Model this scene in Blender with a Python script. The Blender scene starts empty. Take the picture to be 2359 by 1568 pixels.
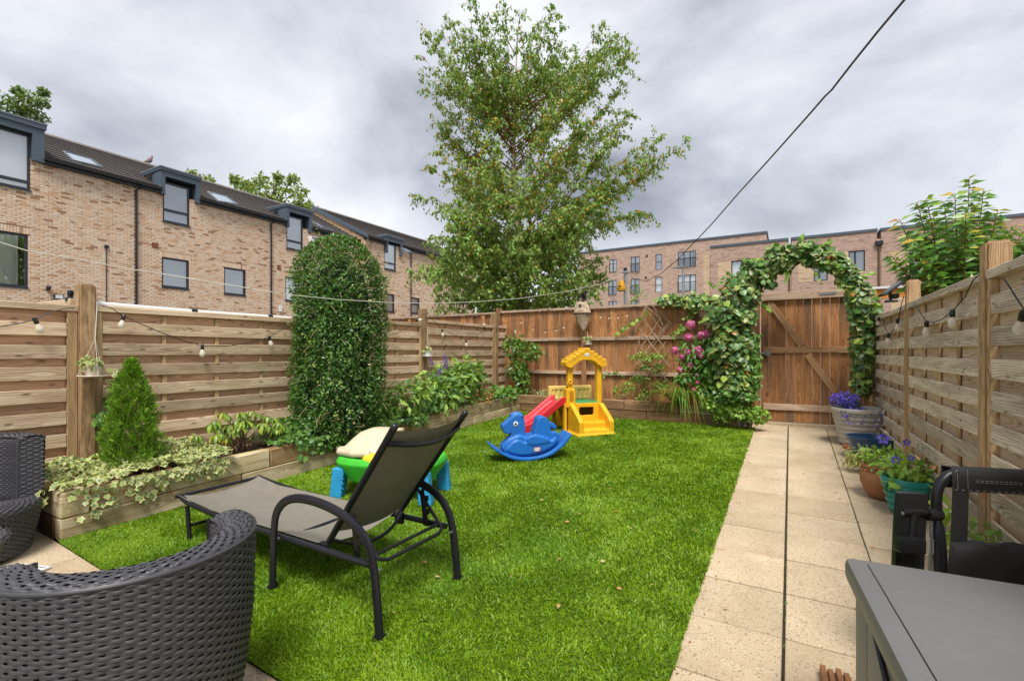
import bpy, bmesh, math, random
import numpy as np
from mathutils import Vector, Matrix
random.seed(7); rng = np.random.default_rng(7)
R = math.radians
scene = bpy.context.scene
C = scene.collection

# ------------------------------------------------------------------ camera, sky, sun, exposure
F = 1100.0; CX = 1179.0; VH = 812.0; H = 1.45         # the lens in units of a 2358 px wide frame
TH = math.atan(641 / F); ct, st = math.cos(TH), math.sin(TH)
cam = bpy.data.cameras.new('camera'); camo = bpy.data.objects.new('camera', cam); C.objects.link(camo)
camo.location = (0, 0, H); camo.rotation_euler = (R(90), 0, TH)
cam.sensor_width = 36; cam.lens = F / 2358 * 36; cam.shift_y = 28 / 2358
cam.clip_start = 0.05; cam.clip_end = 5000
scene.camera = camo

SUN_EL, SUN_AZ = R(60), R(150)                         # azimuth clockwise from +Y
world = bpy.data.worlds.new('World'); scene.world = world; world.use_nodes = True
nt = world.node_tree; nt.nodes.clear()
def wn(t, **k):
    n = nt.nodes.new(t)
    for a, b in k.items(): setattr(n, a, b)
    return n
out = wn('ShaderNodeOutputWorld'); bg = wn('ShaderNodeBackground')
sky = wn('ShaderNodeTexSky', sky_type='NISHITA', sun_disc=False, sun_elevation=SUN_EL, sun_rotation=SUN_AZ)
tc = wn('ShaderNodeTexCoord'); sep = wn('ShaderNodeSeparateXYZ'); nt.links.new(tc.outputs['Generated'], sep.inputs[0])
ab = wn('ShaderNodeMath', operation='ABSOLUTE'); nt.links.new(sep.outputs[2], ab.inputs[0])
mp = wn('ShaderNodeMapping'); nt.links.new(tc.outputs['Generated'], mp.inputs[0])
mp.inputs['Location'].default_value = (2.35, .6, 1.2); mp.inputs['Rotation'].default_value = (0, R(14), 0); mp.inputs['Scale'].default_value = (1.0, 1.0, 1.9)
nz = wn('ShaderNodeTexNoise'); nz.inputs['Scale'].default_value = 1.9; nz.inputs['Detail'].default_value = 8; nz.inputs['Roughness'].default_value = .51
nz.inputs['Distortion'].default_value = .25
nt.links.new(mp.outputs[0], nz.inputs['Vector'])
rp = wn('ShaderNodeValToRGB'); nt.links.new(nz.outputs[0], rp.inputs[0])
el = rp.color_ramp.elements; el[0].position = .34; el[0].color = (.215, .225, .262, 1); el[1].position = .66; el[1].color = (.70, .71, .74, 1)
e2 = el.new(.49); e2.color = (.46, .472, .515, 1)
mr = wn('ShaderNodeMapRange'); nt.links.new(ab.outputs[0], mr.inputs[0])
mr.inputs[1].default_value = 0; mr.inputs[2].default_value = .30; mr.inputs[3].default_value = .72; mr.inputs[4].default_value = 0
hz = wn('ShaderNodeMix', data_type='RGBA'); nt.links.new(mr.outputs[0], hz.inputs[0]); nt.links.new(rp.outputs[0], hz.inputs[6])
hz.inputs[7].default_value = (.80, .82, .83, 1)
sc_ = wn('ShaderNodeVectorMath', operation='SCALE'); nt.links.new(hz.outputs[2], sc_.inputs[0]); sc_.inputs['Scale'].default_value = 4.6
mx = wn('ShaderNodeMix', data_type='RGBA'); mx.inputs[0].default_value = .94
nt.links.new(sky.outputs[0], mx.inputs[6]); nt.links.new(sc_.outputs[0], mx.inputs[7])
nt.links.new(mx.outputs[2], bg.inputs[0]); bg.inputs[1].default_value = .10
nt.links.new(bg.outputs[0], out.inputs[0])

sd = bpy.data.lights.new('sun', 'SUN'); so = bpy.data.objects.new('sun', sd); C.objects.link(so)
sd.energy = 1.5; sd.angle = R(22); sd.color = (1, .97, .92)
sdir = Vector((math.sin(SUN_AZ) * math.cos(SUN_EL), math.cos(SUN_AZ) * math.cos(SUN_EL), math.sin(SUN_EL)))
so.rotation_euler = sdir.to_track_quat('Z', 'Y').to_euler()
vs = scene.view_settings; vs.view_transform = 'Standard'; vs.look = 'None'; vs.gamma = 1; vs.use_curve_mapping = False
vs.exposure = 1.68

# ------------------------------------------------------------------ geometry of the place
def ray(u, v):
    a = (u - CX) / F; b = -(v - VH) / F
    return (ct * a - st, st * a + ct, b)
def pX(u, v, X):
    d = ray(u, v); t = X / d[0]; return Vector((X, t * d[1], H + t * d[2]))
def pY(u, v, Y):
    d = ray(u, v); t = Y / d[1]; return Vector((t * d[0], Y, H + t * d[2]))
def pD(u, v, D):
    d = ray(u, v); return Vector((D * d[0], D * d[1], H + D * d[2]))
def g(x, y):                                            # the garden rises away from the house; the lawn's left side lies higher
    t = min(max((-.43 - x) / 3.67, 0), 1.05); yy = min(y, 7.9)
    return .055 * yy + t * (.18 - .026 * min(max(yy, -.5), 6.9))
def gp(u, v):
    d = ray(u, v); lo, hi = .3, 30
    for _ in range(50):
        m = (lo + hi) / 2
        if H + m * d[2] > g(m * d[0], m * d[1]): lo = m
        else: hi = m
    return Vector((lo * d[0], lo * d[1], H + lo * d[2]))

# ------------------------------------------------------------------ object helpers
def tag(o, label=None, cat=None, group=None, kind=None):
    if label: o['label'] = label
    if cat: o['category'] = cat
    if group: o['group'] = group
    if kind: o['kind'] = kind
    return o
def thing(name, label, cat, loc=(0, 0, 0), rz=0, group=None):
    o = bpy.data.objects.new(name, None); o.empty_display_size = .1; C.objects.link(o)
    o.location = loc; o.rotation_euler = (0, 0, rz)
    return tag(o, label, cat, group)
def link(name, me, parent=None, mat=None):
    o = bpy.data.objects.new(name, me); C.objects.link(o)
    if mat is not None and not me.materials: me.materials.append(mat)
    if parent is not None: o.parent = parent
    return o
def origin_of(p):
    v = Vector((0, 0, 0))
    while p is not None: v += p.location; p = p.parent
    return v

class MB:
    """collects shapes (world coordinates, or the parent's own with local=True) into ONE mesh"""
    def __init__(s): s.v = []; s.f = []; s.t = []
    def add(s, vs_, fs, tint=.5):
        n = len(s.v); s.v += [tuple(q) for q in vs_]; s.f += [tuple(i + n for i in f) for f in fs]
        s.t += list(tint) if hasattr(tint, '__len__') else [tint] * len(vs_)
        return s
    def box(s, x0, x1, y0, y1, z0, z1, tint=.5, M=None):
        vs_ = [Vector((x, y, z)) for x in (x0, x1) for y in (y0, y1) for z in (z0, z1)]
        if M is not None: vs_ = [M @ q for q in vs_]
        return s.add(vs_, [(0, 1, 3, 2), (4, 6, 7, 5), (0, 4, 5, 1), (2, 3, 7, 6), (0, 2, 6, 4), (1, 5, 7, 3)], tint)
    def tube(s, pts, r, n=8, tint=.5, flat=1.0, up=(0, 0, 1)):
        pts = [Vector(p) for p in pts]; k = len(pts); rr = r if hasattr(r, '__len__') else [r] * k
        vs_ = []; prev = None
        for i, p in enumerate(pts):
            d = (pts[min(i + 1, k - 1)] - pts[max(i - 1, 0)]).normalized()
            if prev is None:
                a = Vector(up).cross(d)
                if a.length < .1: a = Vector((1, 0, .1)).cross(d)
                a.normalize()
            else:
                a = prev - d * prev.dot(d)
                a = a.normalized() if a.length > 1e-6 else prev
            prev = a; b = d.cross(a)
            for j in range(n):
                th = 2 * math.pi * (j + .5) / n
                vs_.append(p + (a * math.cos(th) * flat + b * math.sin(th)) * rr[i])
        fs = [(i * n + j, i * n + (j + 1) % n, (i + 1) * n + (j + 1) % n, (i + 1) * n + j) for i in range(k - 1) for j in range(n)]
        fs += [tuple(range(n - 1, -1, -1)), tuple((k - 1) * n + j for j in range(n))]
        return s.add(vs_, fs, tint)
    def lathe(s, prof, c=(0, 0, 0), n=24, sx=1, sy=1, tint=.5, M=None, cap=True):
        vs_ = []; k = len(prof)
        for r, z in prof:
            for j in range(n):
                th = 2 * math.pi * j / n
                vs_.append(Vector((c[0] + r * sx * math.cos(th), c[1] + r * sy * math.sin(th), c[2] + z)))
        if M is not None: vs_ = [M @ q for q in vs_]
        fs = [(i * n + j, i * n + (j + 1) % n, (i + 1) * n + (j + 1) % n, (i + 1) * n + j) for i in range(k - 1) for j in range(n)]
        if cap: fs += [tuple(range(n - 1, -1, -1)), tuple((k - 1) * n + j for j in range(n))]
        return s.add(vs_, fs, tint)
    def prism(s, poly, d0, d1, fn, tint=.5):
        """poly: 2D outline; fn(a, b, d) -> 3D point"""
        n = len(poly)
        vs_ = [fn(a, b, d0) for a, b in poly] + [fn(a, b, d1) for a, b in poly]
        fs = [tuple(range(n - 1, -1, -1)), tuple(range(n, 2 * n))] + [(i, (i + 1) % n, n + (i + 1) % n, n + i) for i in range(n)]
        return s.add(vs_, fs, tint)
    def grid(s, rows, tint=.5):
        m = len(rows[0]); vs_ = [q for r in rows for q in r]
        return s.add(vs_, [(i * m + j, i * m + j + 1, (i + 1) * m + j + 1, (i + 1) * m + j) for i in range(len(rows) - 1) for j in range(m - 1)], tint)
    def mesh(s, name, off=Vector((0, 0, 0)), smooth=None):
        me = bpy.data.meshes.new(name)
        me.from_pydata([(x - off[0], y - off[1], z - off[2]) for x, y, z in s.v], [], s.f)
        at = me.attributes.new('tint', 'FLOAT', 'POINT'); at.data.foreach_set('value', s.t)
        bm = bmesh.new(); bm.from_mesh(me); bmesh.ops.recalc_face_normals(bm, faces=bm.faces); bm.to_mesh(me); bm.free()
        if smooth is not None:
            me.polygons.foreach_set('use_smooth', [True] * len(me.polygons)); me.set_sharp_from_angle(angle=R(smooth))
        me.update(); return me
    def build(s, name, mat, parent=None, smooth=None, local=False, bevel=0):
        off = Vector((0, 0, 0)) if local else origin_of(parent)
        me = s.mesh(name, off, smooth); me.materials.append(mat)
        if bevel:
            bm = bmesh.new(); bm.from_mesh(me)
            es = [e for e in bm.edges if len(e.link_faces) == 2 and e.calc_face_angle(0) > R(25)]
            bmesh.ops.bevel(bm, geom=es, offset=bevel, segments=2, affect='EDGES', profile=.6, clamp_overlap=True)
            bm.to_mesh(me); bm.free()
            me.polygons.foreach_set('use_smooth', [True] * len(me.polygons)); me.set_sharp_from_angle(angle=R(40)); me.update()
        return link(name, me, parent)
    def blob(s, name, mat, parent=None, voxel=.01, it=4, local=True):
        """blow-moulded plastic: the shapes melted into one smooth skin"""
        off = Vector((0, 0, 0)) if local else origin_of(parent)
        me = s.mesh(name + '_raw', off); tmp = bpy.data.objects.new('tmp', me); C.objects.link(tmp)
        m = tmp.modifiers.new('r', 'REMESH'); m.mode = 'VOXEL'; m.voxel_size = voxel
        m2 = tmp.modifiers.new('s', 'SMOOTH'); m2.iterations = it; m2.factor = .5
        dg = bpy.context.evaluated_depsgraph_get(); dg.update()
        me2 = bpy.data.meshes.new_from_object(tmp.evaluated_get(dg)); me2.name = name
        bpy.data.objects.remove(tmp); bpy.data.meshes.remove(me)
        me2.materials.clear(); me2.materials.append(mat)
        me2.polygons.foreach_set('use_smooth', [True] * len(me2.polygons)); me2.update()
        return link(name, me2, parent)

_boxes = {}
def box_mesh(l, w, t, ch, mat):
    key = (round(l, 2), round(w, 3), round(t, 3), ch, mat.name)
    if key not in _boxes:
        bm = bmesh.new(); bmesh.ops.create_cube(bm, size=1)
        bmesh.ops.scale(bm, vec=(key[0], key[2], key[1]), verts=bm.verts)
        if ch: bmesh.ops.bevel(bm, geom=bm.edges[:], offset=ch, segments=1, affect='EDGES')
        me = bpy.data.meshes.new('board'); bm.to_mesh(me); bm.free(); me.materials.append(mat); _boxes[key] = me
    return _boxes[key]
def board(name, p0, p1, w, t, mat, parent, face, ch=.003, roll=0, off=None):
    """a piece of timber from p0 to p1: local X along it (the grain), local Y its thickness, towards `face`"""
    p0, p1 = Vector(p0), Vector(p1); d = p1 - p0; x = d.normalized(); y = Vector(face); y = (y - x * x.dot(y)).normalized(); z = x.cross(y)
    if roll: q = Matrix.Rotation(roll, 3, x); y = q @ y; z = q @ z
    M = Matrix((x, y, z)).transposed().to_4x4()
    o = link(name, box_mesh(d.length, w, t, ch, mat), parent)
    M.translation = (p0 + p1) / 2 - (off if off is not None else origin_of(parent)); o.matrix_basis = M
    return o

# ------------------------------------------------------------------ materials
class NT:
    def __init__(s, name):
        s.m = bpy.data.materials.new(name); s.m.use_nodes = True; s.t = s.m.node_tree; s.t.nodes.clear()
        s.out = s.n('ShaderNodeOutputMaterial'); s.b = s.n('ShaderNodeBsdfPrincipled'); s.l(s.b.outputs[0], s.out.inputs[0])
    def n(s, t, **k):
        q = s.t.nodes.new(t)
        for a, b in k.items(): setattr(q, a, b)
        return q
    def l(s, a, b): s.t.links.new(a, b)
    def set(s, **k):
        for a, b in k.items(): s.b.inputs[a.replace('_', ' ')].default_value = b
    def coord(s, scale=(1, 1, 1), kind='Object', rnd=0):
        tc = s.n('ShaderNodeTexCoord'); mp = s.n('ShaderNodeMapping'); mp.inputs['Scale'].default_value = scale
        src = tc.outputs[kind]
        if rnd:
            oi = s.n('ShaderNodeObjectInfo'); v = s.n('ShaderNodeVectorMath', operation='MULTIPLY_ADD')
            cb = s.n('ShaderNodeCombineXYZ')
            for i in range(3): s.l(oi.outputs['Random'], cb.inputs[i])
            s.l(cb.outputs[0], v.inputs[0]); v.inputs[1].default_value = (rnd, rnd * .37, rnd * .73); s.l(src, v.inputs[2]); src = v.outputs[0]
        s.l(src, mp.inputs[0]); return mp.outputs[0]
    def noise(s, vec, scale=5, detail=4, rough=.5, dist=0):
        q = s.n('ShaderNodeTexNoise'); s.l(vec, q.inputs['Vector'])
        q.inputs['Scale'].default_value = scale; q.inputs['Detail'].default_value = detail; q.inputs['Roughness'].default_value = rough; q.inputs['Distortion'].default_value = dist
        return q.outputs[0]
    def ramp(s, fac, stops, interp='LINEAR'):
        q = s.n('ShaderNodeValToRGB'); s.l(fac, q.inputs[0]); e = q.color_ramp.elements; q.color_ramp.interpolation = interp
        e[0].position, e[0].color = stops[0][0], (*stops[0][1], 1); e[1].position, e[1].color = stops[-1][0], (*stops[-1][1], 1)
        for p, c in stops[1:-1]: x = e.new(p); x.color = (*c, 1)
        return q.outputs[0]
    def mix(s, f, a, b, mode='MIX'):
        q = s.n('ShaderNodeMix', data_type='RGBA', blend_type=mode)
        for sock, val in ((q.inputs[0], f), (q.inputs[6], a), (q.inputs[7], b)):
            if hasattr(val, 'is_linked'): s.l(val, sock)
            else: sock.default_value = val if not isinstance(val, tuple) else (*val, 1)
        return q.outputs[2]
    def math(s, op, a, b=0.0, clamp=False):
        q = s.n('ShaderNodeMath', operation=op, use_clamp=clamp)
        for sock, val in ((q.inputs[0], a), (q.inputs[1], b)):
            if hasattr(val, 'is_linked'): s.l(val, sock)
            else: sock.default_value = val
        return q.outputs[0]
    def attr(s, name):
        q = s.n('ShaderNodeAttribute'); q.attribute_name = name; return q.outputs['Fac']
    def random(s): return s.n('ShaderNodeObjectInfo').outputs['Random']
    def bump(s, h, strength=.3, dist=.01):
        q = s.n('ShaderNodeBump'); q.inputs['Strength'].default_value = strength; q.inputs['Distance'].default_value = dist
        s.l(h, q.inputs['Height']); s.l(q.outputs[0], s.b.inputs['Normal'])
    def color(s, c):
        if hasattr(c, 'is_linked'): s.l(c, s.b.inputs['Base Color'])
        else: s.b.inputs['Base Color'].default_value = (*c, 1)
        return s
    def done(s, rough=.6, **k):
        s.b.inputs['Roughness'].default_value = rough; s.set(**k); return s.m

def plain(name, c, rough=.5, metal=0, var=.12, scale=8, bump=0, spec=.5):
    k = NT(name); n = k.noise(k.coord(rnd=9), scale, 5, .6)
    k.color(k.mix(k.math('MULTIPLY', n, var * 2), tuple(c), tuple(x * .45 for x in c)))
    if bump: k.bump(k.noise(k.coord(), scale * 12, 3), bump, .003)
    return k.done(rough, Metallic=metal, Specular_IOR_Level=spec)

def wood(name, dark, mid, light, grain=1.0, lift=1.22, knots=.0, green=0.0, stain=None, rough=.8, streak=9, contrast=1.0):
    dark, mid, light = [tuple(min(x * lift, .72) for x in c) for c in (dark, mid, light)]
    k = NT(name); v = k.coord((1.1, 13, streak), rnd=41)
    n1 = k.noise(v, 2.2, 7, .62, .6)
    # growth rings: cylinders along the board whose axis wanders past its face
    tc_ = k.n('ShaderNodeTexCoord'); sx = k.n('ShaderNodeSeparateXYZ'); k.l(tc_.outputs['Object'], sx.inputs[0]); rd = k.random()
    wob = k.noise(k.coord((.9, .1, .1), rnd=29), 1.3, 3, .5); wob2 = k.noise(k.coord((3, 9, 9), rnd=11), 2, 3, .6)
    yy = k.math('ADD', k.math('MULTIPLY', wob, .26), -.13); zz = k.math('ADD', sx.outputs[2], k.math('MULTIPLY', k.math('SUBTRACT', rd, .5), .12))
    zz = k.math('ADD', zz, k.math('MULTIPLY', k.math('SUBTRACT', wob2, .5), .02)); cb = k.n('ShaderNodeCombineXYZ'); k.l(yy, cb.inputs[1]); k.l(zz, cb.inputs[2])
    wv = k.n('ShaderNodeTexWave', wave_type='RINGS', rings_direction='X'); k.l(cb.outputs[0], wv.inputs['Vector'])
    wv.inputs['Scale'].default_value = 24 * grain; wv.inputs['Distortion'].default_value = .6; wv.inputs['Detail'].default_value = 2
    f = k.math('ADD', k.math('MULTIPLY', n1, .80), k.math('MULTIPLY', wv.outputs[0], .20))
    c = k.ramp(f, [(.5 - .20 / contrast, dark), (.5, mid), (.5 + .18 / contrast, light)])
    if stain:
        s1 = k.noise(k.coord((.5, 3, 3), rnd=17), 1.6, 3, .5)
        c = k.mix(k.ramp(s1, [(.45, (0, 0, 0)), (.68, (1, 1, 1))]), c, k.mix(.75, c, stain))
    if knots:
        vo = k.n('ShaderNodeTexVoronoi', feature='F1', voronoi_dimensions='2D'); ks_ = k.n('ShaderNodeSeparateXYZ'); k.l(k.coord((1.9, 1.0, 5.2), rnd=23), ks_.inputs[0]); kc_ = k.n('ShaderNodeCombineXYZ'); k.l(ks_.outputs[0], kc_.inputs[0]); k.l(ks_.outputs[2], kc_.inputs[1]); k.l(kc_.outputs[0], vo.inputs['Vector']); vo.inputs['Scale'].default_value = 1.6
        kn = k.ramp(vo.outputs['Distance'], [(.035, (1, 1, 1)), (.095, (0, 0, 0))])
        c = k.mix(k.math('MULTIPLY', kn, knots), c, tuple(x * .35 for x in dark))
    if green:
        s2 = k.noise(k.coord((1.4, 3, 3), rnd=5), 2.2, 4, .55)
        c = k.mix(k.math('MULTIPLY', k.ramp(s2, [(.48, (0, 0, 0)), (.72, (1, 1, 1))]), green), c, (.15, .15, .025))
    hv = k.n('ShaderNodeHueSaturation'); k.l(c, hv.inputs['Color'])
    k.l(k.math('ADD', k.math('MULTIPLY', k.random(), .42), .80), hv.inputs['Value'])
    k.color(hv.outputs[0]); k.bump(f, .45, .004)
    return k.done(rough, Specular_IOR_Level=.25)

def leafmat(name, stops, rough=.45, trans=.3, edge=None, edge_w=.55, spec=.5, some=1):
    stops = [(p, tuple(min(x * 1.85, .6) for x in c)) if max(c) < .35 else (p, c) for p, c in stops]
    k = NT(name); c = k.ramp(k.attr('tint'), stops)
    nv = k.noise(k.coord(), 3.0, 2); c = k.mix(k.math('MULTIPLY', nv, .45), c, (.0, .0, .0)) if False else c
    if edge:
        nz_ = k.noise(k.coord(), 60, 3); e = k.math('ADD', k.attr('edge'), k.math('MULTIPLY', k.math('SUBTRACT', nz_, .5), .5))
        ev = k.ramp(e, [(edge_w, (0, 0, 0)), (edge_w + .16, (1, 1, 1))])
        if some < 1:
            fr = k.math('FRACT', k.math('MULTIPLY', k.attr('tint'), 13.7)); ev = k.math('MULTIPLY', ev, k.math('LESS_THAN', fr, some))
        c = k.mix(ev, c, edge)
    k.color(c); k.done(rough, Specular_IOR_Level=spec)
    tr = k.n('ShaderNodeBsdfTranslucent'); k.l(k.mix(.5, c, (.35, .5, .03), 'MIX'), tr.inputs[0])
    mxs = k.n('ShaderNodeMixShader'); mxs.inputs[0].default_value = trans; k.l(k.b.outputs[0], mxs.inputs[1]); k.l(tr.outputs[0], mxs.inputs[2]); k.l(mxs.outputs[0], k.out.inputs[0])
    return k.m

M = {}
M['slat'] = wood('fence_slat_front', (.23, .15, .092), (.45, .325, .21), (.62, .49, .345), knots=.75, green=.30, contrast=.8)
M['slat_back'] = wood('fence_slat_back', (.27, .15, .085), (.46, .27, .16), (.58, .37, .235), knots=.6, contrast=.8)
M['batten'] = wood('fence_batten', (.20, .13, .06), (.36, .235, .12), (.47, .33, .18))
M['post'] = wood('fence_post', (.15, .088, .042), (.29, .18, .092), (.40, .27, .15), grain=1.6, green=.15)
M['slat_grey'] = wood('weathered_slat', (.17, .135, .10), (.38, .315, .24), (.60, .53, .43), knots=.6, contrast=.7)
M['slat_grey_back'] = wood('weathered_slat_back', (.24, .165, .10), (.42, .31, .21), (.55, .44, .33), knots=.5, contrast=.7)
M['brown'] = wood('brown_fence_board', (.085, .036, .015), (.31, .136, .050), (.51, .27, .115), knots=.45, stain=(.10, .07, .05), contrast=.62, streak=15)
M['brown_rail'] = wood('fence_rail', (.20, .13, .09), (.36, .25, .17), (.48, .36, .26))
M['brace'] = wood('gate_brace', (.19, .10, .045), (.34, .19, .09), (.45, .28, .15))
M['sleeper'] = wood('sleeper', (.18, .125, .06), (.44, .34, .20), (.64, .55, .38), green=.55, stain=(.17, .09, .03), contrast=.75)
M['sleeper_warm'] = wood('sleeper_warm', (.13, .07, .028), (.36, .23, .11), (.54, .41, .25), green=.35, stain=(.20, .09, .025), contrast=.7)
M['sleeper_dark'] = wood('sleeper_dark', (.06, .03, .014), (.22, .125, .06), (.38, .25, .13), green=.4, stain=(.08, .04, .02), contrast=.65)

def slabmat():
    k = NT('concrete_slab'); v = k.coord(rnd=13)
    c = k.ramp(k.noise(v, 3, 5, .6), [(.3, (.42, .32, .20)), (.7, (.54, .43, .285))])
    vo = k.n('ShaderNodeTexVoronoi', feature='F1'); k.l(k.coord((1, 1, .3), rnd=13), vo.inputs['Vector']); vo.inputs['Scale'].default_value = 84
    pick = k.ramp(vo.outputs['Color'], [(.50, (0, 0, 0)), (.62, (1, 1, 1))]); sp = k.ramp(vo.outputs['Distance'], [(.24, (1, 1, 1)), (.46, (0, 0, 0))])
    c = k.mix(k.math('MULTIPLY', k.math('MULTIPLY', sp, pick), .75), c, (.14, .10, .065))
    fine = k.noise(v, 150, 2); c = k.mix(k.ramp(fine, [(.52, (0, 0, 0)), (.70, (.6, .6, .6))]), c, (.72, .62, .48))
    st_ = k.noise(v, 1.4, 4); c = k.mix(k.ramp(st_, [(.46, (0, 0, 0)), (.70, (.55, .55, .55))]), c, (.30, .22, .13))
    hv = k.n('ShaderNodeHueSaturation'); k.l(c, hv.inputs['Color']); k.l(k.math('ADD', k.math('MULTIPLY', k.random(), .18), .90), hv.inputs['Value'])
    k.color(hv.outputs[0]); k.bump(vo.outputs['Distance'], .25, .003); return k.done(.85, Specular_IOR_Level=.25)
M['slab'] = slabmat()
def soilmat():
    k = NT('soil'); v = k.coord(); n = k.noise(v, 30, 6, .7)
    k.color(k.ramp(n, [(.35, (.018, .011, .007)), (.65, (.085, .052, .03))])); k.bump(n, .8, .02); return k.done(.95)
M['soil'] = soilmat()
def brickmat(name, stops, dark, amt=.8, sc=(1, 1.6, 7)):
    k = NT(name); c = k.ramp(k.attr('tint'), stops)
    n = k.noise(k.coord(sc), 2.6, 4, .6); c = k.mix(k.math('MULTIPLY', k.ramp(n, [(.56, (0, 0, 0)), (.66, (1, 1, 1))]), amt), c, dark)
    n2 = k.noise(k.coord(), 40, 3); c = k.mix(k.math('MULTIPLY', n2, .25), c, (.12, .06, .03)); k.color(c); return k.done(.9, Specular_IOR_Level=.2)
BR = [(0, (.70, .45, .28)), (.25, (.76, .55, .38)), (.5, (.80, .61, .45)), (.75, (.82, .67, .52)), (.93, (.70, .43, .26)), (1, (.30, .17, .11))]
M['brick'] = brickmat('buff_brick', BR, (.17, .095, .065), .75)
M['mortar'] = plain('mortar', (.40, .24, .13), .95)
def flatbrick(name, c1, c2, mort, axis):
    k = NT(name); tc_ = k.n('ShaderNodeTexCoord'); sp = k.n('ShaderNodeSeparateXYZ'); k.l(tc_.outputs['Object'], sp.inputs[0]); cb = k.n('ShaderNodeCombineXYZ')
    k.l(sp.outputs[axis], cb.inputs[0]); k.l(sp.outputs[2], cb.inputs[1])
    b = k.n('ShaderNodeTexBrick'); k.l(cb.outputs[0], b.inputs['Vector']); b.inputs['Color1'].default_value = (*c1, 1); b.inputs['Color2'].default_value = (*c2, 1); b.inputs['Mortar'].default_value = (*mort, 1)
    b.inputs['Scale'].default_value = 1; b.inputs['Mortar Size'].default_value = .007; b.inputs['Brick Width'].default_value = .225; b.inputs['Row Height'].default_value = .075; b.inputs['Bias'].default_value = -.1
    n = k.noise(k.coord((1.2, 1.2, 6)), .8, 6, .75); c = k.mix(k.ramp(n, [(.52, (0, 0, 0)), (.63, (.7, .7, .7))]), b.outputs[0], tuple(x * .35 for x in c2)); k.color(c); return k.done(.9, Specular_IOR_Level=.2)
M['brick_far'] = flatbrick('brown_brick', (.52, .36, .28), (.37, .25, .19), (.42, .32, .26), 0)
M['brick_mid'] = flatbrick('grey_brown_brick', (.50, .345, .27), (.36, .245, .20), (.30, .21, .17), 0)
M['brick_buff_flat'] = flatbrick('buff_brick_flat', (.60, .46, .31), (.50, .35, .22), (.40, .28, .18), 0)
M['zinc'] = plain('zinc_cladding', (.075, .105, .14), .55, var=.2, scale=2)
M['zinc_light'] = plain('zinc_edge', (.17, .20, .24), .5)
M['anthracite'] = plain('anthracite_frame', (.026, .030, .042), .45)
M['tile'] = plain('roof_tile', (.235, .20, .18), .85, var=.5, scale=3)
M['tile_edge'] = plain('tile_lap_shadow', (.055, .046, .042), .95, var=.5, scale=5)  # shadow lines under the tile laps, painted as a dark front lip
M['gutter'] = plain('black_gutter', (.014, .014, .018), .4)
M['white'] = plain('white_plastic', (.74, .74, .72), .45)
M['blind'] = plain('white_blind', (.74, .76, .77), .6, var=.05)
M['curtain'] = plain('pale_curtain', (.80, .82, .74), .8, var=.04)
M['dark_room'] = plain('dark_interior', (.03, .03, .035), .9)
def glassmat(name, tint=(.85, .9, .95), refl=.35):
    k = NT(name); gl = k.n('ShaderNodeBsdfGlossy'); gl.inputs['Roughness'].default_value = .02; gl.inputs[0].default_value = (*tint, 1)
    tr = k.n('ShaderNodeBsdfTransparent'); fr = k.n('ShaderNodeFresnel'); fr.inputs[0].default_value = 1.5
    mxs = k.n('ShaderNodeMixShader'); k.l(k.math('ADD', fr.outputs[0], refl, True), mxs.inputs[0]); k.l(tr.outputs[0], mxs.inputs[1]); k.l(gl.outputs[0], mxs.inputs[2]); k.l(mxs.outputs[0], k.out.inputs[0]); return k.m
M['glass'] = glassmat('window_glass', refl=.28); M['glass_bulb'] = glassmat('bulb_glass', (1, .98, .94), .16); M['glass_sky'] = glassmat('skylight_glass', refl=.75)
M['metal_dark'] = plain('charcoal_metal', (.020, .020, .026), .35, .4, bump=.05)
M['metal_black'] = plain('black_metal', (.012, .012, .014), .4, .3)
M['steel'] = plain('galvanised_steel', (.38, .39, .40), .4, .9)
M['black_plastic'] = plain('black_plastic', (.012, .012, .013), .25)
def bulbmat():
    k = NT('bulb_white'); k.color((.80, .73, .60)); k.b.inputs['Roughness'].default_value = .12; tr = k.n('ShaderNodeBsdfTransparent'); mxs = k.n('ShaderNodeMixShader'); mxs.inputs[0].default_value = .62
    k.l(tr.outputs[0], mxs.inputs[1]); k.l(k.b.outputs[0], mxs.inputs[2]); k.l(mxs.outputs[0], k.out.inputs[0]); return k.m
M['bulb'] = bulbmat()
def fabric(name, c, scale, rough=.8):
    k = NT(name); v = k.coord(); ck = k.n('ShaderNodeTexChecker'); k.l(v, ck.inputs[0]); ck.inputs['Scale'].default_value = scale
    n = k.noise(v, 14, 4); n2 = k.noise(v, 260, 2)
    cc = k.mix(n, tuple(x * .72 for x in c), tuple(x * 1.25 for x in c)); cc = k.mix(k.math('MULTIPLY', n2, .8), cc, tuple(x * .5 for x in c)); k.color(cc); k.bump(n2, .3, .002)
    return k.done(rough)
M['sling'] = fabric('woven_sling', (.23, .205, .165), 300)
M['pram_fabric'] = fabric('black_fabric', (.022, .020, .021), 300)
M['stitch'] = plain('grey_stitching', (.35, .32, .28), .8)
def meshmat():
    k = NT('black_mesh'); k.color((.02, .02, .02)); tr = k.n('ShaderNodeBsdfTransparent'); mxs = k.n('ShaderNodeMixShader'); mxs.inputs[0].default_value = .42
    k.l(tr.outputs[0], mxs.inputs[1]); k.l(k.b.outputs[0], mxs.inputs[2]); k.l(mxs.outputs[0], k.out.inputs[0]); return k.m
M['mesh'] = meshmat()
def rattan():
    k = NT('rattan_strand'); t = k.attr('tint'); c = k.ramp(t, [(0, (.030, .029, .033)), (1, (.070, .068, .076))]); k.color(c)
    wv = k.n('ShaderNodeTexWave', wave_type='BANDS', bands_direction='Z'); k.l(k.coord(), wv.inputs[0]); wv.inputs['Scale'].default_value = 110; k.bump(wv.outputs[0], .35, .002); return k.done(.42)
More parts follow.
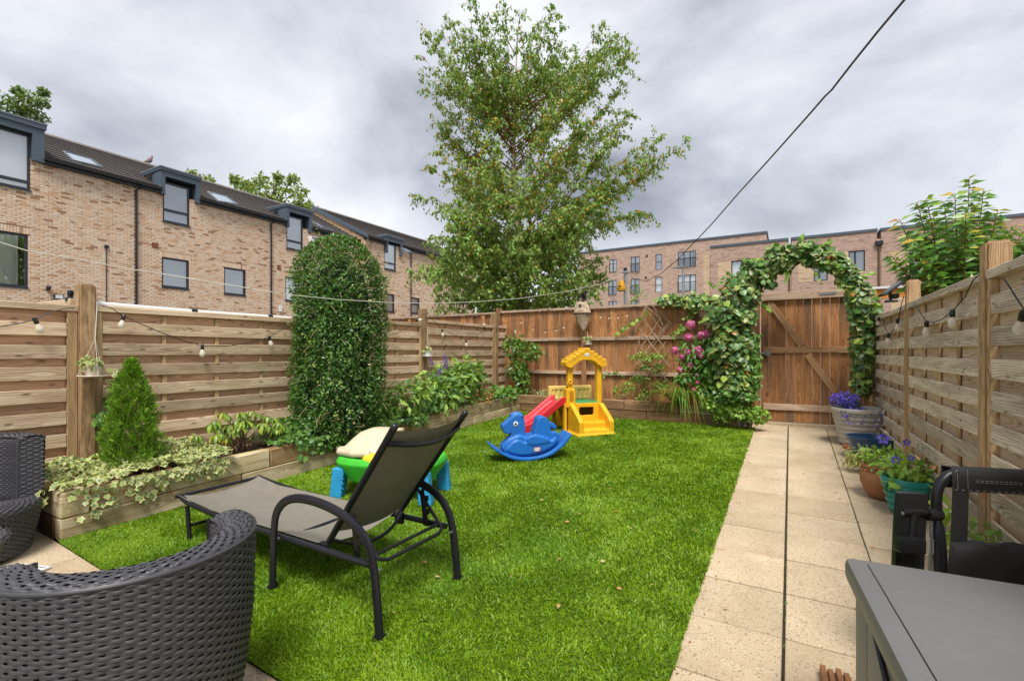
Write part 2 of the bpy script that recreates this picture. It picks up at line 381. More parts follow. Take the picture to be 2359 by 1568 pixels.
M['rattan'] = rattan(); M['rattan_dark'] = plain('rattan_core', (.008, .008, .010), .7)
def plastic(name, c, rough=.38):
    k = NT(name); v = k.coord(); n = k.noise(v, 9, 5, .65); c0 = k.mix(k.ramp(n, [(.42, (0, 0, 0)), (.75, (.6, .6, .6))]), c, tuple(x * .6 + .02 for x in c))
    n3 = k.noise(v, 190, 2); c0 = k.mix(k.ramp(n3, [(.66, (0, 0, 0)), (.75, (.5, .5, .5))]), c0, tuple(x * .5 for x in c)); k.color(c0); k.bump(k.noise(v, 120, 2), .06, .004); return k.done(rough)
M['blue'] = plastic('blue_plastic', (.012, .145, .50)); M['yellow'] = plastic('yellow_plastic', (.80, .42, .012)); M['red'] = plastic('red_plastic', (.62, .020, .035))
M['yellow_pale'] = plastic('pale_yellow_plastic', (.80, .58, .16)); M['green_pl'] = plastic('green_plastic', (.055, .50, .03)); M['green_deck'] = plastic('green_deck', (.03, .32, .12))
M['cyan'] = plastic('light_blue_plastic', (.03, .33, .62)); M['beige'] = plastic('beige_plastic', (.66, .56, .38)); M['yellow_ball'] = plastic('yellow_scoop', (.85, .62, .02))
M['eye_white'] = plain('eye_white', (.8, .8, .76), .4); M['eye_dark'] = plain('eye_dark', (.03, .02, .015), .3); M['logo_red'] = plain('logo_red', (.55, .02, .03), .4); M['logo_white'] = plain('logo_white', (.8, .8, .8), .4); M['logo_ink'] = plain('logo_ink', (.02, .07, .12), .5)
M['pot_white'] = plain('stone_white_pot', (.50, .46, .39), .75, var=.35, bump=.3); M['pot_blue'] = plain('blue_glaze', (.018, .075, .17), .22, var=.3); M['pot_teal'] = plain('teal_glaze', (.012, .23, .20), .3, var=.35); M['pot_terra'] = plain('terracotta', (.43, .19, .075), .8, var=.55, scale=14, bump=.4)
M['pot_navy'] = plain('dark_pot', (.02, .025, .045), .5); M['terra_red'] = plain('red_terracotta', (.40, .13, .07), .75); M['box_lid'] = plain('grey_box_lid', (.165, .160, .155), .5, var=.30, scale=3, bump=.2); M['box_body'] = plain('grey_box_body', (.21, .195, .165), .6)
M['rope'] = plain('rope', (.60, .56, .48), .8); M['cable'] = plain('black_cable', (.012, .012, .013), .5); M['cord_grey'] = plain('dark_line', (.06, .06, .065), .6); M['filament'] = plain('amber_filament', (.65, .30, .05), .4)
M['wicker'] = wood('wicker', (.14, .09, .05), (.36, .27, .18), (.55, .46, .35)); M['twig'] = wood('dry_twig', (.13, .085, .05), (.26, .19, .125), (.38, .30, .22)); M['bark'] = wood('birch_bark', (.17, .10, .06), (.38, .25, .17), (.58, .47, .38), streak=5); M['stem'] = plain('brown_stem', (.10, .055, .03), .8); M['stem_red'] = plain('reddish_stem', (.24, .075, .03), .8); M['stem_green'] = plain('green_stem', (.12, .17, .04), .7)
M['cream_cup'] = plain('cream_china', (.66, .58, .48), .3); M['hive'] = plain('yellow_hive', (.72, .38, .02), .55); M['orange'] = plain('orange_board', (.70, .24, .015), .6)
G_IVY = [(0, (.022, .055, .012)), (.5, (.055, .125, .022)), (1, (.12, .21, .04))]
M['l_arch'] = leafmat('arch_ivy_leaf', [(0, (.012, .036, .009)), (.45, (.036, .088, .018)), (.8, (.085, .16, .028)), (.96, (.21, .29, .05)), (.975, (.42, .17, .03)), (1, (.42, .17, .03))], .38, .25, (.50, .45, .14), .74, some=.42)
M['l_ivy'] = leafmat('small_ivy_leaf', G_IVY, .4, .25)
M['l_varieg'] = leafmat('variegated_leaf', [(0, (.055, .115, .055)), (.5, (.10, .185, .075)), (1, (.20, .29, .07))], .45, .25, (.62, .57, .24), .56)
M['l_hedge'] = leafmat('hedge_leaf', [(0, (.015, .046, .010)), (.5, (.042, .105, .017)), (.85, (.095, .17, .025)), (1, (.20, .24, .05))], .36, .22, spec=.5)
M['l_conifer'] = leafmat('conifer_spray', [(0, (.035, .095, .008)), (.5, (.088, .18, .010)), (1, (.19, .29, .018))], .6, .3)
M['l_rhodo'] = leafmat('rhododendron_leaf', [(0, (.045, .095, .012)), (.6, (.13, .20, .025)), (.93, (.24, .28, .04)), (.97, (.45, .06, .02)), (1, (.5, .08, .02))], .38, .25)
M['l_budd'] = leafmat('buddleia_leaf', [(0, (.035, .090, .024)), (.5, (.095, .175, .032)), (.95, (.20, .29, .045)), (1, (.55, .40, .03))], .5, .3)
M['l_shrub'] = leafmat('glossy_shrub_leaf', [(0, (.02, .06, .010)), (.5, (.055, .125, .018)), (1, (.13, .21, .03))], .3, .22)
M['l_birch'] = leafmat('birch_leaf', [(0, (.048, .100, .020)), (.45, (.115, .200, .036)), (.93, (.19, .275, .052)), (.955, (.52, .30, .02)), (1, (.60, .27, .015))], .42, .42)
M['l_tree'] = leafmat('roof_tree_leaf', [(0, (.06, .11, .022)), (1, (.20, .25, .05))], .5, .35); M['l_tree2'] = leafmat('dark_tree_leaf', [(0, (.035, .07, .022)), (1, (.09, .14, .045))], .5, .35)
M['l_bush'] = leafmat('pointed_bush_leaf', [(0, (.025, .075, .012)), (.6, (.07, .16, .02)), (.88, (.17, .24, .03)), (.95, (.34, .20, .03)), (1, (.30, .07, .03))], .38, .3)
M['l_lime'] = leafmat('lime_leaf', [(0, (.07, .16, .02)), (1, (.22, .33, .05))], .5, .35); M['l_strap'] = leafmat('strap_leaf', [(0, (.05, .13, .015)), (.6, (.16, .25, .03)), (.85, (.40, .34, .05)), (1, (.45, .25, .09))], .45, .3)
M['l_varieg2'] = leafmat('yellow_variegated_leaf', [(0, (.10, .17, .04)), (1, (.20, .28, .05))], .45, .3, (.72, .66, .22), .45)
M['l_mid'] = leafmat('mid_green_leaf', [(0, (.022, .075, .012)), (1, (.10, .20, .03))], .45, .3); M['l_dry'] = leafmat('dry_leaf', [(0, (.28, .11, .03)), (.6, (.45, .26, .10)), (1, (.55, .42, .22))], .7, .2)
M['p_pink'] = leafmat('pink_petal', [(0, (.55, .035, .19)), (.6, (.70, .10, .32)), (1, (.78, .38, .52))], .6, .2); M['p_purple'] = leafmat('purple_petal', [(0, (.16, .04, .36)), (1, (.42, .22, .62))], .6, .2); M['p_blue'] = leafmat('violet_petal', [(0, (.06, .03, .42)), (1, (.16, .09, .66))], .6, .2)
M['p_white'] = leafmat('white_petal', [(0, (.6, .58, .5)), (1, (.75, .74, .68))], .6, .2); M['p_brown'] = leafmat('faded_flower', [(0, (.10, .05, .035)), (1, (.34, .20, .14))], .8, .1)
M['grass_blade'] = leafmat('turf_blade', [(0, (.028, .072, .003)), (.4, (.082, .158, .004)), (.75, (.145, .222, .006)), (.95, (.18, .21, .025)), (1, (.34, .34, .11))], .5, .25)
M['turf'] = plain('turf_backing', (.085, .15, .008), .95, var=.4, scale=40)
M['earth'] = plain('earth', (.10, .09, .06), .95)
M['joint'] = plain('joint_sand', (.035, .022, .013), .95, var=.4, scale=30)

# ------------------------------------------------------------------ leaves
def tpl(kind):
    if kind == 'oval':  v = [(0, 0, 0), (-.27, .42, .05), (0, .45, -.03), (.27, .42, .05), (0, 1, -.05)]; f = [(0, 2, 1), (0, 3, 2), (1, 2, 4), (2, 3, 4)]; e = [0, 1, 0, 1, 1]
    elif kind == 'point': v = [(0, 0, 0), (-.20, .36, .05), (0, .40, -.02), (.20, .36, .05), (0, 1, -.14)]; f = [(0, 2, 1), (0, 3, 2), (1, 2, 4), (2, 3, 4)]; e = [0, 1, 0, 1, 1]
    elif kind == 'lance': v = [(0, 0, 0), (-.15, .38, .05), (0, .42, -.02), (.15, .38, .05), (0, 1, -.16)]; f = [(0, 2, 1), (0, 3, 2), (1, 2, 4), (2, 3, 4)]; e = [0, 1, 0, 1, 1]
    elif kind == 'birch': v = [(0, 0, 0), (-.38, .30, .05), (0, .36, -.03), (.38, .30, .05), (0, 1, -.08)]; f = [(0, 2, 1), (0, 3, 2), (1, 2, 4), (2, 3, 4)]; e = [0] * 5
    elif kind == 'droop': v = [(0, 0, 0), (-.17, .35, .06), (0, .38, 0), (.17, .35, .06), (-.15, .7, -.02), (0, .72, -.08), (.15, .7, -.02), (0, 1, -.28)]; f = [(0, 2, 1), (0, 3, 2), (1, 2, 5, 4), (2, 3, 6, 5), (4, 5, 7), (5, 6, 7)]; e = [0, 1, 0, 1, 1, 0, 1, 1]
    elif kind == 'ivy':
        rim = [(0, -.02), (-.30, -.12), (-.36, .20), (-.60, .38), (-.28, .55), (0, 1), (.28, .55), (.60, .38), (.36, .20), (.30, -.12)]
        v = [(0, .30, .03)] + [(x, y, -.10 * abs(x)) for x, y in rim]; f = [(0, i + 1, (i + 1) % 10 + 1) for i in range(10)]; e = [0] + [1] * 10
    elif kind == 'heart':
        rim = [(0, .03), (-.28, -.08), (-.52, .20), (-.42, .55), (0, 1), (.42, .55), (.52, .20), (.28, -.08)]
        v = [(0, .34, .05)] + [(x, y, -.16 * abs(x) - .06 * max(0, y - .5)) for x, y in rim]; f = [(0, i + 1, (i + 1) % 8 + 1) for i in range(8)]; e = [0] + [1] * 8
    elif kind == 'petal': v = [(-.4, -.4, 0), (.4, -.4, .1), (.4, .4, 0), (-.4, .4, .1)]; f = [(0, 1, 2, 3)]; e = [0] * 4
    elif kind == 'spray': v = [(0, 0, 0), (-.16, .35, .04), (-.05, .5, 0), (-.13, .75, .03), (0, 1, 0), (.13, .75, .03), (.05, .5, 0), (.16, .35, .04)]; f = [(0, 2, 1), (0, 6, 2), (0, 7, 6), (2, 4, 3), (2, 6, 4), (6, 5, 4)]; e = [0] * 8
    return np.array(v, float), f, np.array(e, float)
TPL = {k: tpl(k) for k in ('oval', 'point', 'lance', 'birch', 'droop', 'ivy', 'heart', 'petal', 'spray')}
def unit(a): return a / np.maximum(np.linalg.norm(a, axis=1, keepdims=True), 1e-9)
def frames(T, Nn):
    T = unit(np.asarray(T, float)); Nn = np.asarray(Nn, float); Nn = unit(Nn - T * (T * Nn).sum(1, keepdims=True)); return np.cross(T, Nn), T, Nn
_single = {}
def leaves(root, P, T, Nn, S, kind, mat, tint=None, name='foliage', singles=0, single_name='leaf', kindtag='stuff'):
    """P positions, T tip directions, Nn normals, S sizes. The `singles` that show largest become leaf parts, the rest one stuff part"""
    P = np.asarray(P, float); n = len(P)
    if n == 0: return
    Sd, T, Nn = frames(T, Nn); S = np.broadcast_to(np.asarray(S, float), (n,)).copy()
    tint = rng.random(n) if tint is None else np.clip(np.asarray(tint, float), 0, 1)
    V, Fc, E = TPL[kind]; off = np.array(origin_of(root)) if root is not None else np.zeros(3)
    if singles:
        dep = np.linalg.norm(P - np.array([0, 0, H]), axis=1); toc = unit(np.array([0, 0, H]) - P); score = S / dep * (.15 + np.abs((toc * Nn).sum(1)))
        if isinstance(singles, tuple): score = score + singles[1](P); singles = singles[0]
        order = np.argsort(-score); one = order[:singles]; rest = order[singles:]
        for i in one:
            q = min(int(tint[i] * 8), 7); key = (kind, mat.name, q)
            if key not in _single:
                me = bpy.data.meshes.new('leaf'); me.from_pydata(V.tolist(), [], Fc); me.materials.append(mat)
                a = me.attributes.new('tint', 'FLOAT', 'POINT'); a.data.foreach_set('value', [(q + .5) / 8] * len(V)); a = me.attributes.new('edge', 'FLOAT', 'POINT'); a.data.foreach_set('value', E)
                me.polygons.foreach_set('use_smooth', [True] * len(Fc)); _single[key] = me
            o = bpy.data.objects.new(single_name, _single[key]); C.objects.link(o); o.parent = root
            m = np.eye(4); s = S[i]; m[:3, 0] = Sd[i] * s; m[:3, 1] = T[i] * s; m[:3, 2] = Nn[i] * s; m[:3, 3] = P[i] - off; o.matrix_basis = Matrix(m.tolist())
        P, T, Nn, Sd, S, tint = P[rest], T[rest], Nn[rest], Sd[rest], S[rest], tint[rest]; n = len(P)
        if n == 0: return
    W = P[:, None, :] - off + S[:, None, None] * (V[None, :, 0:1] * Sd[:, None, :] + V[None, :, 1:2] * T[:, None, :] + V[None, :, 2:3] * Nn[:, None, :])
    k = len(V); me = bpy.data.meshes.new(name); me.vertices.add(n * k); me.vertices.foreach_set('co', W.reshape(-1))
    ls = np.array([len(f) for f in Fc]); flat = np.array([i for f in Fc for i in f]); nl = len(flat)
    me.loops.add(n * nl); me.loops.foreach_set('vertex_index', (flat[None, :] + np.arange(n)[:, None] * k).reshape(-1).astype(np.int32))
    me.polygons.add(n * len(Fc)); st_ = np.concatenate([[0], np.cumsum(ls)[:-1]])
    me.polygons.foreach_set('loop_start', (st_[None, :] + np.arange(n)[:, None] * nl).reshape(-1).astype(np.int32))
    me.polygons.foreach_set('use_smooth', np.ones(n * len(Fc), bool)); me.update(calc_edges=True)
    a = me.attributes.new('tint', 'FLOAT', 'POINT'); a.data.foreach_set('value', np.repeat(tint, k)); a = me.attributes.new('edge', 'FLOAT', 'POINT'); a.data.foreach_set('value', np.tile(E, n))
    me.materials.append(mat); o = link(name, me, root)
    if kindtag and n > 1: o['kind'] = kindtag
    return o
def rnd_dir(n): return unit(rng.normal(size=(n, 3)))
def vv(*a): return np.array(a, float)

# ================================================================== THE SETTING
def sheet(name, mat, xs, ys, fz, kind='structure', label=None):
    b = MB(); b.grid([[(x, y, fz(x, y)) for x in xs] for y in ys]); o = b.build(name, mat, None, smooth=60); return tag(o, label, None, None, kind)
lin = lambda a, b, n: [a + (b - a) * i / (n - 1) for i in range(n)]
sheet('ground', M['earth'], [-900, 900], [-900, 900], lambda x, y: -.35)
sheet('garden_soil', M['soil'], lin(-4.8, 1.05, 24), lin(-2, 8.3, 30), lambda x, y: g(x, y) - .045)

# paving: every slab a piece of the path or the patio
def paving(root, cols, y0, pitch, n, gap=.011, skip=lambda x, y: False, jit=.003):
    for (xa, xb, gl) in cols:
        for i in range(n):
            ya = y0 + i * pitch; yb = ya + pitch - gap
            if skip((xa + xb) / 2, (ya + yb) / 2): continue
            xm, ym = (xa + xb) / 2, (ya + yb) / 2; dz = random.uniform(-jit, jit)
            b = MB(); b.box(xa + gl, xb, ya, yb, -.04, 0); vs_ = b.v
            b.v = [(x, y, g(x, y) + z + dz) for x, y, z in vs_]
            me = b.mesh('paving_slab', Vector((xm, ym, g(xm, ym)))); me.materials.append(M['slab'])
            bm = bmesh.new(); bm.from_mesh(me); bmesh.ops.bevel(bm, geom=bm.edges[:], offset=.004, segments=1, affect='EDGES'); bm.to_mesh(me); bm.free()
            o = link('paving_slab', me, root); o.location = Vector((xm, ym, g(xm, ym)))
def structure(name):
    o = bpy.data.objects.new(name, None); C.objects.link(o); o['kind'] = 'structure'; return o
path = structure('path')
paving(path, [(-.47, -.033, 0), (-.020, .415, 0), (.421, .87, 0)], 3.38 - 8 * .421, .421, 19)
b = MB(); b.grid([[(x, y, g(x, y) - .016) for x in (-.47, .88)] for y in lin(0, 7.85, 20)]); b.build('joint_fill', M['joint'], path)
patio = structure('patio')
paving(patio, [(-4.66 + i * .44, -4.66 + (i + 1) * .44, .008) for i in range(10)], -.55, .44, 4, jit=.002)
b = MB(); b.grid([[(x, y, g(x, y) - .018) for x in lin(-4.68, -.25, 6)] for y in lin(-.55, 1.21, 6)]); b.build('joint_fill', M['joint'], patio)

# artificial lawn: backing sheet and blades
LX0, LX1, LY0, LY1 = -4.12, -.425, 1.2, 7.34
def lawn_edge(y): return LX1 + .006 * math.sin(y * 7) + .003 * math.sin(y * 23 + 1)
b = MB(); b.grid([[(x, y, g(x, y) + .006) for x in lin(LX0, lawn_edge(y) - .005, 20)] for y in lin(LY0, LY1, 60)]); tag(b.build('lawn', M['turf'], None, smooth=60), kind='structure')
def vnoise(x, y, s, seed):
    xs, ys = x * s, y * s; xi, yi = np.floor(xs).astype(int), np.floor(ys).astype(int); fx, fy = xs - xi, ys - yi; fx = fx * fx * (3 - 2 * fx); fy = fy * fy * (3 - 2 * fy)
    hsh = lambda a, b_: (np.sin(a * 127.1 + b_ * 311.7 + seed * 74.7) * 43758.5453) % 1
    return (hsh(xi, yi) * (1 - fx) + hsh(xi + 1, yi) * fx) * (1 - fy) + (hsh(xi, yi + 1) * (1 - fx) + hsh(xi + 1, yi + 1) * fx) * fy
def grass(N):
    y = LY0 + (LY1 - LY0) * rng.random(N) ** 1.75; x = LX0 + (lawn_edge(0) - LX0) * rng.random(N)
    x = np.minimum(x, np.array([lawn_edge(q) for q in y]) + rng.normal(0, .004, N))
    tt = np.clip((-.43 - x) / 3.67, 0, 1.05); z = .055 * y + tt * (.18 - .026 * np.clip(y, -.5, 6.9)) + .004
    d1 = vnoise(x, y, 2.2, 1); d2 = vnoise(x, y, 6.0, 2); d3 = vnoise(x, y, 15, 3)
    ang = 2 * math.pi * (d1 * .55 + d2 * .45) * 1.3 + rng.normal(0, 1.3, N); lean = .35 + .45 * d3 + rng.normal(0, .3, N)
    Hh = (.014 + .012 * rng.random(N)) * (1 + .12 * y / 3); W = (.0017 + .0012 * rng.random(N)) * (1 + .26 * y)
    dirx, diry = np.cos(ang) * lean, np.sin(ang) * lean; a2 = rng.random(N) * 2 * math.pi; px, py = np.cos(a2), np.sin(a2)
    base = np.stack([x, y, z], 1); m = base + np.stack([dirx * Hh * .35, diry * Hh * .35, Hh * .6], 1); t = base + np.stack([dirx * Hh, diry * Hh, Hh * (1.05 - .25 * np.clip(lean, 0, 1.3))], 1)
    wv = np.stack([px * W, py * W, np.zeros(N)], 1)
    Vt = np.stack([base - wv, base + wv, m - wv * .8, m + wv * .8, t], 1).reshape(-1, 3)
    me = bpy.data.meshes.new('grass'); me.vertices.add(5 * N); me.vertices.foreach_set('co', Vt.reshape(-1))
    idx = np.array([0, 1, 3, 2, 2, 3, 4]); me.loops.add(7 * N); me.loops.foreach_set('vertex_index', (idx[None] + 5 * np.arange(N)[:, None]).reshape(-1).astype(np.int32))
    me.polygons.add(2 * N); me.polygons.foreach_set('loop_start', (np.array([0, 4])[None] + 7 * np.arange(N)[:, None]).reshape(-1).astype(np.int32)); me.update(calc_edges=True)
    patch = vnoise(x, y, 1.3, 5) * .5 + vnoise(x, y, 3.6, 6) * .35 + vnoise(x, y, 11, 7) * .3
    tint = np.clip(-.06 + .40 * rng.random(N) + .62 * patch + .12 * (rng.random(N) > .93), 0, 1)
    a = me.attributes.new('tint', 'FLOAT', 'POINT'); a.data.foreach_set('value', np.repeat(tint, 5)); me.materials.append(M['grass_blade'])
    tag(link('grass', me), 'short green artificial turf with lighter brushed patches', 'grass', None, 'stuff')
grass(340000)

# ================================================================== FENCES AND GATE
def slat_panel(fn, X, y0, y1, top, n, bottom, nbat, front, back, batten, frame, fw=.045):
    """one woven panel on the plane X; fn = +1 faces +X, -1 faces -X"""
    o = origin_of(fn[0]); s = fn[1]; fc = (s, 0, 0)
    B = lambda name, p0, p1, w, t, m, **k: board(name, p0, p1, w, t, M[m], fn[0], fc, off=o, **k)
    B('top_rail', (X + s * .012, y0, top - .022), (X + s * .012, y1, top - .022 + random.uniform(-.006, .006)), .046, .06, front)
    for yy in (y0 + fw / 2, y1 - fw / 2): B('frame', (X + s * .012, yy, bottom), (X + s * .012, yy, top - .047), fw, .05, frame)
    a, c = y0 + fw + .002, y1 - fw - .002
    for i in range(nbat):
        yy = a + (c - a) * (i + 1) / (nbat + 1); B('batten', (X + s * .012, yy, bottom), (X + s * .012, yy, top - .048), .036, .016, batten)
    for k in range(n):
        zb = top - .047 - .045 - .165 * k; zf = zb - .083; j = lambda: random.uniform(-.006, .006)
        if zb > bottom: B('rear_slat', (X - s * .006, a, zb + j()), (X - s * .006, c, zb + j()), .108, .012, back)
        if zf > bottom: B('slat', (X + s * .028, a, zf + j()), (X + s * .028, c, zf + j()), .098, .013, front, roll=random.uniform(-.06, .06))
def fence_post(root, x, y, z0, z1, w=.1, mat='post', dome=True, wy=None):
    wy = wy or w; b = MB(); b.box(x - w / 2, x + w / 2, y - wy / 2, y + wy / 2, z0, z1 - .012)
    # long axis of the grain is local X: build lying down
    me = bpy.data.meshes.new('post'); L = z1 - z0; bm = bmesh.new(); bmesh.ops.create_cube(bm, size=1); bmesh.ops.scale(bm, vec=(L, wy, w), verts=bm.verts)
    bmesh.ops.bevel(bm, geom=bm.edges[:], offset=.012, segments=3, affect='EDGES'); bm.to_mesh(me); bm.free(); me.materials.append(M[mat])
    me.polygons.foreach_set('use_smooth', [True] * len(me.polygons)); me.set_sharp_from_angle(angle=R(35))
    o = link('post', me, root); Mx = Matrix(((0, 0, 1), (0, 1, 0), (1, 0, 0))).to_4x4(); Mx = Matrix(((0, 0, -1), (0, 1, 0), (1, 0, 0))).to_4x4()
    Mx.translation = Vector((x, y, (z0 + z1) / 2)) - origin_of(root); o.matrix_basis = Mx; return o

XL, XR, YB = -4.7, .92, 7.86
lf = thing('slatted_fence', 'tan horizontal slat fence panels between posts behind the left raised bed', 'fence', (XL, 1.5, .2))
LPY = [-.42, 1.525, 3.47, 5.43, 7.41]
tops = [1.80, 1.815, 1.875, 1.945, 1.95]
for y, zt in zip(LPY, (1.95, 1.975, 2.03, 2.10, 2.17)): fence_post(lf, XL + .01, y, g(XL, y) - .1, zt, .105)
for i in range(5):
    ya = LPY[i] + .055; yb = (LPY[i + 1] - .055) if i < 4 else YB - .06
    slat_panel((lf, 1), XL, ya, yb, tops[i], 11, tops[i] - 1.75, 3 if i < 4 else 1, 'slat', 'slat_back', 'batten', 'post' if i == 0 else 'batten', .06 if i == 0 else .042)
rf = thing('slatted_fence', 'weathered grey-brown slat fence along the right side of the path', 'fence', (XR, 4, .1))
RPY = [1.47, 3.44, 5.4, 7.36]
for y, zt in zip(RPY, (2.0, 2.03, 2.085, 2.06)): fence_post(rf, XR + .01, y, .055 * y - .15, zt, .105 if y < 5 else .095)
for i in range(3):
    slat_panel((rf, -1), XR, RPY[i] + .055, RPY[i + 1] - .055, 1.875, 11, .055 * RPY[i] + .04, 3 if i else 3, 'slat_grey', 'slat_grey_back', 'batten', 'batten', .036)
slat_panel((rf, -1), XR, RPY[3] + .055, YB - .05, 1.86, 11, .45, 1, 'slat_grey', 'slat_grey_back', 'batten', 'batten', .036)
fence_post(rf, XR - .02, YB - .02, .3, 1.9, .09)

def closeboard(root, x0, x1, top, bottom, rails, posts, side=-1):
    o = origin_of(root); x = x0
    while x < x1 - .03:
        w = random.uniform(.088, .112); w = min(w, x1 - x)
        board('board', (x + w / 2, YB + random.uniform(-.003, .005), bottom), (x + w / 2, YB + random.uniform(-.003, .005), top + random.uniform(-.006, .0)), w + .005, .014, M['brown'], root, (.10 * random.choice((-1, 1)), -1, 0), off=o, ch=.002); x += w
    for z in rails: board('rail', (x0, YB - .032, z), (x1, YB - .032, z), .058, .042, M['brown_rail'], root, (0, -1, 0), off=o)
    board('capping', (x0 - .02, YB - .01, top + .022), (x1, YB - .01, top + .022), .04, .075, M['brown_rail'], root, (0, -1, 0), off=o)
    board('gravel_board', (x0, YB - .018, bottom + .03), (x1, YB - .018, bottom + .03), .15, .022, M['brown_rail'], root, (0, -1, 0), off=o)
    for px in posts: board('post', (px, YB - .066, bottom), (px, YB - .066, top - .02), .085, .022, M['brown'], root, (0, -1, 0), off=o)
bf = thing('board_fence', 'reddish brown vertical board fence with pale rails across the back', 'fence', (-2.7, YB, .4))
closeboard(bf, -4.80, -.50, 2.205, .5, (1.69, 1.10), [pY(1345, 800, YB - .06).x])
nf = thing('board_fence', 'brown vertical board fence seen above the left fence beyond its corner', 'fence', (-6.5, YB, .4))
closeboard(nf, -9.0, -4.82, 2.19, .5, (1.69, 1.10), [-5.2, -7.1])
bp = fence_post(nf, -4.86, YB - .02, .4, 2.30, .10, 'brown')
# the neighbour's low cross fence meeting the left fence at its post
p_ = pX(170, 690, XL - .08); cf = thing('cross_fence', 'short plank-topped garden fence running off behind the tall left post', 'fence', (-5.5, p_.y, .2))
board('rail', (XL - .08, p_.y, p_.z - .03), (XL - 3, p_.y, p_.z - .03), .075, .05, M['slat'], cf, (0, -1, 0))
for i in range(14): board('board', (XL - .2 - i * .2, p_.y + .03, .2), (XL - .2 - i * .2, p_.y + .03, p_.z - .07), .19, .014, M['slat_back'], cf, (0, -1, 0))

gt = thing('garden_gate', 'brown ledged wooden gate with diagonal brace under the ivy arch', 'gate', (.15, YB, .43))
gx0, gx1, gyy = -.37, .78, YB - .05; zt = 2.20; zb = .49; nb = 11; gw = (gx1 - gx0) / nb
for i in range(nb):
    xa = gx0 + i * gw; w = gw - random.choice((.0, .0, .002, .006))
    board('board', (xa + gw / 2, gyy, zb - .02), (xa + gw / 2, gyy, zt - .0), w, .018, M['brown'], gt, (random.uniform(-.03, .03), -1, 0), ch=.002)
for z, w in ((pY(1850, 806, gyy).z, .085), (pY(1850, 939, gyy).z, .085)): board('rail', (gx0 + .03, gyy - .024, z), (gx1, gyy - .024, z + .004), w, .028, M['brace'] if z > 1 else M['brown_rail'], gt, (0, -1, 0))
board('top_beam', (gx0 - .08, gyy - .03, 2.245), (gx1 + .06, gyy - .03, 2.25), .105, .06, M['brown_rail'], gt, (0, -1, 0))
pa, pb_, pc = pY(1772, 697, gyy - .03), pY(1852, 800, gyy - .03), pY(1925, 903, gyy - .03)
zm = pY(1850, 806, gyy).z
def brace(p, q): board('brace', p, q, .085, .026, M['brace'], gt, (0, -1, 0))
xm = lambda z: pa.x + (pc.x - pa.x) * (pa.z - z) / (pa.z - pc.z)
brace((pa.x, gyy - .024, pa.z), (xm(zm + .05), gyy - .024, zm + .06)); brace((xm(zm - .05), gyy - .024, zm - .06), (pc.x, gyy - .024, pc.z))
lt = pY(1768, 813, gyy - .05); b = MB(); ring = [(lt.x + .035 * math.cos(a), lt.y - .02, lt.z + .035 * math.sin(a)) for a in lin(0, 2 * math.pi, 20)]
b.tube(ring, .0065, 6); b.box(lt.x - .1, lt.x + .01, lt.y - .008, lt.y + .004, lt.z - .012, lt.z + .012); b.lathe([(.022, 0), (.018, .012), (0, .015)], n=14, M=Matrix.Translation(lt) @ Matrix.Rotation(R(90), 4, 'X')); b.build('ring_latch', M['steel'], gt, smooth=40)
hp = pY(1905, 676, gyy - .06); b = MB(); b.box(hp.x - .09, hp.x + .1, hp.y - .006, hp.y - .002, hp.z - .016, hp.z + .016); b.build('hinge_plate', M['steel'], gt)
for x in (gx0 - .07, gx1 + .07): fence_post(gt, x, YB - .03, .35, 2.19, .11, 'brown')
board('threshold', (gx0 - .05, YB - .11, .435), (gx1 + .1, YB - .11, .435), .06, .05, M['slab'], gt, (0, -1, 0))

# ================================================================== RAISED BEDS
lb = thing('raised_bed', 'long raised bed of pale weathered sleepers along the left fence', 'raised bed', (-4.3, 4, .2))
bx = lambda y: -4.10 + 0 * y; zb_ = lambda y: .18 + .029 * y
def sleeper_run(root, ya, yb, x, zoff, h, mat, t=.10):
    board('sleeper', (x - t / 2, ya, zb_(ya) + zoff + h / 2), (x - t / 2, yb, zb_(yb) + zoff + h / 2), h, t, M[mat], root, (1, 0, 0), ch=.008)
y_near = 1.2
cuts_t = [y_near + .16, gp(641, 1110).y if False else 2.66, 4.55, 6.35, 7.32]; cuts_b = [y_near, 2.4, 4.3, 5.9, 7.32]
for a, c in zip(cuts_b[:-1], cuts_b[1:]): sleeper_run(lb, a + .003, c - .003, -4.10, 0, .147, 'sleeper')
for i, (a, c) in enumerate(zip(cuts_t[:-1], cuts_t[1:])): sleeper_run(lb, a + .004, c - .004, -4.105, .15, .162, 'sleeper_warm' if i == 1 else 'sleeper')
for zoff, h in ((0, .147), (.15, .163)):
    yy = y_near + (.05 if zoff == 0 else .08)
    board('sleeper', (-4.66, yy if zoff else yy, zb_(yy) + zoff + h / 2), (-4.205 if zoff == 0 else -4.10, yy, zb_(yy) + zoff + h / 2), h, .10 if zoff == 0 else .155, M['sleeper_dark' if zoff == 0 else 'sleeper'], lb, (0, -1, 0), ch=.008)
b = MB(); b.grid([[(x, y, zb_(y) + .27 + .02 * math.sin(x * 20) * math.sin(y * 9)) for x in lin(-4.66, -4.2, 8)] for y in lin(1.36, 7.75, 50)]); b.build('soil', M['soil'], lb, smooth=60)
bb = thing('raised_bed', 'dark brown sleeper bed in front of the back fence', 'raised bed', (-2.4, 7.4, .4))
for i, (a, c) in enumerate(zip((-4.0, -2.25, -1.42), (-2.25, -1.42, -.62))):
    board('sleeper', (a + .004 if i else a - .3, 7.37, .635), (c - .003, 7.37, .628), .15, .10, M['sleeper_dark' if i < 2 else 'sleeper'], bb, (0, -1, 0), ch=.008)
for a, c in ((-4.3, -1.9), (-1.9, -.64)): board('sleeper', (a + .003, 7.375, .475), (c - .003, 7.375, .475), .155, .10, M['sleeper_dark'], bb, (0, -1, 0), ch=.008)
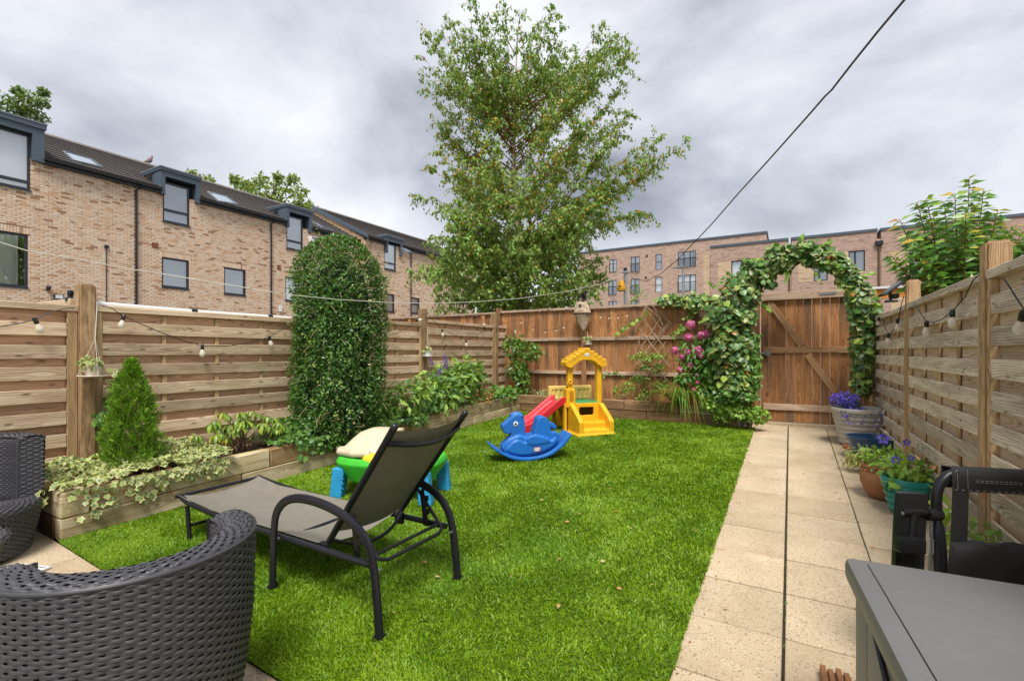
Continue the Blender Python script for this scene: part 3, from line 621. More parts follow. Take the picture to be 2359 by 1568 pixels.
board('sleeper', (-.665, 7.43, .63), (-.665, 7.80, .63), .15, .09, M['sleeper_dark'], bb, (1, 0, 0), ch=.008)
b = MB(); b.grid([[(x, y, .665 + .015 * math.sin(x * 13 + y * 5)) for x in lin(-4.2, -.72, 40)] for y in lin(7.4, 7.82, 6)]); b.build('soil', M['soil'], bb, smooth=60)

# ================================================================== THE TERRACE OF HOUSES (left)
HX = -22.0
def cB(x, y): return (x / 2.9352, y / 2.9352 + 184.2)          # pixel of one of my enlargements -> frame pixel
def cC(x, y): return (x / 4.053 + 515.8, y / 4.053 + 350)
def wr(f, xl, yt1, yb1, xr, yt2, yb2, X=HX):
    a, b_, c, d = (pX(*f(xl, yt1), X), pX(*f(xl, yb1), X), pX(*f(xr, yt2), X), pX(*f(xr, yb2), X))
    return [a.y, c.y, (b_.z + d.z) / 2, (a.z + c.z) / 2]
def brick_wall(root, X, y0, y1, z0, z1, holes, soldiers, singles, edge_fn=None):
    big, one = MB(), []; o = origin_of(root); pitch, rowh = .225, .075
    n = int((z1 - z0) / rowh) + 1; allb = []
    for r in range(n):
        z = z0 + r * rowh; y = y0 - (pitch / 2 if r % 2 else 0)
        while y < y1:
            segs = [(max(y, y0), min(y + .215, y1))]
            for hy0, hy1, hz0, hz1 in holes:
                if z + .065 > hz0 and z < hz1:
                    ns = []
                    for a, c in segs:
                        if c <= hy0 or a >= hy1: ns.append((a, c)); continue
                        if a < hy0: ns.append((a, hy0))
                        if c > hy1: ns.append((hy1, c))
                    segs = ns
            for a, c in segs:
                if c - a > .03: allb.append((a, c, z, min(z + .065, z1)))
            y += pitch
    for hy0, hy1, hz0, hz1 in soldiers:
        y = hy0
        while y < hy1 - .02: allb.append((y, min(y + .065, hy1), hz0, hz1)); y += .075
    def face(mb, a, c, z, zz, tint, rel=None):
        ox, oy, oz = rel or (0, 0, 0); xf = X + random.uniform(-.002, .002)
        v = [(xf - ox, a - oy, z - oz), (xf - ox, c - oy, z - oz), (xf - ox, c - oy, zz - oz), (xf - ox, a - oy, zz - oz)]; v += [(X - .02 - ox, q[1], q[2]) for q in v]
        mb.add(v, [(0, 1, 2, 3), (0, 4, 5, 1), (1, 5, 6, 2), (2, 6, 7, 3), (3, 7, 4, 0)], tint)
    allb.sort(key=lambda q: math.hypot(q[0] - 0, q[2] - 1.45))
    vis = 0
    for (a, c, z, zz) in allb:
        tint = min(1, max(0, random.betavariate(2.2, 2.0) if random.random() > .05 else .98))
        u, vq = None, None
        if vis < singles and z > 1.9:
            # inside the frame?
            d = -st * X + ct * a; uu = CX + F * (ct * X + st * a) / d
            if uu > 8:
                full = abs(c - a - .215) < .004 and abs(zz - z - .065) < .004; q = min(int(tint * 12), 11); key = (root.name, 'brick', q)
                if full:
                    if key not in _boxes:
                        mb = MB(); face(mb, 0, .215, 0, .065, (q + .5) / 12, (X, 0, 0)); me = mb.mesh('brick'); me.materials.append(M['brick']); _boxes[key] = me
                    ob = link('brick', _boxes[key], root); ob.location = Vector((X, a, z)) - o; vis += 1; continue
        face(big, a, c, z, zz, tint)
    tag(big.build('brickwork', M['brick'], root), kind='stuff')
    m = MB(); ys = sorted({y0, y1, *[h[0] for h in holes], *[h[1] for h in holes]}); zs = sorted({-.35, z0, z1, *[h[2] for h in holes], *[h[3] for h in holes]})
    ys = [y for y in ys if y0 <= y <= y1]; zs = [z for z in zs if z <= z1]
    for a, c in zip(ys[:-1], ys[1:]):
        for p, q in zip(zs[:-1], zs[1:]):
            if any(a >= h[0] - 1e-6 and c <= h[1] + 1e-6 and p >= h[2] - 1e-6 and q <= h[3] + 1e-6 for h in holes): continue
            m.add([(X - .012, a, p), (X - .012, c, p), (X - .012, c, q), (X - .012, a, q)], [(0, 1, 2, 3)])
    m.build('wall', M['mortar'], root)
def window(root, rect, X=HX, transom=None, blind='blind', blind_to=1.0, mullions=(), open_=0, lined=0):
    y0, y1, z0, z1 = rect; fr = .065; xf = X - .05
    b = MB(); b.box(xf - .05, xf, y0, y0 + fr, z0, z1); b.box(xf - .05, xf, y1 - fr, y1, z0, z1); b.box(xf - .05, xf, y0 + fr, y1 - fr, z1 - fr, z1); b.box(xf - .05, xf, y0 + fr, y1 - fr, z0, z0 + fr)
    b.box(xf - .2, xf - .05, y0 - .0, y0 + .01, z0, z1); b.box(xf - .2, xf - .05, y1 - .01, y1, z0, z1); b.box(xf - .2, xf - .05, y0, y1, z1 - .01, z1)
    b.box(xf - .02, X + .03, y0 - .02, y1 + .02, z0 - .045, z0 - .003)
    if transom: zt_ = z0 + (z1 - z0) * transom; b.box(xf - .05, xf + .004, y0 + fr, y1 - fr, zt_ - .05, zt_ + .05)
    for m_ in mullions: ym = y0 + (y1 - y0) * m_; b.box(xf - .05, xf + .003, ym - .03, ym + .03, z0 + fr, z1 - fr)
    w = b.build('window', M['anthracite'], root)
    def sub(name, mat, mk):
        q = MB(); mk(q); return q.build(name, M[mat], w)
    sub('pane', 'glass', lambda q: q.add([(xf - .03, y0 + fr, z0 + fr), (xf - .03, y1 - fr, z0 + fr), (xf - .03, y1 - fr, z1 - fr), (xf - .03, y0 + fr, z1 - fr)], [(0, 1, 2, 3)]))
    xb = xf - .10
    def mkb(q):
        z = z1 - fr; zl = z1 - (z1 - z0) * blind_to
        while z > zl + fr: q.add([(xb, y0, z), (xb, y1, z), (xb + .022, y1, z - .0405), (xb + .022, y0, z - .0405)], [(0, 1, 2, 3)]); z -= .042
    if blind == 'blind': sub('blind', 'blind', mkb)
    elif blind == 'sheet':
        def mks(q):
            rows = []
            for zz in lin(z0, z1, 9): rows.append([(xb + random.uniform(-.01, .01), yy, zz) for yy in lin(y0, y1, 9)])
            q.grid(rows)
        sub('roller_blind', 'blind', mks)
    elif blind == 'curtain':
        sub('curtain', 'curtain', lambda q: q.grid([[(xf - .065 + .02 * math.sin(yy * 30), yy, zz) for yy in lin(y0, y0 + (y1 - y0) * .86, 60)] for zz in (z0, z1 - .1)]))
    sub('room', 'dark_room', lambda q: q.box(xf - .6, xf - .55, y0 - .3, y1 + .3, z0 - .3, z1 + .3))
    return w
EAVE, RS = 8.02, .507
def rz_(X, e=EAVE, hx=HX): return e + .08 + RS * (hx - X)
def roofpt(u, v, e=EAVE, hx=HX):
    d = ray(u, v); t = (e + .08 + RS * hx - H) / (d[2] + RS * d[0]); return Vector((t * d[0], t * d[1], H + t * d[2]))
def roof(root, y0, y1, e, hx, depth=4.5, gaps=()):
    def spans(a):
        s = [(y0, y1)]
        for p, q, zt in gaps:
            if a > (zt - e - .12) / RS: continue
            s = [(a, c) for u, v in s for a, c in ((u, min(v, p)), (max(u, q), v)) if c - a > .01]
        return s
    n = 14; L = depth + .25
    for i in range(n):                                     # courses of tiles, each lapping the one below
        a = -.25 + L * i / n; c = a + L / n + .06; xa, xc = hx - a, hx - c; za, zc = e + .08 + RS * a, e + .08 + RS * c
        b = MB()
        for u, v in spans(a): b.prism([(xa, za + .085), (xc, zc + .022), (xc, zc), (xa, za + .026)], u, v, lambda p, q, d: (p, d, q))
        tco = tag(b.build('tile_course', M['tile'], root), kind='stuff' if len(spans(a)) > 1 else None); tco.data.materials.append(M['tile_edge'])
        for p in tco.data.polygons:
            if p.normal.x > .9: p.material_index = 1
    b = MB(); zr = e + .08 + RS * depth; b.prism([(hx - depth - .2, zr - .03), (hx - depth - .12, zr + .07), (hx - depth, zr + .10), (hx - depth + .12, zr + .07), (hx - depth + .2, zr - .03)], y0, y1, lambda p, q, d: (p, d, q)); b.build('ridge', M['tile'], root)
    for u, v in spans(0):
        b = MB(); b.prism([(hx + .12, e - .06), (hx + .25, e - .06), (hx + .27, e + .05), (hx + .22, e + .05), (hx + .21, e - .03), (hx + .12, e - .03)], u, v, lambda p, q, d: (p, d, q)); b.build('gutter', M['gutter'], root)
        b = MB(); b.box(hx - .1, hx + .13, u, v, e - .16, e - .065); b.build('soffit', M['gutter'], root)
    b = MB(); b.prism([(hx - depth, zr - .1), (hx - 2 * depth, e), (hx - 2 * depth, -.35), (hx - depth, -.35)], y0, y1, lambda p, q, d: (p, d, q)); b.build('rear_wall', M['mortar'], root)
def dormer(root, y0, y1, zb, zt, win, hx=HX, leg=.16, cap=.10, depth=2.2, **k):
    b = MB(); xo = hx + .16
    b.box(hx - .35, xo, y0, y0 + leg, zb, zt); b.box(hx - .35, xo, y1 - leg, y1, zb, zt); b.box(hx - .35, xo, y0 + leg, y1 - leg, zt - .22, zt)
    b.box(hx - depth, hx - .352, y0 + .01, y0 + .09, zb + .1, zt); b.box(hx - depth, hx - .352, y1 - .09, y1 - .01, zb + .1, zt)
    d = b.build('dormer', M['zinc'], root)
    c = MB(); c.box(hx - depth, xo + .05, y0 - .04, y1 + .04, zt + .002, zt + cap); c.build('dormer_roof', M['zinc'], d)
    e_ = MB(); e_.box(hx - depth - .02, xo + .07, y0 - .06, y1 + .06, zt + cap + .002, zt + cap + .05); e_.build('edge_trim', M['zinc_light'], d)
    window(root, win, hx + .02, **k)
def skylight(root, pts, e=EAVE, hx=HX):
    P = [roofpt(*p, e, hx) for p in pts]; n = (P[1] - P[0]).cross(P[3] - P[0]).normalized(); n = n if n.z > 0 else -n
    c = sum(P, Vector()) / 4; b = MB(); fo = [p + n * .11 for p in P]; fi = [c + (p - c) * .86 + n * .11 for p in P]
    b.add([*P, *fo, *fi], [(0, 1, 5, 4), (1, 2, 6, 5), (2, 3, 7, 6), (3, 0, 4, 7), (4, 5, 9, 8), (5, 6, 10, 9), (6, 7, 11, 10), (7, 4, 8, 11)]); s = b.build('skylight', M['zinc_light'], root)
    q = MB(); q.add([p + n * -.015 for p in fi], [(0, 1, 2, 3)]); q.build('pane', M['glass_sky'], s)
    q = MB(); q.add([p + n * -.028 for p in fi], [(0, 1, 2, 3)]); q.build('blind', M['blind'], s)
def downpipe(root, y, top, hx=HX):
    b = MB(); b.tube([(hx + .2, y + .18, top), (hx + .12, y + .1, top - .12), (hx + .06, y, top - .22), (hx + .06, y, -.2)], .038, 8); b.build('downpipe', M['gutter'], root, smooth=50)
def vent(root, u, v, X=HX):
    p = pX(u, v, X); b = MB(); b.box(X - .01, X + .02, p.y - .10, p.y + .10, p.z - .10, p.z + .10); s = [MB() for _ in range(4)]
    o = b.build('air_vent', M['stem'], root)
    q = MB()
    for i in range(4): q.box(X + .021, X + .03, p.y - .09, p.y + .09, p.z - .08 + i * .045, p.z - .055 + i * .045)
    q.build('louvre', M['terra_red'], o)
def lintel(r): return (r[0] - .07, r[1] + .07, r[3] + .006, r[3] + .216)

yAB = pX(311, 600, HX).y; yBC = pX(622, 600, HX).y; yCD = pX(828, 560, HX).y
zsw = EAVE - .07
# house at the left edge of the frame
hA = thing('terraced_house', 'buff brick terraced house at the far left with a wide dormer and a curtained window', 'house', (HX, 5, .0), group='brick terraced houses')
w1 = wr(cB, 10, 1020, 1385, 190, 1045, 1405); w1[0] = w1[1] - 1.55
dA = [pX(*cB(290, 345), HX).y, pX(*cB(290, 568), HX).z, pX(*cB(290, 350), HX).z]; w2 = [0, pX(*cB(205, 700), HX).y, pX(*cB(205, 748), HX).z, dA[2] - .25]; w2[0] = w2[1] - 2.6
so_ = lintel(w1)
brick_wall(hA, HX, 2.0, yAB, .85, zsw, [w1, w2, so_], [so_], 300)
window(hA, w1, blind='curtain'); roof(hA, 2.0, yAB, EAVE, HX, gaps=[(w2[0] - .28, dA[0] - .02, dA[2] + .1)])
dormer(hA, w2[0] - .3, dA[0], dA[1], dA[2], w2, blind='sheet', transom=.14, leg=.30, cap=.16)
skylight(hA, [cB(420, 495), cB(615, 550), cB(695, 608), cB(490, 560)])
p = pX(*cB(718, 1128), HX); b = MB(); b.box(HX, HX + .06, p.y - .06, p.y + .06, p.z - .06, p.z + .06); b.tube([(HX + .02, p.y, p.z - .06), (HX + .02, p.y, 2)], .014, 6); b.build('cable_box', M['gutter'], hA)
p = pX(*cB(393, 1467), HX); b = MB(); b.box(HX + .05, HX + .10, p.y - .13, p.y + .13, p.z - .09, p.z + .09); fl = b.build('floodlight', M['gutter'], hA); b = MB(); b.box(HX + .101, HX + .108, p.y - .10, p.y + .10, p.z - .06, p.z + .065); b.build('lens', M['white'], fl)
b = MB(); b.lathe([(.0, 0), (.06, .01), (.07, .07), (.05, .13), (0, .14)], (HX + .12, p.y - .28, p.z + .22), 10); b.box(HX, HX + .06, p.y - .31, p.y - .25, p.z + .2, p.z + .30); b.build('sensor', M['gutter'], fl)
# second house
hB = thing('terraced_house', 'buff brick terraced house with two blinds-covered windows right of the first downpipe', 'house', (HX, 10, .0), group='brick terraced houses')
wB1 = wr(cB, 1095, 1195, 1395, 1278, 1222, 1415); wB2 = wr(cB, 1515, 1265, 1445, 1660, 1284, 1459); wBu = wr(cB, 1100, 690, 953, 1282, 725, 990)
dB = wr(cB, 1075, 607, 776, 1340, 690, 838)
so1, so2 = lintel(wB1), lintel(wB2)
brick_wall(hB, HX, yAB + .01, yBC, .85, zsw, [wB1, wB2, wBu, so1, so2], [so1, so2], 300)
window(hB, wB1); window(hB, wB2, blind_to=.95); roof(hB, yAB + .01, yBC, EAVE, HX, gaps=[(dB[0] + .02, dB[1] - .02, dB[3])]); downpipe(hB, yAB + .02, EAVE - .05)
dormer(hB, dB[0], dB[1], dB[2], dB[3], wBu, transom=.30)
skylight(hB, [cB(1395, 765), cB(1525, 797), cB(1608, 855), cB(1470, 832)])
vent(hB, *cB(1047, 1118))
# third house
hC = thing('terraced_house', 'buff brick terraced house with a white alarm box, partly behind the clipped shrub', 'house', (HX, 17, .0), group='brick terraced houses')
wC1 = wr(cB, 1930, 1330, 1490, 2062, 1346, 1503); wCu = wr(cB, 1936, 915, 1140, 2048, 935, 1158); dC = wr(cB, 1925, 856, 996, 2097, 910, 1035); so3 = lintel(wC1)
brick_wall(hC, HX, yBC + .01, yCD, .85, zsw, [wC1, wCu, so3], [so3], 0)
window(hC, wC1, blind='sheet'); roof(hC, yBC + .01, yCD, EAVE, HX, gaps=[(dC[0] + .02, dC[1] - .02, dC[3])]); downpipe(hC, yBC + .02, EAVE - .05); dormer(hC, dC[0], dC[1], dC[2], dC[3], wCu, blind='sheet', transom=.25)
skylight(hC, [cC(815, 662), cC(905, 690), cC(1012, 752), cC(905, 715)]); vent(hC, *cB(1885, 1268))
p = pX(*cC(848, 828), HX); b = MB(); b.box(HX, HX + .16, p.y - .42, p.y + .42, p.z - .16, p.z + .16); ab_ = b.build('alarm_box', M['white'], hC, bevel=.03)
q = MB()
for i in range(3): q.box(HX + .161, HX + .166, p.y - .28 + i * .22, p.y - .13 + i * .22, p.z + .04, p.z + .12)
q.build('grille', M['gutter'], ab_)
p = pX(*cC(522, 1460), HX); b = MB(); b.box(HX, HX + .1, p.y - .06, p.y + .06, p.z - .16, p.z + .16); b.build('outside_lamp', M['white'], hC)
# fourth house, on the stepped-forward end of the terrace
HX2, E2 = -21.4, EAVE + .18
hD = thing('terraced_house', 'buff brick end house with raised roof verge, right of the clipped shrub', 'house', (HX2, 26, .0), group='brick terraced houses')
y2e = 31.0
wD1 = wr(cC, 1520, 1325, 1492, 1592, 1328, 1497, HX2); wD2 = wr(cC, 1742, 1358, 1505, 1825, 1362, 1508, HX2); wDu = wr(cC, 1496, 845, 1090, 1605, 872, 1110, HX2); dD = wr(cC, 1498, 800, 942, 1650, 832, 972, HX2)
so4, so5 = lintel(wD1), lintel(wD2)
brick_wall(hD, HX2, yCD + .01, y2e, .85, E2 - .07, [wD1, wD2, wDu, so4, so5], [so4, so5], 0)
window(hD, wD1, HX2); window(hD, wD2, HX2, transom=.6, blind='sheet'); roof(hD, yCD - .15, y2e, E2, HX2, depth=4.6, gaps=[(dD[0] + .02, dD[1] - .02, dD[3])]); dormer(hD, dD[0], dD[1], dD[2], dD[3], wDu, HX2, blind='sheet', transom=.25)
skylight(hD, [cC(1650, 905), cC(1690, 915), cC(1765, 955), cC(1715, 945)], E2, HX2)
b = MB(); b.prism([(HX2 + .02, E2 - .1), (HX2 + .02, -.35), (HX2 - 9, -.35), (HX2 - 9, E2 - .1), (HX2 - 4.6, E2 + RS * 4.6)], yCD - .11, yCD + .005, lambda p, q, d: (p, d, q)); b.build('gable_wall', flatbrick('buff_brick_gable', (.60, .43, .27), (.52, .35, .21), (.40, .27, .17), 0), hD)
b = MB(); b.prism([(HX2 + .3, E2 + .10), (HX2 + .3, E2 - .12), (HX2 - 4.6, E2 + RS * 4.6 - .10), (HX2 - 4.6, E2 + RS * 4.6 + .17)], yCD - .22, yCD - .16, lambda p, q, d: (p, d, q)); b.build('verge', M['zinc'], hD)
downpipe(hD, pX(945, 640, HX2).y + .0, E2 - .05, HX2)

# ================================================================== THE FLATS AND HOUSES BEYOND THE BACK FENCE
def cE(x, y): return (1363.2 + x / 6.74, 515.8 + y / 6.74)
def cG(x, y): return (1639.5 + x / 8.512, 515.8 + y / 8.512)
def yr(f, xl, yt1, yb1, xr, yt2, yb2, Y):
    a, b_, c, d = (pY(*f(xl, yt1), Y), pY(*f(xl, yb1), Y), pY(*f(xr, yt2), Y), pY(*f(xr, yb2), Y)); return [a.x, c.x, (b_.z + d.z) / 2, (a.z + c.z) / 2]
def wall_y(root, Y, x0, x1, z1, holes, mat, depth=8, name='wall'):
    m = MB(); xs = sorted({x0, x1, *[h[0] for h in holes], *[h[1] for h in holes]}); zs = sorted({-.35, z1, *[h[2] for h in holes], *[h[3] for h in holes]})
    for a, c in zip(xs[:-1], xs[1:]):
        for p, q in zip(zs[:-1], zs[1:]):
            if any(a >= h[0] - 1e-6 and c <= h[1] + 1e-6 and p >= h[2] - 1e-6 and q <= h[3] + 1e-6 for h in holes):
                for h in holes: pass
                continue
            m.add([(a, Y, p), (c, Y, p), (c, Y, q), (a, Y, q)], [(0, 1, 2, 3)])
    for h in holes: m.add([(h[0], Y, h[2]), (h[1], Y, h[2]), (h[1], Y, h[3]), (h[0], Y, h[3]), (h[0], Y + .12, h[2]), (h[1], Y + .12, h[2]), (h[1], Y + .12, h[3]), (h[0], Y + .12, h[3])], [(0, 1, 5, 4), (1, 2, 6, 5), (2, 3, 7, 6), (3, 0, 4, 7)])
    m.add([(x0, Y, -.35), (x0, Y + depth, -.35), (x0, Y + depth, z1), (x0, Y, z1), (x1, Y, -.35), (x1, Y + depth, -.35), (x1, Y + depth, z1), (x1, Y, z1)], [(0, 1, 2, 3), (4, 7, 6, 5), (3, 2, 6, 7), (1, 5, 6, 2)])
    m.build(name, mat, root)
def window_y(root, r, Y, mull=(), trans=(), rail=False, blind=1.0, fr=.07, dark=None):
    x0, x1, z0, z1 = r; yf = Y + .06; b = MB()
    b.box(x0, x0 + fr, yf, yf + .06, z0, z1); b.box(x1 - fr, x1, yf, yf + .06, z0, z1); b.box(x0 + fr, x1 - fr, yf, yf + .06, z0, z0 + fr); b.box(x0 + fr, x1 - fr, yf, yf + .06, z1 - fr, z1)
    for m_ in mull: xm_ = x0 + (x1 - x0) * m_; b.box(xm_ - fr * .8, xm_ + fr * .8, yf - .004, yf + .055, z0 + fr, z1 - fr)
    for m_ in trans: zm_ = z0 + (z1 - z0) * m_; b.box(x0 + fr, x1 - fr, yf - .004, yf + .055, zm_ - fr / 2, zm_ + fr / 2)
    w = b.build('window', M['anthracite'], root)
    q = MB(); q.add([(x0 + fr, yf + .03, z0 + fr), (x1 - fr, yf + .03, z0 + fr), (x1 - fr, yf + .03, z1 - fr), (x0 + fr, yf + .03, z1 - fr)], [(0, 1, 2, 3)]); q.build('pane', M['glass'], w)
    q = MB(); xe = x1 if dark is None else x0 + (x1 - x0) * dark; q.box(x0, xe, yf + .14, yf + .16, z0 + (z1 - z0) * (1 - blind), z1); q.build('curtain', M['blind'], w)
    q = MB(); q.box(x0 - .3, x1 + .3, yf + .5, yf + .55, z0 - .3, z1 + .3); q.build('room', M['dark_room'], w)
    if rail:
        q = MB(); zr = z0 + 1.05; q.box(x0 - .04, x1 + .04, Y - .10, Y - .06, zr, zr + .05); n = int((x1 - x0) / .12)
        for i in range(n + 1): xx = x0 + (x1 - x0) * i / n; q.box(xx - .010, xx + .010, Y - .09, Y - .07, z0 + .05, zr)
        q.box(x0 - .04, x1 + .04, Y - .10, Y - .06, z0 + .02, z0 + .05); q.build('balcony_rail', M['anthracite'], w)
YA, YBk = 60.0, 42.0
fa = thing('apartment_block', 'tall flat-roofed brown brick apartment block right of the birch, four columns of windows', 'building', (-11, YA, 0))
za = pY(1765, 537, YA).z; xa0, xa1 = pY(1330, 700, YA).x, pY(1765, 537, YA).x
ws = []
for (xl, t1, b1, xr, t2, b2, kw) in [
    (270, 552, 750, 383, 545, 742, dict(mull=(.5,), rail=True)), (603, 512, 752, 740, 503, 743, dict(mull=(.5,), rail=True)), (985, 473, 718, 1088, 466, 713, dict(trans=(.5,))), (1333, 437, 678, 1612, 417, 664, dict(mull=(.34, .68), rail=True, dark=.78)),
    (255, 877, 1104, 383, 870, 1098, dict(mull=(.5,), rail=True)), (600, 853, 1085, 735, 847, 1080, dict(mull=(.5,), rail=True)), (983, 823, 1064, 1088, 818, 1060, dict(trans=(.5,))), (1333, 798, 1046, 1612, 782, 1030, dict(mull=(.34, .68), rail=True)),
    (255, 1200, 1420, 383, 1196, 1416, dict(mull=(.5,))), (600, 1187, 1412, 735, 1183, 1408, dict(mull=(.5,))), (983, 1166, 1400, 1088, 1162, 1396, dict(trans=(.5,)))]:
    ws.append((yr(cE, xl, t1, b1, xr, t2, b2, YA), kw))
wall_y(fa, YA, xa0, xa1, za, [w[0] for w in ws], M['brick_far'], 10)
for w_, kw in ws: window_y(fa, w_, YA, **kw)
b = MB(); b.box(xa0 - .1, xa1 + .1, YA - .1, YA + 10, za + .002, za + .22); b.build('roof_coping', M['zinc'], fa)
for x, y in ((850, 497), (835, 832)):
    p = pY(*cE(x, y), YA); b = MB(); b.box(p.x - .12, p.x + .12, YA - .05, YA, p.z - .12, p.z + .12); b.build('air_vent', M['gutter'], fa)
xs_ = [pY(1636, 565, YBk).x, -.05, pY(2024, 534, YBk).x, pY(2262, 510, YBk).x, pY(2470, 490, YBk).x]
zB = 10.0
labs = ['flat-roofed grey-brown brick town house left of the ivy arch top', 'flat-roofed grey-brown brick town house directly behind the ivy arch', 'flat-roofed grey-brown brick town house behind the pointed-leaf bush, right of the hopper pipe', 'flat-roofed grey-brown brick town house at the far right edge behind the tall post']
wsets = [[((1684, 602, 1745, 596), 1.55)], [((1954, 580, 1992, 575), 1.5), ((1874, 600, 1906, 597), 1.55)], [((2094, 577, 2150, 571), 1.5)], [((2330, 560, 2362, 556), 1.5)]]
for i in range(4):
    t = thing('town_house', labs[i], 'house', ((xs_[i] + xs_[i + 1]) / 2, YBk, 0), group='town houses beyond the gate')
    x0, x1 = xs_[i] + (.12 if i else 0), xs_[i + 1] - .12; holes = []
    for (ua, va, ub, vb), h in wsets[i]:
        p, q = pY(ua, va, YBk), pY(ub, vb, YBk); holes.append([p.x, q.x, (p.z + q.z) / 2 - h, (p.z + q.z) / 2]); holes.append([p.x, q.x, (p.z + q.z) / 2 - h - 2.8, (p.z + q.z) / 2 - 2.8])
    wall_y(t, YBk, x0, x1, zB, holes, M['brick_mid'], 8)
    for h in holes:
        window_y(t, h, YBk, mull=(.4,)); b = MB(); b.box(h[0] - 1.0, h[0] - .02, YBk - .014, YBk - .002, h[2], h[3]); b.build('buff_panel', M['brick_buff_flat'], t)
        b = MB(); xx = h[0] - 1.0
        while xx < h[1] + .2: b.box(xx, xx + .065, YBk - .012, YBk - .002, h[3] + .01, h[3] + .225, random.random()); xx += .078
        tag(b.build('soldier_course', M['brick_mid'], t), kind='stuff')
    b = MB(); b.box(x0 - .05, x1 + .05, YBk - .07, YBk + 8, zB + .002, zB + .18); b.build('roof_coping', M['zinc'], t)
    b = MB(); b.box(x1 + .001, x1 + .239, YBk + .05, YBk + 7, -.35, zB - .55); b.build('party_wall', M['brick_buff_flat'], t)
    b = MB(); b.tube([(x1 + .12, YBk - .06, zB - .9), (x1 + .12, YBk - .06, -.3)], .05, 8); dp = b.build('downpipe', M['stem'], t); b = MB(); b.box(x1 - .1, x1 + .34, YBk - .2, YBk + .04, zB - 1.0, zB - .72); b.build('hopper', M['gutter'], dp)
b = MB(); b.box(xs_[0] - .55, xs_[0] - .01, YBk + .1, YBk + 7, -.35, zB - .5); b.build('buff_pier', M['brick_buff_flat'], bpy.data.objects['town_house'])

# ================================================================== PLANTS
def stems(root, curves, r0, r1, mat, name='stem', n=5, joined=False):
    b = MB()
    for c in curves:
        k = len(c); b.tube(c, [r0 + (r1 - r0) * i / (k - 1) for i in range(k)], n)
    return b.build(name, mat, root, smooth=60)
def bez(a, b_, c, n=6):
    a, b_, c = Vector(a), Vector(b_), Vector(c); return [(1 - t) ** 2 * a + 2 * t * (1 - t) * b_ + t * t * c for t in lin(0, 1, n)]
def blob_leaves(root, c, rad, n, size, kind, mat, shell=(.6, 1.0), up=.35, droop=.4, jit=.5, singles=0, tint=None, name='foliage', zmin=None, half=None, bias=None):
    d = rnd_dir(n * 2)
    if half is not None: d = d[(d @ vv(*half)) > -.35]
    d = d[:n]; n = len(d); rr = shell[0] + (shell[1] - shell[0]) * rng.random(n) ** .6
    P = vv(*c) + d * vv(*rad) * rr[:, None]
    if zmin is not None: k = P[:, 2] > zmin; P, d, rr = P[k], d[k], rr[k]; n = len(P)
    Nn = d + vv(0, 0, up) + rng.normal(0, jit, (n, 3)); T = rng.normal(0, .6, (n, 3)) + d * .6 + vv(0, 0, -droop)
    tt = (rng.random(n) * .75 + .25 * rr * np.clip(d[:, 2] * .5 + .6, 0, 1)) if tint is None else tint(n)
    return leaves(root, P, T, Nn, size * (.65 + .6 * rng.random(n)), kind, mat, tt, name, singles)

# --- tall clipped evergreen column
hc = Vector((-4.26, 3.575, .5)); hedge = thing('clipped_shrub', 'tall dome-topped clipped evergreen shrub standing against the left fence', 'shrub', (hc.x, hc.y, .5))
def hedge_pts(n, inset=0):
    hz = rng.random(n * 2) * 2.28; a = rng.random(n * 2) * 2 * math.pi; top = 2.22; rx, ry = .39, .485
    zz = hz; cap = 1.66; f = np.where(zz < cap, 1 - .10 * np.clip((.45 - zz) / .45, 0, 1), np.sqrt(np.clip(1 - ((zz - cap) / (top - cap)) ** 2, 0, 1)))
    bump = 1 + .06 * np.sin(a * 3 + zz * 4) + .05 * np.sin(a * 7 - zz * 9) + .03 * np.sin(a * 13 + zz * 17)
    k = (zz < top) & (rng.random(n * 2) < .35 + .65 * f); zz, a, f, bump = zz[k], a[k], f[k], bump[k]
    e = 2.6; cx, sy_ = np.sign(np.cos(a)) * np.abs(np.cos(a)) ** (2 / e), np.sign(np.sin(a)) * np.abs(np.sin(a)) ** (2 / e)
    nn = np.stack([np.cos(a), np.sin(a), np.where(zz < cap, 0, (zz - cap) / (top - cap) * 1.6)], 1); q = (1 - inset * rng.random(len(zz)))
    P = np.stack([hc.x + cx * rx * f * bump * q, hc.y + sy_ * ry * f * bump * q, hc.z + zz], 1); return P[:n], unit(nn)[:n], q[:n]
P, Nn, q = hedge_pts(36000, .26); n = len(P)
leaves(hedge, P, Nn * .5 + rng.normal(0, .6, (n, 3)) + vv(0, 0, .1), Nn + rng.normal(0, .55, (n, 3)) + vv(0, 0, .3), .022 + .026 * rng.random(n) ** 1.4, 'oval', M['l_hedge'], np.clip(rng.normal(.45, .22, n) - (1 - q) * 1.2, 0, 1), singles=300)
P, Nn, q = hedge_pts(120, 0); shp, sht, shn = [], [], []
for p, nn in zip(P, Nn):
    if nn[0] < -.4: continue
    d = Vector(nn) * .7 + Vector((random.uniform(-.4, .4), random.uniform(-.4, .4), random.uniform(.2, .9))); d.normalize(); L = random.uniform(.04, .12)
    for k in range(7): o_ = Vector(rnd_dir(1)[0]); shp.append(tuple(Vector(p) + d * L * k / 6)); sht.append(tuple(d * .6 + o_)); shn.append(tuple(d + o_ * .4))
leaves(hedge, shp, sht, shn, .03, 'oval', M['l_hedge'], .6 + .4 * rng.random(len(shp)), name='stray_shoots')
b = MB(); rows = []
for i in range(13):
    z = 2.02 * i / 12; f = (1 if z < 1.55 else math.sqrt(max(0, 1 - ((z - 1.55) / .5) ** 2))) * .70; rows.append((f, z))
b.lathe(rows, (hc.x, hc.y, hc.z - .05), 24, .38, .47); b.build('inner_growth', plain('shaded_twigs', (.018, .026, .010), .95, var=.4, scale=30), hedge)
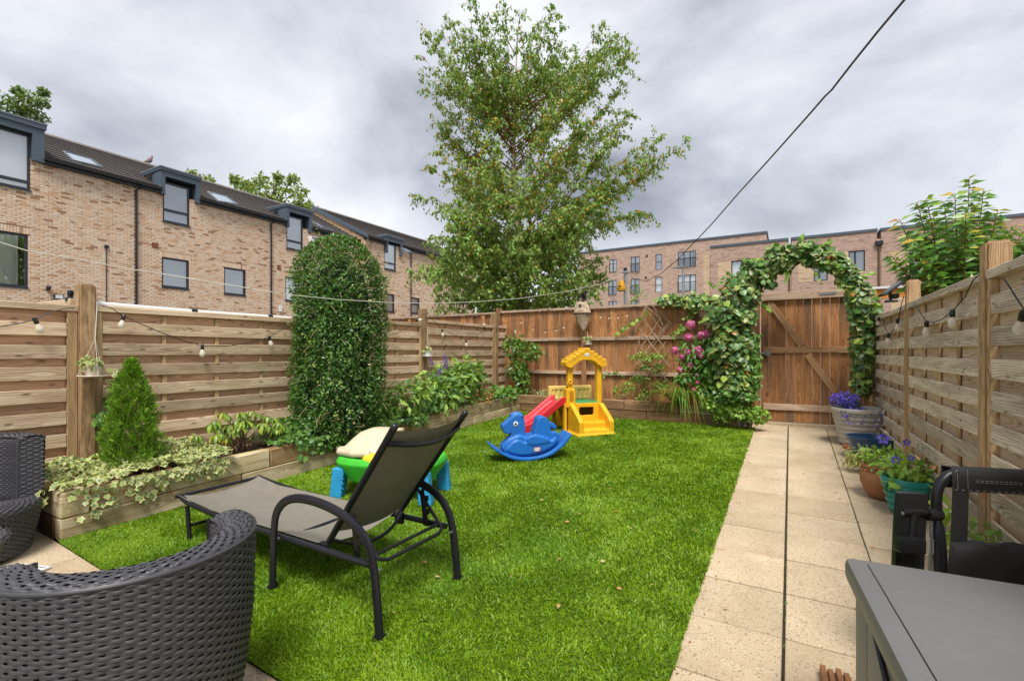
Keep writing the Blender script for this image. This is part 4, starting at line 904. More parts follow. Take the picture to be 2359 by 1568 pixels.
P, Nn, q = hedge_pts(330, .05); cv = []
for p, nn in zip(P, Nn):
    if nn[0] < -.3: continue
    t = Vector(nn) * random.uniform(.03, .10) + Vector((random.uniform(-.05, .05), random.uniform(-.05, .05), random.uniform(-.08, .09))); p = Vector(p); cv.append(bez(p - t * .3, p + t * .4 + Vector((0, 0, .02)), p + t, 4))
tag(stems(hedge, cv, .0028, .0016, plain('pale_twig', (.42, .33, .16), .8), 'twig', 4), kind='stuff')
blob_leaves(hedge, (hc.x + .30, hc.y - .02, 1.0), (.16, .5, .5), 70, .022, 'petal', M['p_brown'], name='faded_blossom')
stems(hedge, [[(hc.x, hc.y, .35), (hc.x + .02, hc.y, 1.2), (hc.x, hc.y, 2.2)]], .045, .015, M['stem'], 'trunk', 8)

# --- dwarf conifer
cc = pX(303, 1040, -4.38); con = thing('conifer', 'small bright green cone-shaped conifer growing beside the left post', 'conifer', (cc.x, cc.y, .55))
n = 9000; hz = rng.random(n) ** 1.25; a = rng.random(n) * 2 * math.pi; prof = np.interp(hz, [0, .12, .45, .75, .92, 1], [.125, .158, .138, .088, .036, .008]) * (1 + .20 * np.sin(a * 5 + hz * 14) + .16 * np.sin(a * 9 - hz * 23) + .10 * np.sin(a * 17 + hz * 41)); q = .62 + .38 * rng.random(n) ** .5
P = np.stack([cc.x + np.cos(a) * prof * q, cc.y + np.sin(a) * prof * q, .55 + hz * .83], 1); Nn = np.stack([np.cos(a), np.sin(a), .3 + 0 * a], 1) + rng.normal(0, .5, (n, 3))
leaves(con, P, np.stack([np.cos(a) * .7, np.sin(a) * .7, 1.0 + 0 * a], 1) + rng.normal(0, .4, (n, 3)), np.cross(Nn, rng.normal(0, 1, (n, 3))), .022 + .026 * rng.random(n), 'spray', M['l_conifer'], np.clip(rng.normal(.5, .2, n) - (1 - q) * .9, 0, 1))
stems(con, [[(cc.x, cc.y, .45), (cc.x, cc.y, 1.25)]], .02, .005, M['stem'], 'trunk')

# --- variegated ivy spilling over the near end of the bed
iv = thing('variegated_ivy', 'cream-edged variegated ivy spilling over the near corner of the left bed', 'ivy', (-4.2, 1.6, .5))
n = 1500; y = 1.18 + 1.12 * rng.random(n) ** .9; x = -4.66 + .605 * rng.random(n); zt = np.array([zb_(q) for q in y]) + .325 + .075 * vnoise(x, y, 6, 8) + .06 * np.clip((-4.2 - x) / .4, 0, 1) + .03 * rng.random(n)
P1 = np.stack([x, y, zt], 1); N1 = vv(.25, -.25, 1) + rng.normal(0, .38, (n, 3)); T1 = vv(.6, -.4, -.15) + rng.normal(0, .6, (n, 3))
m = 230; y2 = 1.25 + 1.0 * rng.random(m); hang = rng.random(m) ** 1.8 * .20 * (.35 + .9 * vnoise(y2, y2 * 0, 7, 3)); P2 = np.stack([-4.085 + .03 * rng.random(m), y2, np.array([zb_(q) for q in y2]) + .335 - hang], 1); N2 = vv(1, -.3, .5) + rng.normal(0, .3, (m, 3)); T2 = vv(.2, 0, -1) + rng.normal(0, .4, (m, 3))
m2 = 70; x3 = -4.6 + .5 * rng.random(m2); P3 = np.stack([x3, 1.10 + .06 * rng.random(m2), .58 - .10 * rng.random(m2) ** 1.5], 1); N3 = vv(.3, -1, .7) + rng.normal(0, .3, (m2, 3)); T3 = vv(0, -.3, -1) + rng.normal(0, .4, (m2, 3))
leaves(iv, np.vstack([P1, P2, P3]), np.vstack([T1, T2, T3]), np.vstack([N1, N2, N3]), .025 + .024 * rng.random(n + m + m2), 'ivy', M['l_varieg'], singles=300)
cv = []
for i in range(26):
    yy = random.uniform(1.25, 2.25); cv.append(bez((-4.4 + random.uniform(-.2, .1), yy, zb_(yy) + .33), (-4.12, yy + random.uniform(-.1, .1), zb_(yy) + .37), (-4.08, yy + random.uniform(-.15, .15), zb_(yy) + random.uniform(.12, .28))))
tag(stems(iv, cv, .003, .002, M['stem_red'], 'stem', 4), kind='stuff')
# climbing strand on the tall post
ci = thing('climbing_ivy', 'thin strand of dark ivy climbing beside the tall left post', 'ivy', (-4.6, 1.65, .6))
n = 75; t = rng.random(n); P = np.stack([-4.62 + .03 * rng.normal(size=n), 1.63 + .05 * np.sin(t * 9) + .02 * rng.normal(size=n), .62 + .62 * t], 1); leaves(ci, P, vv(.2, 0, -1) + rng.normal(0, .5, (n, 3)), vv(1, -.5, .3) + rng.normal(0, .4, (n, 3)), .035 + .02 * rng.random(n), 'ivy', M['l_ivy'], singles=75)
stems(ci, [[(-4.62, 1.63 + .05 * math.sin(t * 9), .6 + .62 * t) for t in lin(0, 1, 12)]], .004, .002, M['stem_green'])
# --- rhododendron
rc = pX(556, 1020, -4.36); rh = thing('rhododendron', 'small rhododendron with drooping leaf whorls in the left bed, right of the variegated ivy', 'shrub', (rc.x, rc.y, .5))
Pl, Tl, Nl, Sl, tl, cv = [], [], [], [], [], []
for i in range(38):
    a = random.uniform(0, 6.28); r = math.sqrt(random.random()); top = Vector((rc.x + .24 * r * math.cos(a), rc.y + .40 * r * math.sin(a), .60 + .33 * (1 - .55 * r * r) * random.uniform(.55, 1.05)))
    cv.append(bez((rc.x, rc.y + random.uniform(-.08, .08), .48), (rc.x * .6 + top.x * .4, rc.y * .6 + top.y * .4, top.z - .12), top))
    k = random.randint(6, 9)
    for j in range(k):
        b_ = 6.28 * j / k + random.uniform(-.3, .3); dr = random.uniform(.5, 1.5); o_ = Vector((math.cos(b_), math.sin(b_), 0)); Pl.append(top + o_ * .008); Tl.append(o_ - Vector((0, 0, dr))); Nl.append(o_ * dr * .8 + Vector((0, 0, 1))); Sl.append(random.uniform(.062, .10)); tl.append(random.betavariate(2, 2) * .93 if random.random() > .12 else .99)
leaves(rh, Pl, Tl, Nl, Sl, 'droop', M['l_rhodo'], tl, singles=300); stems(rh, cv, .006, .003, M['stem'])
# --- dark ivy ground cover under the column
gi = thing('ivy_mat', 'dense mat of small green ivy under the tall clipped shrub', 'ivy', (-4.25, 3.7, .6))
n = 2600; y = 2.75 + 2.35 * rng.random(n); x = -4.62 + .54 * rng.random(n); env = np.interp(y, [2.75, 3.0, 4.2, 5.1], [.3, 1, 1, .25]); zt = np.array([zb_(q) for q in y]) + .31 + env * (.12 * vnoise(x, y, 5, 4) + .05 * rng.random(n)) + .06 * env * np.clip((-4.15 - x) / .4, 0, 1)
m = 420; y2 = 2.9 + 1.9 * rng.random(m); hang = rng.random(m) ** 2 * .2 * vnoise(y2, y2 * 0, 4, 9); P2 = np.stack([-4.08 + .03 * rng.random(m), y2, np.array([zb_(q) for q in y2]) + .34 - hang], 1)
leaves(gi, np.vstack([np.stack([x, y, zt], 1), P2]), np.vstack([vv(.6, -.3, -.2) + rng.normal(0, .6, (n, 3)), vv(.2, 0, -1) + rng.normal(0, .4, (m, 3))]), np.vstack([vv(.4, -.3, 1) + rng.normal(0, .45, (n, 3)), vv(1, -.3, .4) + rng.normal(0, .4, (m, 3))]), .03 + .026 * rng.random(n + m), 'ivy', M['l_ivy'], np.clip(rng.normal(.52, .28, n + m), 0, 1), singles=300)
# --- buddleia with purple flowers
bc = pX(1040, 900, -4.28); bu = thing('buddleia', 'bushy light green buddleia with purple flower spikes at the far end of the left bed', 'shrub', (bc.x, bc.y, .6))
for (u, v, rad, n, sg) in [(1045, 886, (.34, .66, .34), 560, 150), (1078, 862, (.24, .40, .26), 270, 70), (1000, 912, (.32, .48, .27), 320, 60), (925, 918, (.30, .46, .23), 300, 20)]:
    p = pX(u, v, -4.28); blob_leaves(bu, p, rad, n, .135, 'point', M['l_budd'], (.25, 1), .7, .25, .5, sg, zmin=.55)
cv = []
def flower_spike(root, p, d, L, r, mat, n=90, name='flower', size=.014):
    t = rng.random(n); a = rng.random(n) * 6.28; dv = Vector(d).normalized(); s = dv.cross(Vector((0, 1, .2))).normalized(); w = dv.cross(s); P = [p + dv * (L * tt) + (s * math.cos(aa) + w * math.sin(aa)) * r * (1 - .6 * tt) for tt, aa in zip(t, a)]
    return leaves(root, P, rnd_dir(n), rnd_dir(n), size, 'petal', mat, name=name)
for (u, v) in ((995, 836), (1025, 827), (1027, 841), (1007, 857), (983, 949)):
    p = pX(u, v, -4.16); flower_spike(bu, p - Vector((0, 0, .05)), (random.uniform(-.3, .6), random.uniform(-.3, .3), 1), .12, .032, M['p_purple'], 110); cv.append(bez((bc.x, bc.y, .6), (p.x - .1, p.y, (p.z + .6) / 2 + .1), p))
for (u, v) in ((935, 902), (929, 926), (942, 908)): p = pX(u, v, -4.1); flower_spike(bu, p - Vector((0, 0, .05)), (.6, -.3, .2), .12, .035, M['p_brown'], 80, 'faded_flower', .018)
for i in range(14): cv.append(bez((bc.x, bc.y + random.uniform(-.2, .2), .6), (bc.x, bc.y, .9), (bc.x + random.uniform(-.2, .3), bc.y + random.uniform(-.6, .6), random.uniform(.9, 1.3))))
stems(bu, cv, .008, .003, M['stem_green'])
dc = pX(1110, 905, -4.2); dp_ = thing('withered_plant', 'brown withered clump between the buddleia and the corner shrub', 'plant', (dc.x, dc.y, .65)); blob_leaves(dp_, (dc.x, dc.y, .76), (.16, .34, .12), 260, .05, 'oval', M['l_dry'], (.3, 1), .4, .3, .6, 0, lambda n: rng.random(n) * .7)
gc = pX(1150, 905, -4.25); gp_ = thing('ground_cover', 'low leafy green ground cover along the corner of the left bed', 'plant', (gc.x, gc.y, .65)); blob_leaves(gp_, (gc.x, gc.y, .74), (.22, .62, .13), 380, .065, 'heart', M['l_mid'], (.3, 1), .8, .2, .5, 120)
# --- corner shrub
sc2 = pY(1197, 830, 7.55); cs = thing('corner_shrub', 'upright glossy-leaved green shrub growing in the far left fence corner', 'shrub', (sc2.x, 7.55, .65))
for (u, v, rad, n, sg) in [(1185, 795, (.24, .14, .22), 300, 110), (1220, 810, (.26, .14, .17), 260, 90), (1195, 850, (.22, .13, .22), 300, 80), (1205, 885, (.16, .12, .18), 150, 20)]: blob_leaves(cs, pY(u, v, 7.5), rad, n, .075, 'oval', M['l_shrub'], (.3, 1), .5, .35, .5, sg)
stems(cs, [bez((sc2.x, 7.55, .6), (sc2.x, 7.55, 1.0), pY(u, v, 7.5)) for u, v in ((1175, 780), (1185, 770), (1225, 795), (1240, 800), (1160, 830), (1210, 830), (1238, 870))], .010, .004, M['stem'])

# --- the ivy arch over the gate
AY = 7.22
ar = thing('garden_arch', 'black metal hoop arch hidden in ivy in front of the gate', 'arch', (.1, AY, .42))
xl_, xr_ = pY(1722, 800, AY).x, pY(1978, 800, AY).x; zt_ = pY(1850, 590, AY).z; rr_ = (xr_ - xl_) / 2; xm_ = (xl_ + xr_) / 2
hoop = [(xl_, .40)] + [(xl_, z) for z in lin(.8, zt_ - rr_ * .8, 4)] + [(xm_ - rr_ * math.cos(a), zt_ - rr_ * .8 + rr_ * .8 * math.sin(a)) for a in lin(.2, math.pi - .2, 14)] + [(xr_, z) for z in lin(zt_ - rr_ * .8, .8, 4)] + [(xr_, .40)]
for y in (AY - .07, AY + .17): b = MB(); b.tube([(x, y, z) for x, z in hoop], .007, 6); b.build('hoop', M['metal_black'], ar, smooth=50)
for i, (x, z) in enumerate(hoop[1:-1]): b = MB(); b.tube([(x, AY - .07, z), (x, AY + .17, z)], .006, 5); b.build('rung', M['metal_black'], ar)
for x in (xl_, xr_):
    for dx_ in (-.05, .05): b = MB(); b.tube([(x + dx_, AY - .12, .4), (x + dx_, AY - .12, 1.25)], .004, 5); b.build('rod', M['metal_black'], ar)
ai = thing('arch_ivy', 'large-leaved cream-edged ivy covering the arch over the gate', 'ivy', (xl_ - .1, AY, .5))
seg = [(1692, 905, .20), (1688, 850, .25), (1684, 790, .28), (1680, 740, .30), (1688, 690, .28), (1722, 648, .25), (1772, 605, .18), (1830, 577, .16), (1885, 581, .15), (1935, 610, .14), (1968, 653, .14), (1988, 705, .15), (1990, 760, .14), (1985, 815, .12), (1985, 870, .10), (1982, 905, .08)]
Pl, Nl, Tl = [], [], []
pts = [(pY(u, v, AY), r) for u, v, r in seg]
def tube_pts(pts, n, flat=1.0):
    Ls = [(pts[i + 1][0] - pts[i][0]).length * (pts[i][1] + pts[i + 1][1]) for i in range(len(pts) - 1)]; tot = sum(Ls)
    P, Nn = [], []
    for _ in range(n):
        q = random.random() * tot; i = 0
        while q > Ls[i]: q -= Ls[i]; i += 1
        t = q / Ls[i]; (p, r), (p2, r2) = pts[i], pts[i + 1]; c = p.lerp(p2, t); ax = (p2 - p).normalized(); R_ = r + (r2 - r) * t
        d = Vector(rnd_dir(1)[0]); d = (d - ax * d.dot(ax)).normalized(); rad = R_ * random.uniform(.55, 1.0) * (1 + .15 * math.sin(c.x * 17 + c.z * 13)); d2 = Vector((d.x, d.y * flat, d.z)); P.append(c + d2 * rad); Nn.append(d)
    return np.array([tuple(p) for p in P]), np.array([tuple(p) for p in Nn])
P, Nn = tube_pts(pts, 3300); n = len(P)
leaves(ai, P, vv(0, -.35, -1) + Nn * .35 + rng.normal(0, .42, (n, 3)), Nn * .8 + vv(0, -.55, .55) + rng.normal(0, .38, (n, 3)), .046 + .052 * rng.random(n), 'heart', M['l_arch'], np.where(rng.random(n) < .012, .99, np.clip(rng.normal(.5, .22, n), 0, .95)), singles=300)
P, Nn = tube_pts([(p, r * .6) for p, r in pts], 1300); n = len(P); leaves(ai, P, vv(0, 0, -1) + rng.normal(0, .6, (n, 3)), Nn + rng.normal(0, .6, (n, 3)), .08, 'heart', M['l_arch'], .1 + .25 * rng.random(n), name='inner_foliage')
stems(ai, [[(xl_ + random.uniform(-.12, .05), AY + random.uniform(-.1, .1), .45)] + [(p.x + random.uniform(-.05, .05), AY + random.uniform(-.08, .08), p.z) for p, r in pts[1:10]] for _ in range(4)] + [[tuple(p + Vector((random.uniform(-.04, .04), 0, 0))) for p, r in reversed(pts[8:])] for _ in range(3)], .010, .004, M['stem'])
for (u, v, du, dv) in ((1760, 588, 18, -28), (1840, 556, 10, -16), (1900, 566, 14, -14), (1985, 640, 30, -12), (2008, 700, 22, 6), (1990, 800, 24, 20), (1655, 668, -26, -24), (1640, 730, -28, 10), (1650, 800, -22, 22), (1815, 618, -6, 34), (1880, 620, 8, 30), (1755, 700, 22, 14), (1950, 640, -18, 26), (1725, 618, -14, -22)):
    p, q = pY(u, v, AY - .05), pY(u + du, v + dv, AY - .08); c = bez(p, p.lerp(q, .5) + Vector((0, -.02, .03)), q, 6); stems(ai, [c], .003, .0015, M['stem_green'], 'shoot'); leaves(ai, [tuple(x + Vector(rnd_dir(1)[0]) * .015) for x in c[1:]], vv(0, -.2, -1) + rng.normal(0, .6, (5, 3)), vv(0, -1, .5) + rng.normal(0, .4, (5, 3)), [.06, .06, .055, .045, .035], 'heart', M['l_lime'], name='shoot_leaves')
# strands along the fence top and trailing below it
fv = thing('fence_ivy', 'cream-edged ivy trailing over the back fence top left of the arch', 'ivy', (-1.0, 7.75, 2.2))
P, Nn = tube_pts([(pY(u, v, 7.72), r) for u, v, r in ((1512, 692, .05), (1535, 688, .07), (1570, 690, .09), (1610, 695, .13), (1650, 705, .17))], 330, .6); n = len(P)
leaves(fv, P, vv(0, -.3, -1) + rng.normal(0, .5, (n, 3)), vv(0, -1, .6) + rng.normal(0, .4, (n, 3)), .06 + .045 * rng.random(n), 'heart', M['l_arch'], np.where(rng.random(n) < .02, .99, np.clip(rng.normal(.62, .2, n), 0, .95)), singles=220)
P, Nn = tube_pts([(pY(u, v, 7.74), r) for u, v, r in ((1600, 705, .04), (1585, 735, .05), (1570, 755, .05), (1545, 775, .04))], 40, .5); n = len(P); leaves(fv, P, vv(0, -.2, -1) + rng.normal(0, .5, (n, 3)), vv(0, -1, .4) + rng.normal(0, .4, (n, 3)), .05, 'heart', M['l_lime'], singles=40)
cr = thing('creeper_strand', 'single yellow-green creeper strand crossing the back fence boards', 'creeper', tuple(pY(1455, 745, 7.8)))
ln = [pY(u, v, 7.78) for u, v in ((1420, 768), (1433, 760), (1446, 752), (1458, 741), (1470, 738), (1484, 726), (1492, 716))]; stems(cr, [ln], .004, .003, M['stem_green']); P = [a.lerp(c, t) + Vector((0, -.02, random.uniform(-.03, .03))) for a, c in zip(ln[:-1], ln[1:]) for t in (0, .35, .7)]; n = len(P); leaves(cr, [tuple(p) for p in P], vv(-.3, 0, -1) + rng.normal(0, .6, (n, 3)), vv(0, -1, .4) + rng.normal(0, .3, (n, 3)), .062, 'heart', M['l_lime'], singles=n)
# small-leaved ivy over the end of the back bed
si = thing('bed_ivy', 'bright small-leaved ivy tumbling over the right end of the back bed', 'ivy', (-.8, 7.3, .65))
for (u, v, rad, n, sg) in [(1690, 905, (.30, .22, .17), 520, 120), (1655, 930, (.22, .12, .13), 240, 60), (1705, 945, (.26, .14, .13), 330, 80), (1740, 955, (.17, .12, .10), 150, 30), (1660, 962, (.12, .05, .08), 50, 10)]: blob_leaves(si, pY(u, v, 7.18), rad, n, .052, 'ivy', M['l_lime'] if v > 920 else M['l_mid'], (.4, 1), .5, .6, .45, sg, half=(0, -1, .2))
P, Nn = tube_pts([(pY(u, v, 7.2), r) for u, v, r in ((1735, 770, .08), (1738, 820, .09), (1735, 870, .1), (1730, 900, .1))], 420); n = len(P); leaves(si, P, vv(0, -.2, -1) + rng.normal(0, .5, (n, 3)), Nn + vv(0, -.5, .4) + rng.normal(0, .4, (n, 3)), .045, 'ivy', M['l_mid'])
# --- phlox
px_ = pY(1615, 880, 7.3); ph = thing('phlox', 'phlox with bright pink flower heads in the back bed left of the arch', 'flower', (px_.x, 7.4, .65)); cv = []
for (u, v, r) in ((1590, 748, .055), (1586, 778, .05), (1616, 773, .05), (1630, 770, .055), (1650, 792, .04), (1554, 807, .048), (1582, 812, .045), (1572, 822, .035), (1608, 808, .062), (1614, 818, .045), (1590, 841, .045), (1567, 852, .042), (1598, 897, .025), (1606, 881, .02)):
    r *= 1.25; p = pY(u, v, 7.2); n = int(60 + 1900 * r); d = rnd_dir(n); P = vv(*p) + d * r * (.75 + .3 * rng.random((n, 1))); leaves(ph, P, np.cross(d, rnd_dir(n)), d, .022, 'petal', M['p_pink'], name='flower_head'); cv.append(bez((px_.x + random.uniform(-.1, .1), 7.42, .65), (p.x * .5 + px_.x * .5, 7.35, (p.z + .65) * .55), p))
p = pY(1634, 803, 7.2); d = rnd_dir(90); leaves(ph, vv(*p) + d * .055 * (.75 + .3 * rng.random((90, 1))), np.cross(d, rnd_dir(90)), d, .022, 'petal', M['p_white'], name='flower_head')
for (u, v, rad, n, sg) in [(1635, 850, (.20, .12, .22), 320, 130), (1600, 800, (.24, .10, .16), 130, 60), (1640, 800, (.14, .1, .14), 140, 50), (1620, 895, (.2, .1, .1), 120, 40), (1595, 832, (.20, .08, .16), 190, 60), (1580, 868, (.16, .08, .10), 110, 30), (1640, 780, (.16, .08, .12), 120, 40)]: blob_leaves(ph, pY(u, v, 7.25), rad, n, .10, 'droop', M['l_mid'], (.3, 1), .5, .8, .45, sg)
stems(ph, cv, .004, .003, M['stem_green'])
# --- strap-leaved plant
sp = pY(1570, 915, 7.3); sl = thing('strap_leaf_plant', 'yellowing strap-leaved plant arching over the back bed edge', 'plant', (sp.x, 7.36, .66))
def strap(root, p, d, L, w, rise, fall, mat, tint):
    pts = []; side = Vector((-d.y, d.x, 0)); rows = []
    for i in range(9):
        t = i / 8; c = p + d * (L * (t - .12 * t * t)) + Vector((0, 0, rise * math.sin(t * 1.9) - fall * t ** 3)); ww = w * (1 - .9 * t ** 2.2); rows.append([c - side * ww, c + Vector((0, 0, -.25 * ww)), c + side * ww])
    b = MB(); b.grid(rows, tint); return b.build('leaf', mat, root, smooth=80)
for i in range(105):
    a = random.uniform(0, 6.28); a = a if math.sin(a) < .35 else -a; d = Vector((math.cos(a) * 1.5, math.sin(a) * .5, 0)); strap(sl, Vector((sp.x + random.uniform(-.12, .12), 7.27 + random.uniform(-.06, .06), .70)), d, random.uniform(.30, .58), random.uniform(.010, .016), random.uniform(.16, .42), random.uniform(.10, .62), M['l_strap'], random.random() ** 1.2)
# --- dry lattice trellis with rose
tr = thing('lattice_trellis', 'dry twig lattice trellis leaning on the back fence', 'trellis', tuple(pY(1505, 800, 7.8)))
def cH(x, y): return (1418.4 + x / 5.006, 700 + y / 5.006)
for (x0, y0, x1, y1) in [(300, -10, 200, 640), ] if False else [(360, 0, 220, 330), (350, 180, 200, 640), (500, 180, 250, 560), (600, 220, 330, 560), (620, 230, 215, 770), (580, 430, 360, 700), (600, 560, 440, 740), (620, 640, 230, 930), (600, 780, 400, 960), (380, -20, 640, 230), (330, 40, 560, 330), (300, 150, 600, 560), (270, 280, 540, 640), (250, 430, 480, 760), (220, 620, 300, 780), (420, 0, 540, 240), (560, 640, 620, 720), (260, 640, 500, 900), (470, 730, 590, 880), (340, 20, 520, 170)]:
    p, q = pY(*cH(x0, y0), 7.80), pY(*cH(x1, y1), 7.795); board('stick', p + Vector((0, -.006 * (x1 > x0), 0)), q + Vector((0, -.006 * (x1 > x0), 0)), .011, .005, M['twig'], tr, (0, -1, 0), ch=0)
rs = thing('climbing_rose', 'sparse young climbing rose growing through the lattice trellis', 'rose', (pY(1495, 900, 7.6).x, 7.6, .65))
for (u, v, rad, n) in [(1480, 822, (.24, .06, .06), 130), (1500, 845, (.25, .06, .09), 170), (1515, 820, (.20, .06, .04), 70), (1475, 872, (.18, .07, .06), 90), (1520, 885, (.2, .06, .05), 80), (1495, 900, (.12, .06, .04), 50)]: blob_leaves(rs, pY(u, v, 7.65), rad, n, .055, 'oval', M['l_lime'] if v < 840 else M['l_mid'], (.2, 1), .9, .3, .4, 20)
stems(rs, [bez((pY(1497, 900, 7.6).x, 7.6, .64), pY(1500, 860, 7.6), pY(u, v, 7.65)) for u, v in ((1470, 815), (1500, 800), (1540, 812), (1465, 868), (1530, 880))], .006, .003, M['stem_red'])
yp = thing('yellow_shrub', 'small yellow-green shrub in the back bed right of the playset', 'plant', tuple(pY(1440, 905, 7.5)))
for (u, v, rad, n) in [(1425, 902, (.1, .07, .08), 70), (1445, 893, (.13, .08, .12), 130), (1480, 915, (.1, .07, .05), 60)]: blob_leaves(yp, pY(u, v, 7.5), rad, n, .045, 'oval', M['l_lime'], (.3, 1), .5, .1, .5, 30)
lw = thing('low_plant', 'low trailing plant with cream leaves in the back bed behind the slide', 'plant', tuple(pY(1270, 905, 7.5)))
for (u, v, rad, n) in [(1250, 905, (.26, .07, .06), 160), (1290, 912, (.2, .06, .04), 90)]: blob_leaves(lw, pY(u, v, 7.5), rad, n, .04, 'oval', M['l_varieg'], (.3, 1), .5, .1, .5, 20)
bk = thing('bramble_sprig', 'thin bramble sprig with dark leaves behind the playset arch', 'plant', tuple(pY(1410, 890, 7.5)))
for (u, v) in ((1388, 862), (1405, 858), (1418, 856), (1428, 862)): blob_leaves(bk, pY(u, v, 7.6), (.06, .03, .03), 7, .07, 'oval', M['l_mid'], (.3, 1), .6, .4, .4, 7)
stems(bk, [bez(pY(1413, 915, 7.5), pY(1415, 880, 7.5), pY(1400, 858, 7.6)), bez(pY(1413, 915, 7.5), pY(1412, 880, 7.5), pY(1428, 860, 7.6))], .005, .003, M['stem'])

# --- the birch behind the fence
by = 9.35; bb_ = pY(1192, 700, by); birch = thing('birch_tree', 'tall young birch with yellowing leaves rising behind the back fence', 'tree', (bb_.x, by, .2))
cvx = lambda z: bb_.x + .10 * math.sin(z * .7); trunk = [(cvx(z), by + .05 * math.sin(z), z) for z in lin(-.2, 8.6, 18)]
b = MB(); b.tube(trunk, [.115 - .105 * (i / 17) ** .8 for i in range(18)], 12); b.build('trunk', M['bark'], birch, smooth=60)
mpx = 10.4 / F                                         # metres per frame pixel at the tree
def prof_b(v):                                         # crown outline: (left, right) at a given height
    return (np.interp(v, [0, 40, 95, 160, 330, 470, 560, 640, 700], [1190, 1065, 1000, 985, 1000, 965, 975, 950, 1010]), np.interp(v, [0, 40, 100, 200, 300, 350, 420, 500, 560, 640, 700], [1250, 1400, 1445, 1460, 1450, 1530, 1490, 1490, 1425, 1405, 1370]))
tips = []
for (u, v) in ((1057, 52), (1140, 66), (1198, 30), (1252, 32), (1410, 66), (985, 100), (1448, 104), (1460, 130), (975, 165), (972, 200), (1570, 340), (1500, 320), (1455, 245), (955, 460), (1500, 490), (980, 375), (1330, 75), (945, 625), (1400, 640), (985, 250)): tips.append((u, v, random.uniform(-.5, .5)))
for i in range(185):
    v = random.uniform(75, 700) if i < 115 else random.uniform(500, 705); l, r = prof_b(v); uu = random.uniform(l, r); a = (uu - (l + r) / 2) / ((r - l) / 2); dep = random.choice((-1, 1)) * math.sqrt(max(0, 1 - a * a)) * random.uniform(.45, 1.0) * (r - l) / 2 * mpx * .92; tips.append((uu, v, dep))
for i in range(46):
    v = random.uniform(70, 215); l, r = prof_b(v); uu = l + (r - l) * random.betavariate(.8, .8); tips.append((uu, v, random.choice((-1, 1)) * random.uniform(.1, 1.5)))
Pl, Tl, Nl, tl, cvb, cvt = [], [], [], [], [], []
fwd = Vector((-st, ct, 0))
for (u, v, dep) in tips:
    tip = pD(u, v, bb_.y * ct - bb_.x * st) + fwd * 0; base_d = (Vector((bb_.x, by, 0)) - Vector((0, 0, 0))).dot(fwd)
    tip = pD(u, v, base_d) + fwd * dep; tip = Vector((tip.x, tip.y, tip.z))
    rad = math.hypot(tip.x - bb_.x, tip.y - by); z0 = max(1.2, min(tip.z - rad * random.uniform(.45, .9) * (1.1 if v < 400 else .5) - .2, 8.2)); s = Vector((cvx(z0), by, z0))
    midp = s.lerp(tip, .5) + Vector((0, 0, (.12 if v > 450 else -.05) * rad)); c = bez(s, midp, tip, 12); cvb.append(c)
    L = sum((c[i + 1] - c[i]).length for i in range(11))
    for k in range(int(6 + L * (11 if v > 330 else 7))):                    # side twigs
        t = random.uniform(.22, 1.0) ** .8; i = min(int(t * 11), 10); p = c[i].lerp(c[i + 1], t * 11 - i); dirn = (c[i + 1] - c[i]).normalized()
        sd = Vector(rnd_dir(1)[0]); sd = (sd - dirn * sd.dot(dirn)).normalized(); tl_ = random.uniform(.25, .62) * (1.12 - .62 * t); e = p + dirn * tl_ * .55 + sd * tl_ * .75 + Vector((0, 0, -.18 * tl_ if v < 450 else -.5 * tl_)); tw = bez(p, p.lerp(e, .5) + Vector((0, 0, .06)), e, 4); cvt.append(tw)
        for q in range(int(6 + tl_ * 22)):
            tt = random.uniform(.1, 1.03); w = tw[min(int(tt * 3), 2)].lerp(tw[min(int(tt * 3), 2) + 1], min(tt * 3 - min(int(tt * 3), 2), 1.1)); o_ = Vector(rnd_dir(1)[0]); Pl.append(tuple(w + o_ * .035)); Tl.append(tuple(o_ * .7 + Vector((0, 0, -.95)))); Nl.append(tuple(o_ + Vector((0, -.3, .35))))
    for q in range(int(8 * L)): t = random.uniform(.55, 1.02); i = min(int(t * 11), 10); w = c[i].lerp(c[i + 1], min(t * 11 - i, 1.05)); o_ = Vector(rnd_dir(1)[0]); Pl.append(tuple(w + o_ * .03)); Tl.append(tuple(o_ * .6 + Vector((0, 0, -1)))); Nl.append(tuple(o_ + Vector((0, -.3, .3))))
for i in range(430):                                    # inner shoots close to the trunk
    z = 1.7 + 6.2 * random.random() ** 1.05; a = random.uniform(0, 6.28); r = random.uniform(.05, 1.25) * (1 if z < 6 else .7); s = Vector((cvx(z) + r * math.cos(a), by + r * math.sin(a), z)); e = s + Vector((random.uniform(-.25, .25), random.uniform(-.25, .25), random.uniform(-.45, .05))); tw = bez(s, s.lerp(e, .5) + Vector((0, 0, .08)), e, 4); cvt.append(tw)
    for q in range(18):
        tt = random.random(); j = min(int(tt * 3), 2); w = tw[j].lerp(tw[j + 1], tt * 3 - j); o_ = Vector(rnd_dir(1)[0]); Pl.append(tuple(w + o_ * .05)); Tl.append(tuple(o_ * .7 + Vector((0, 0, -.95)))); Nl.append(tuple(o_ + Vector((0, -.3, .35))))
n = len(Pl); P = np.array(Pl); zz = P[:, 2]; yel = np.exp(-((zz - 5.6) / 1.6) ** 2) * .13 + .012; tint = np.where(rng.random(n) < yel, .96 + .04 * rng.random(n), np.clip(rng.normal(.50, .22, n), 0, .93))
print('birch leaves', n)
leaves(birch, P, Tl, Nl, .050 + .032 * rng.random(n), 'birch', M['l_birch'], tint, name='crown')
for c in cvb: b = MB(); L = len(c); b.tube(c, [.013 * (1 - .82 * i / (L - 1)) for i in range(L)], 6); b.build('limb', M['stem_red'] if c[-1].z > 5 else M['bark'], birch, smooth=60)
b = MB()
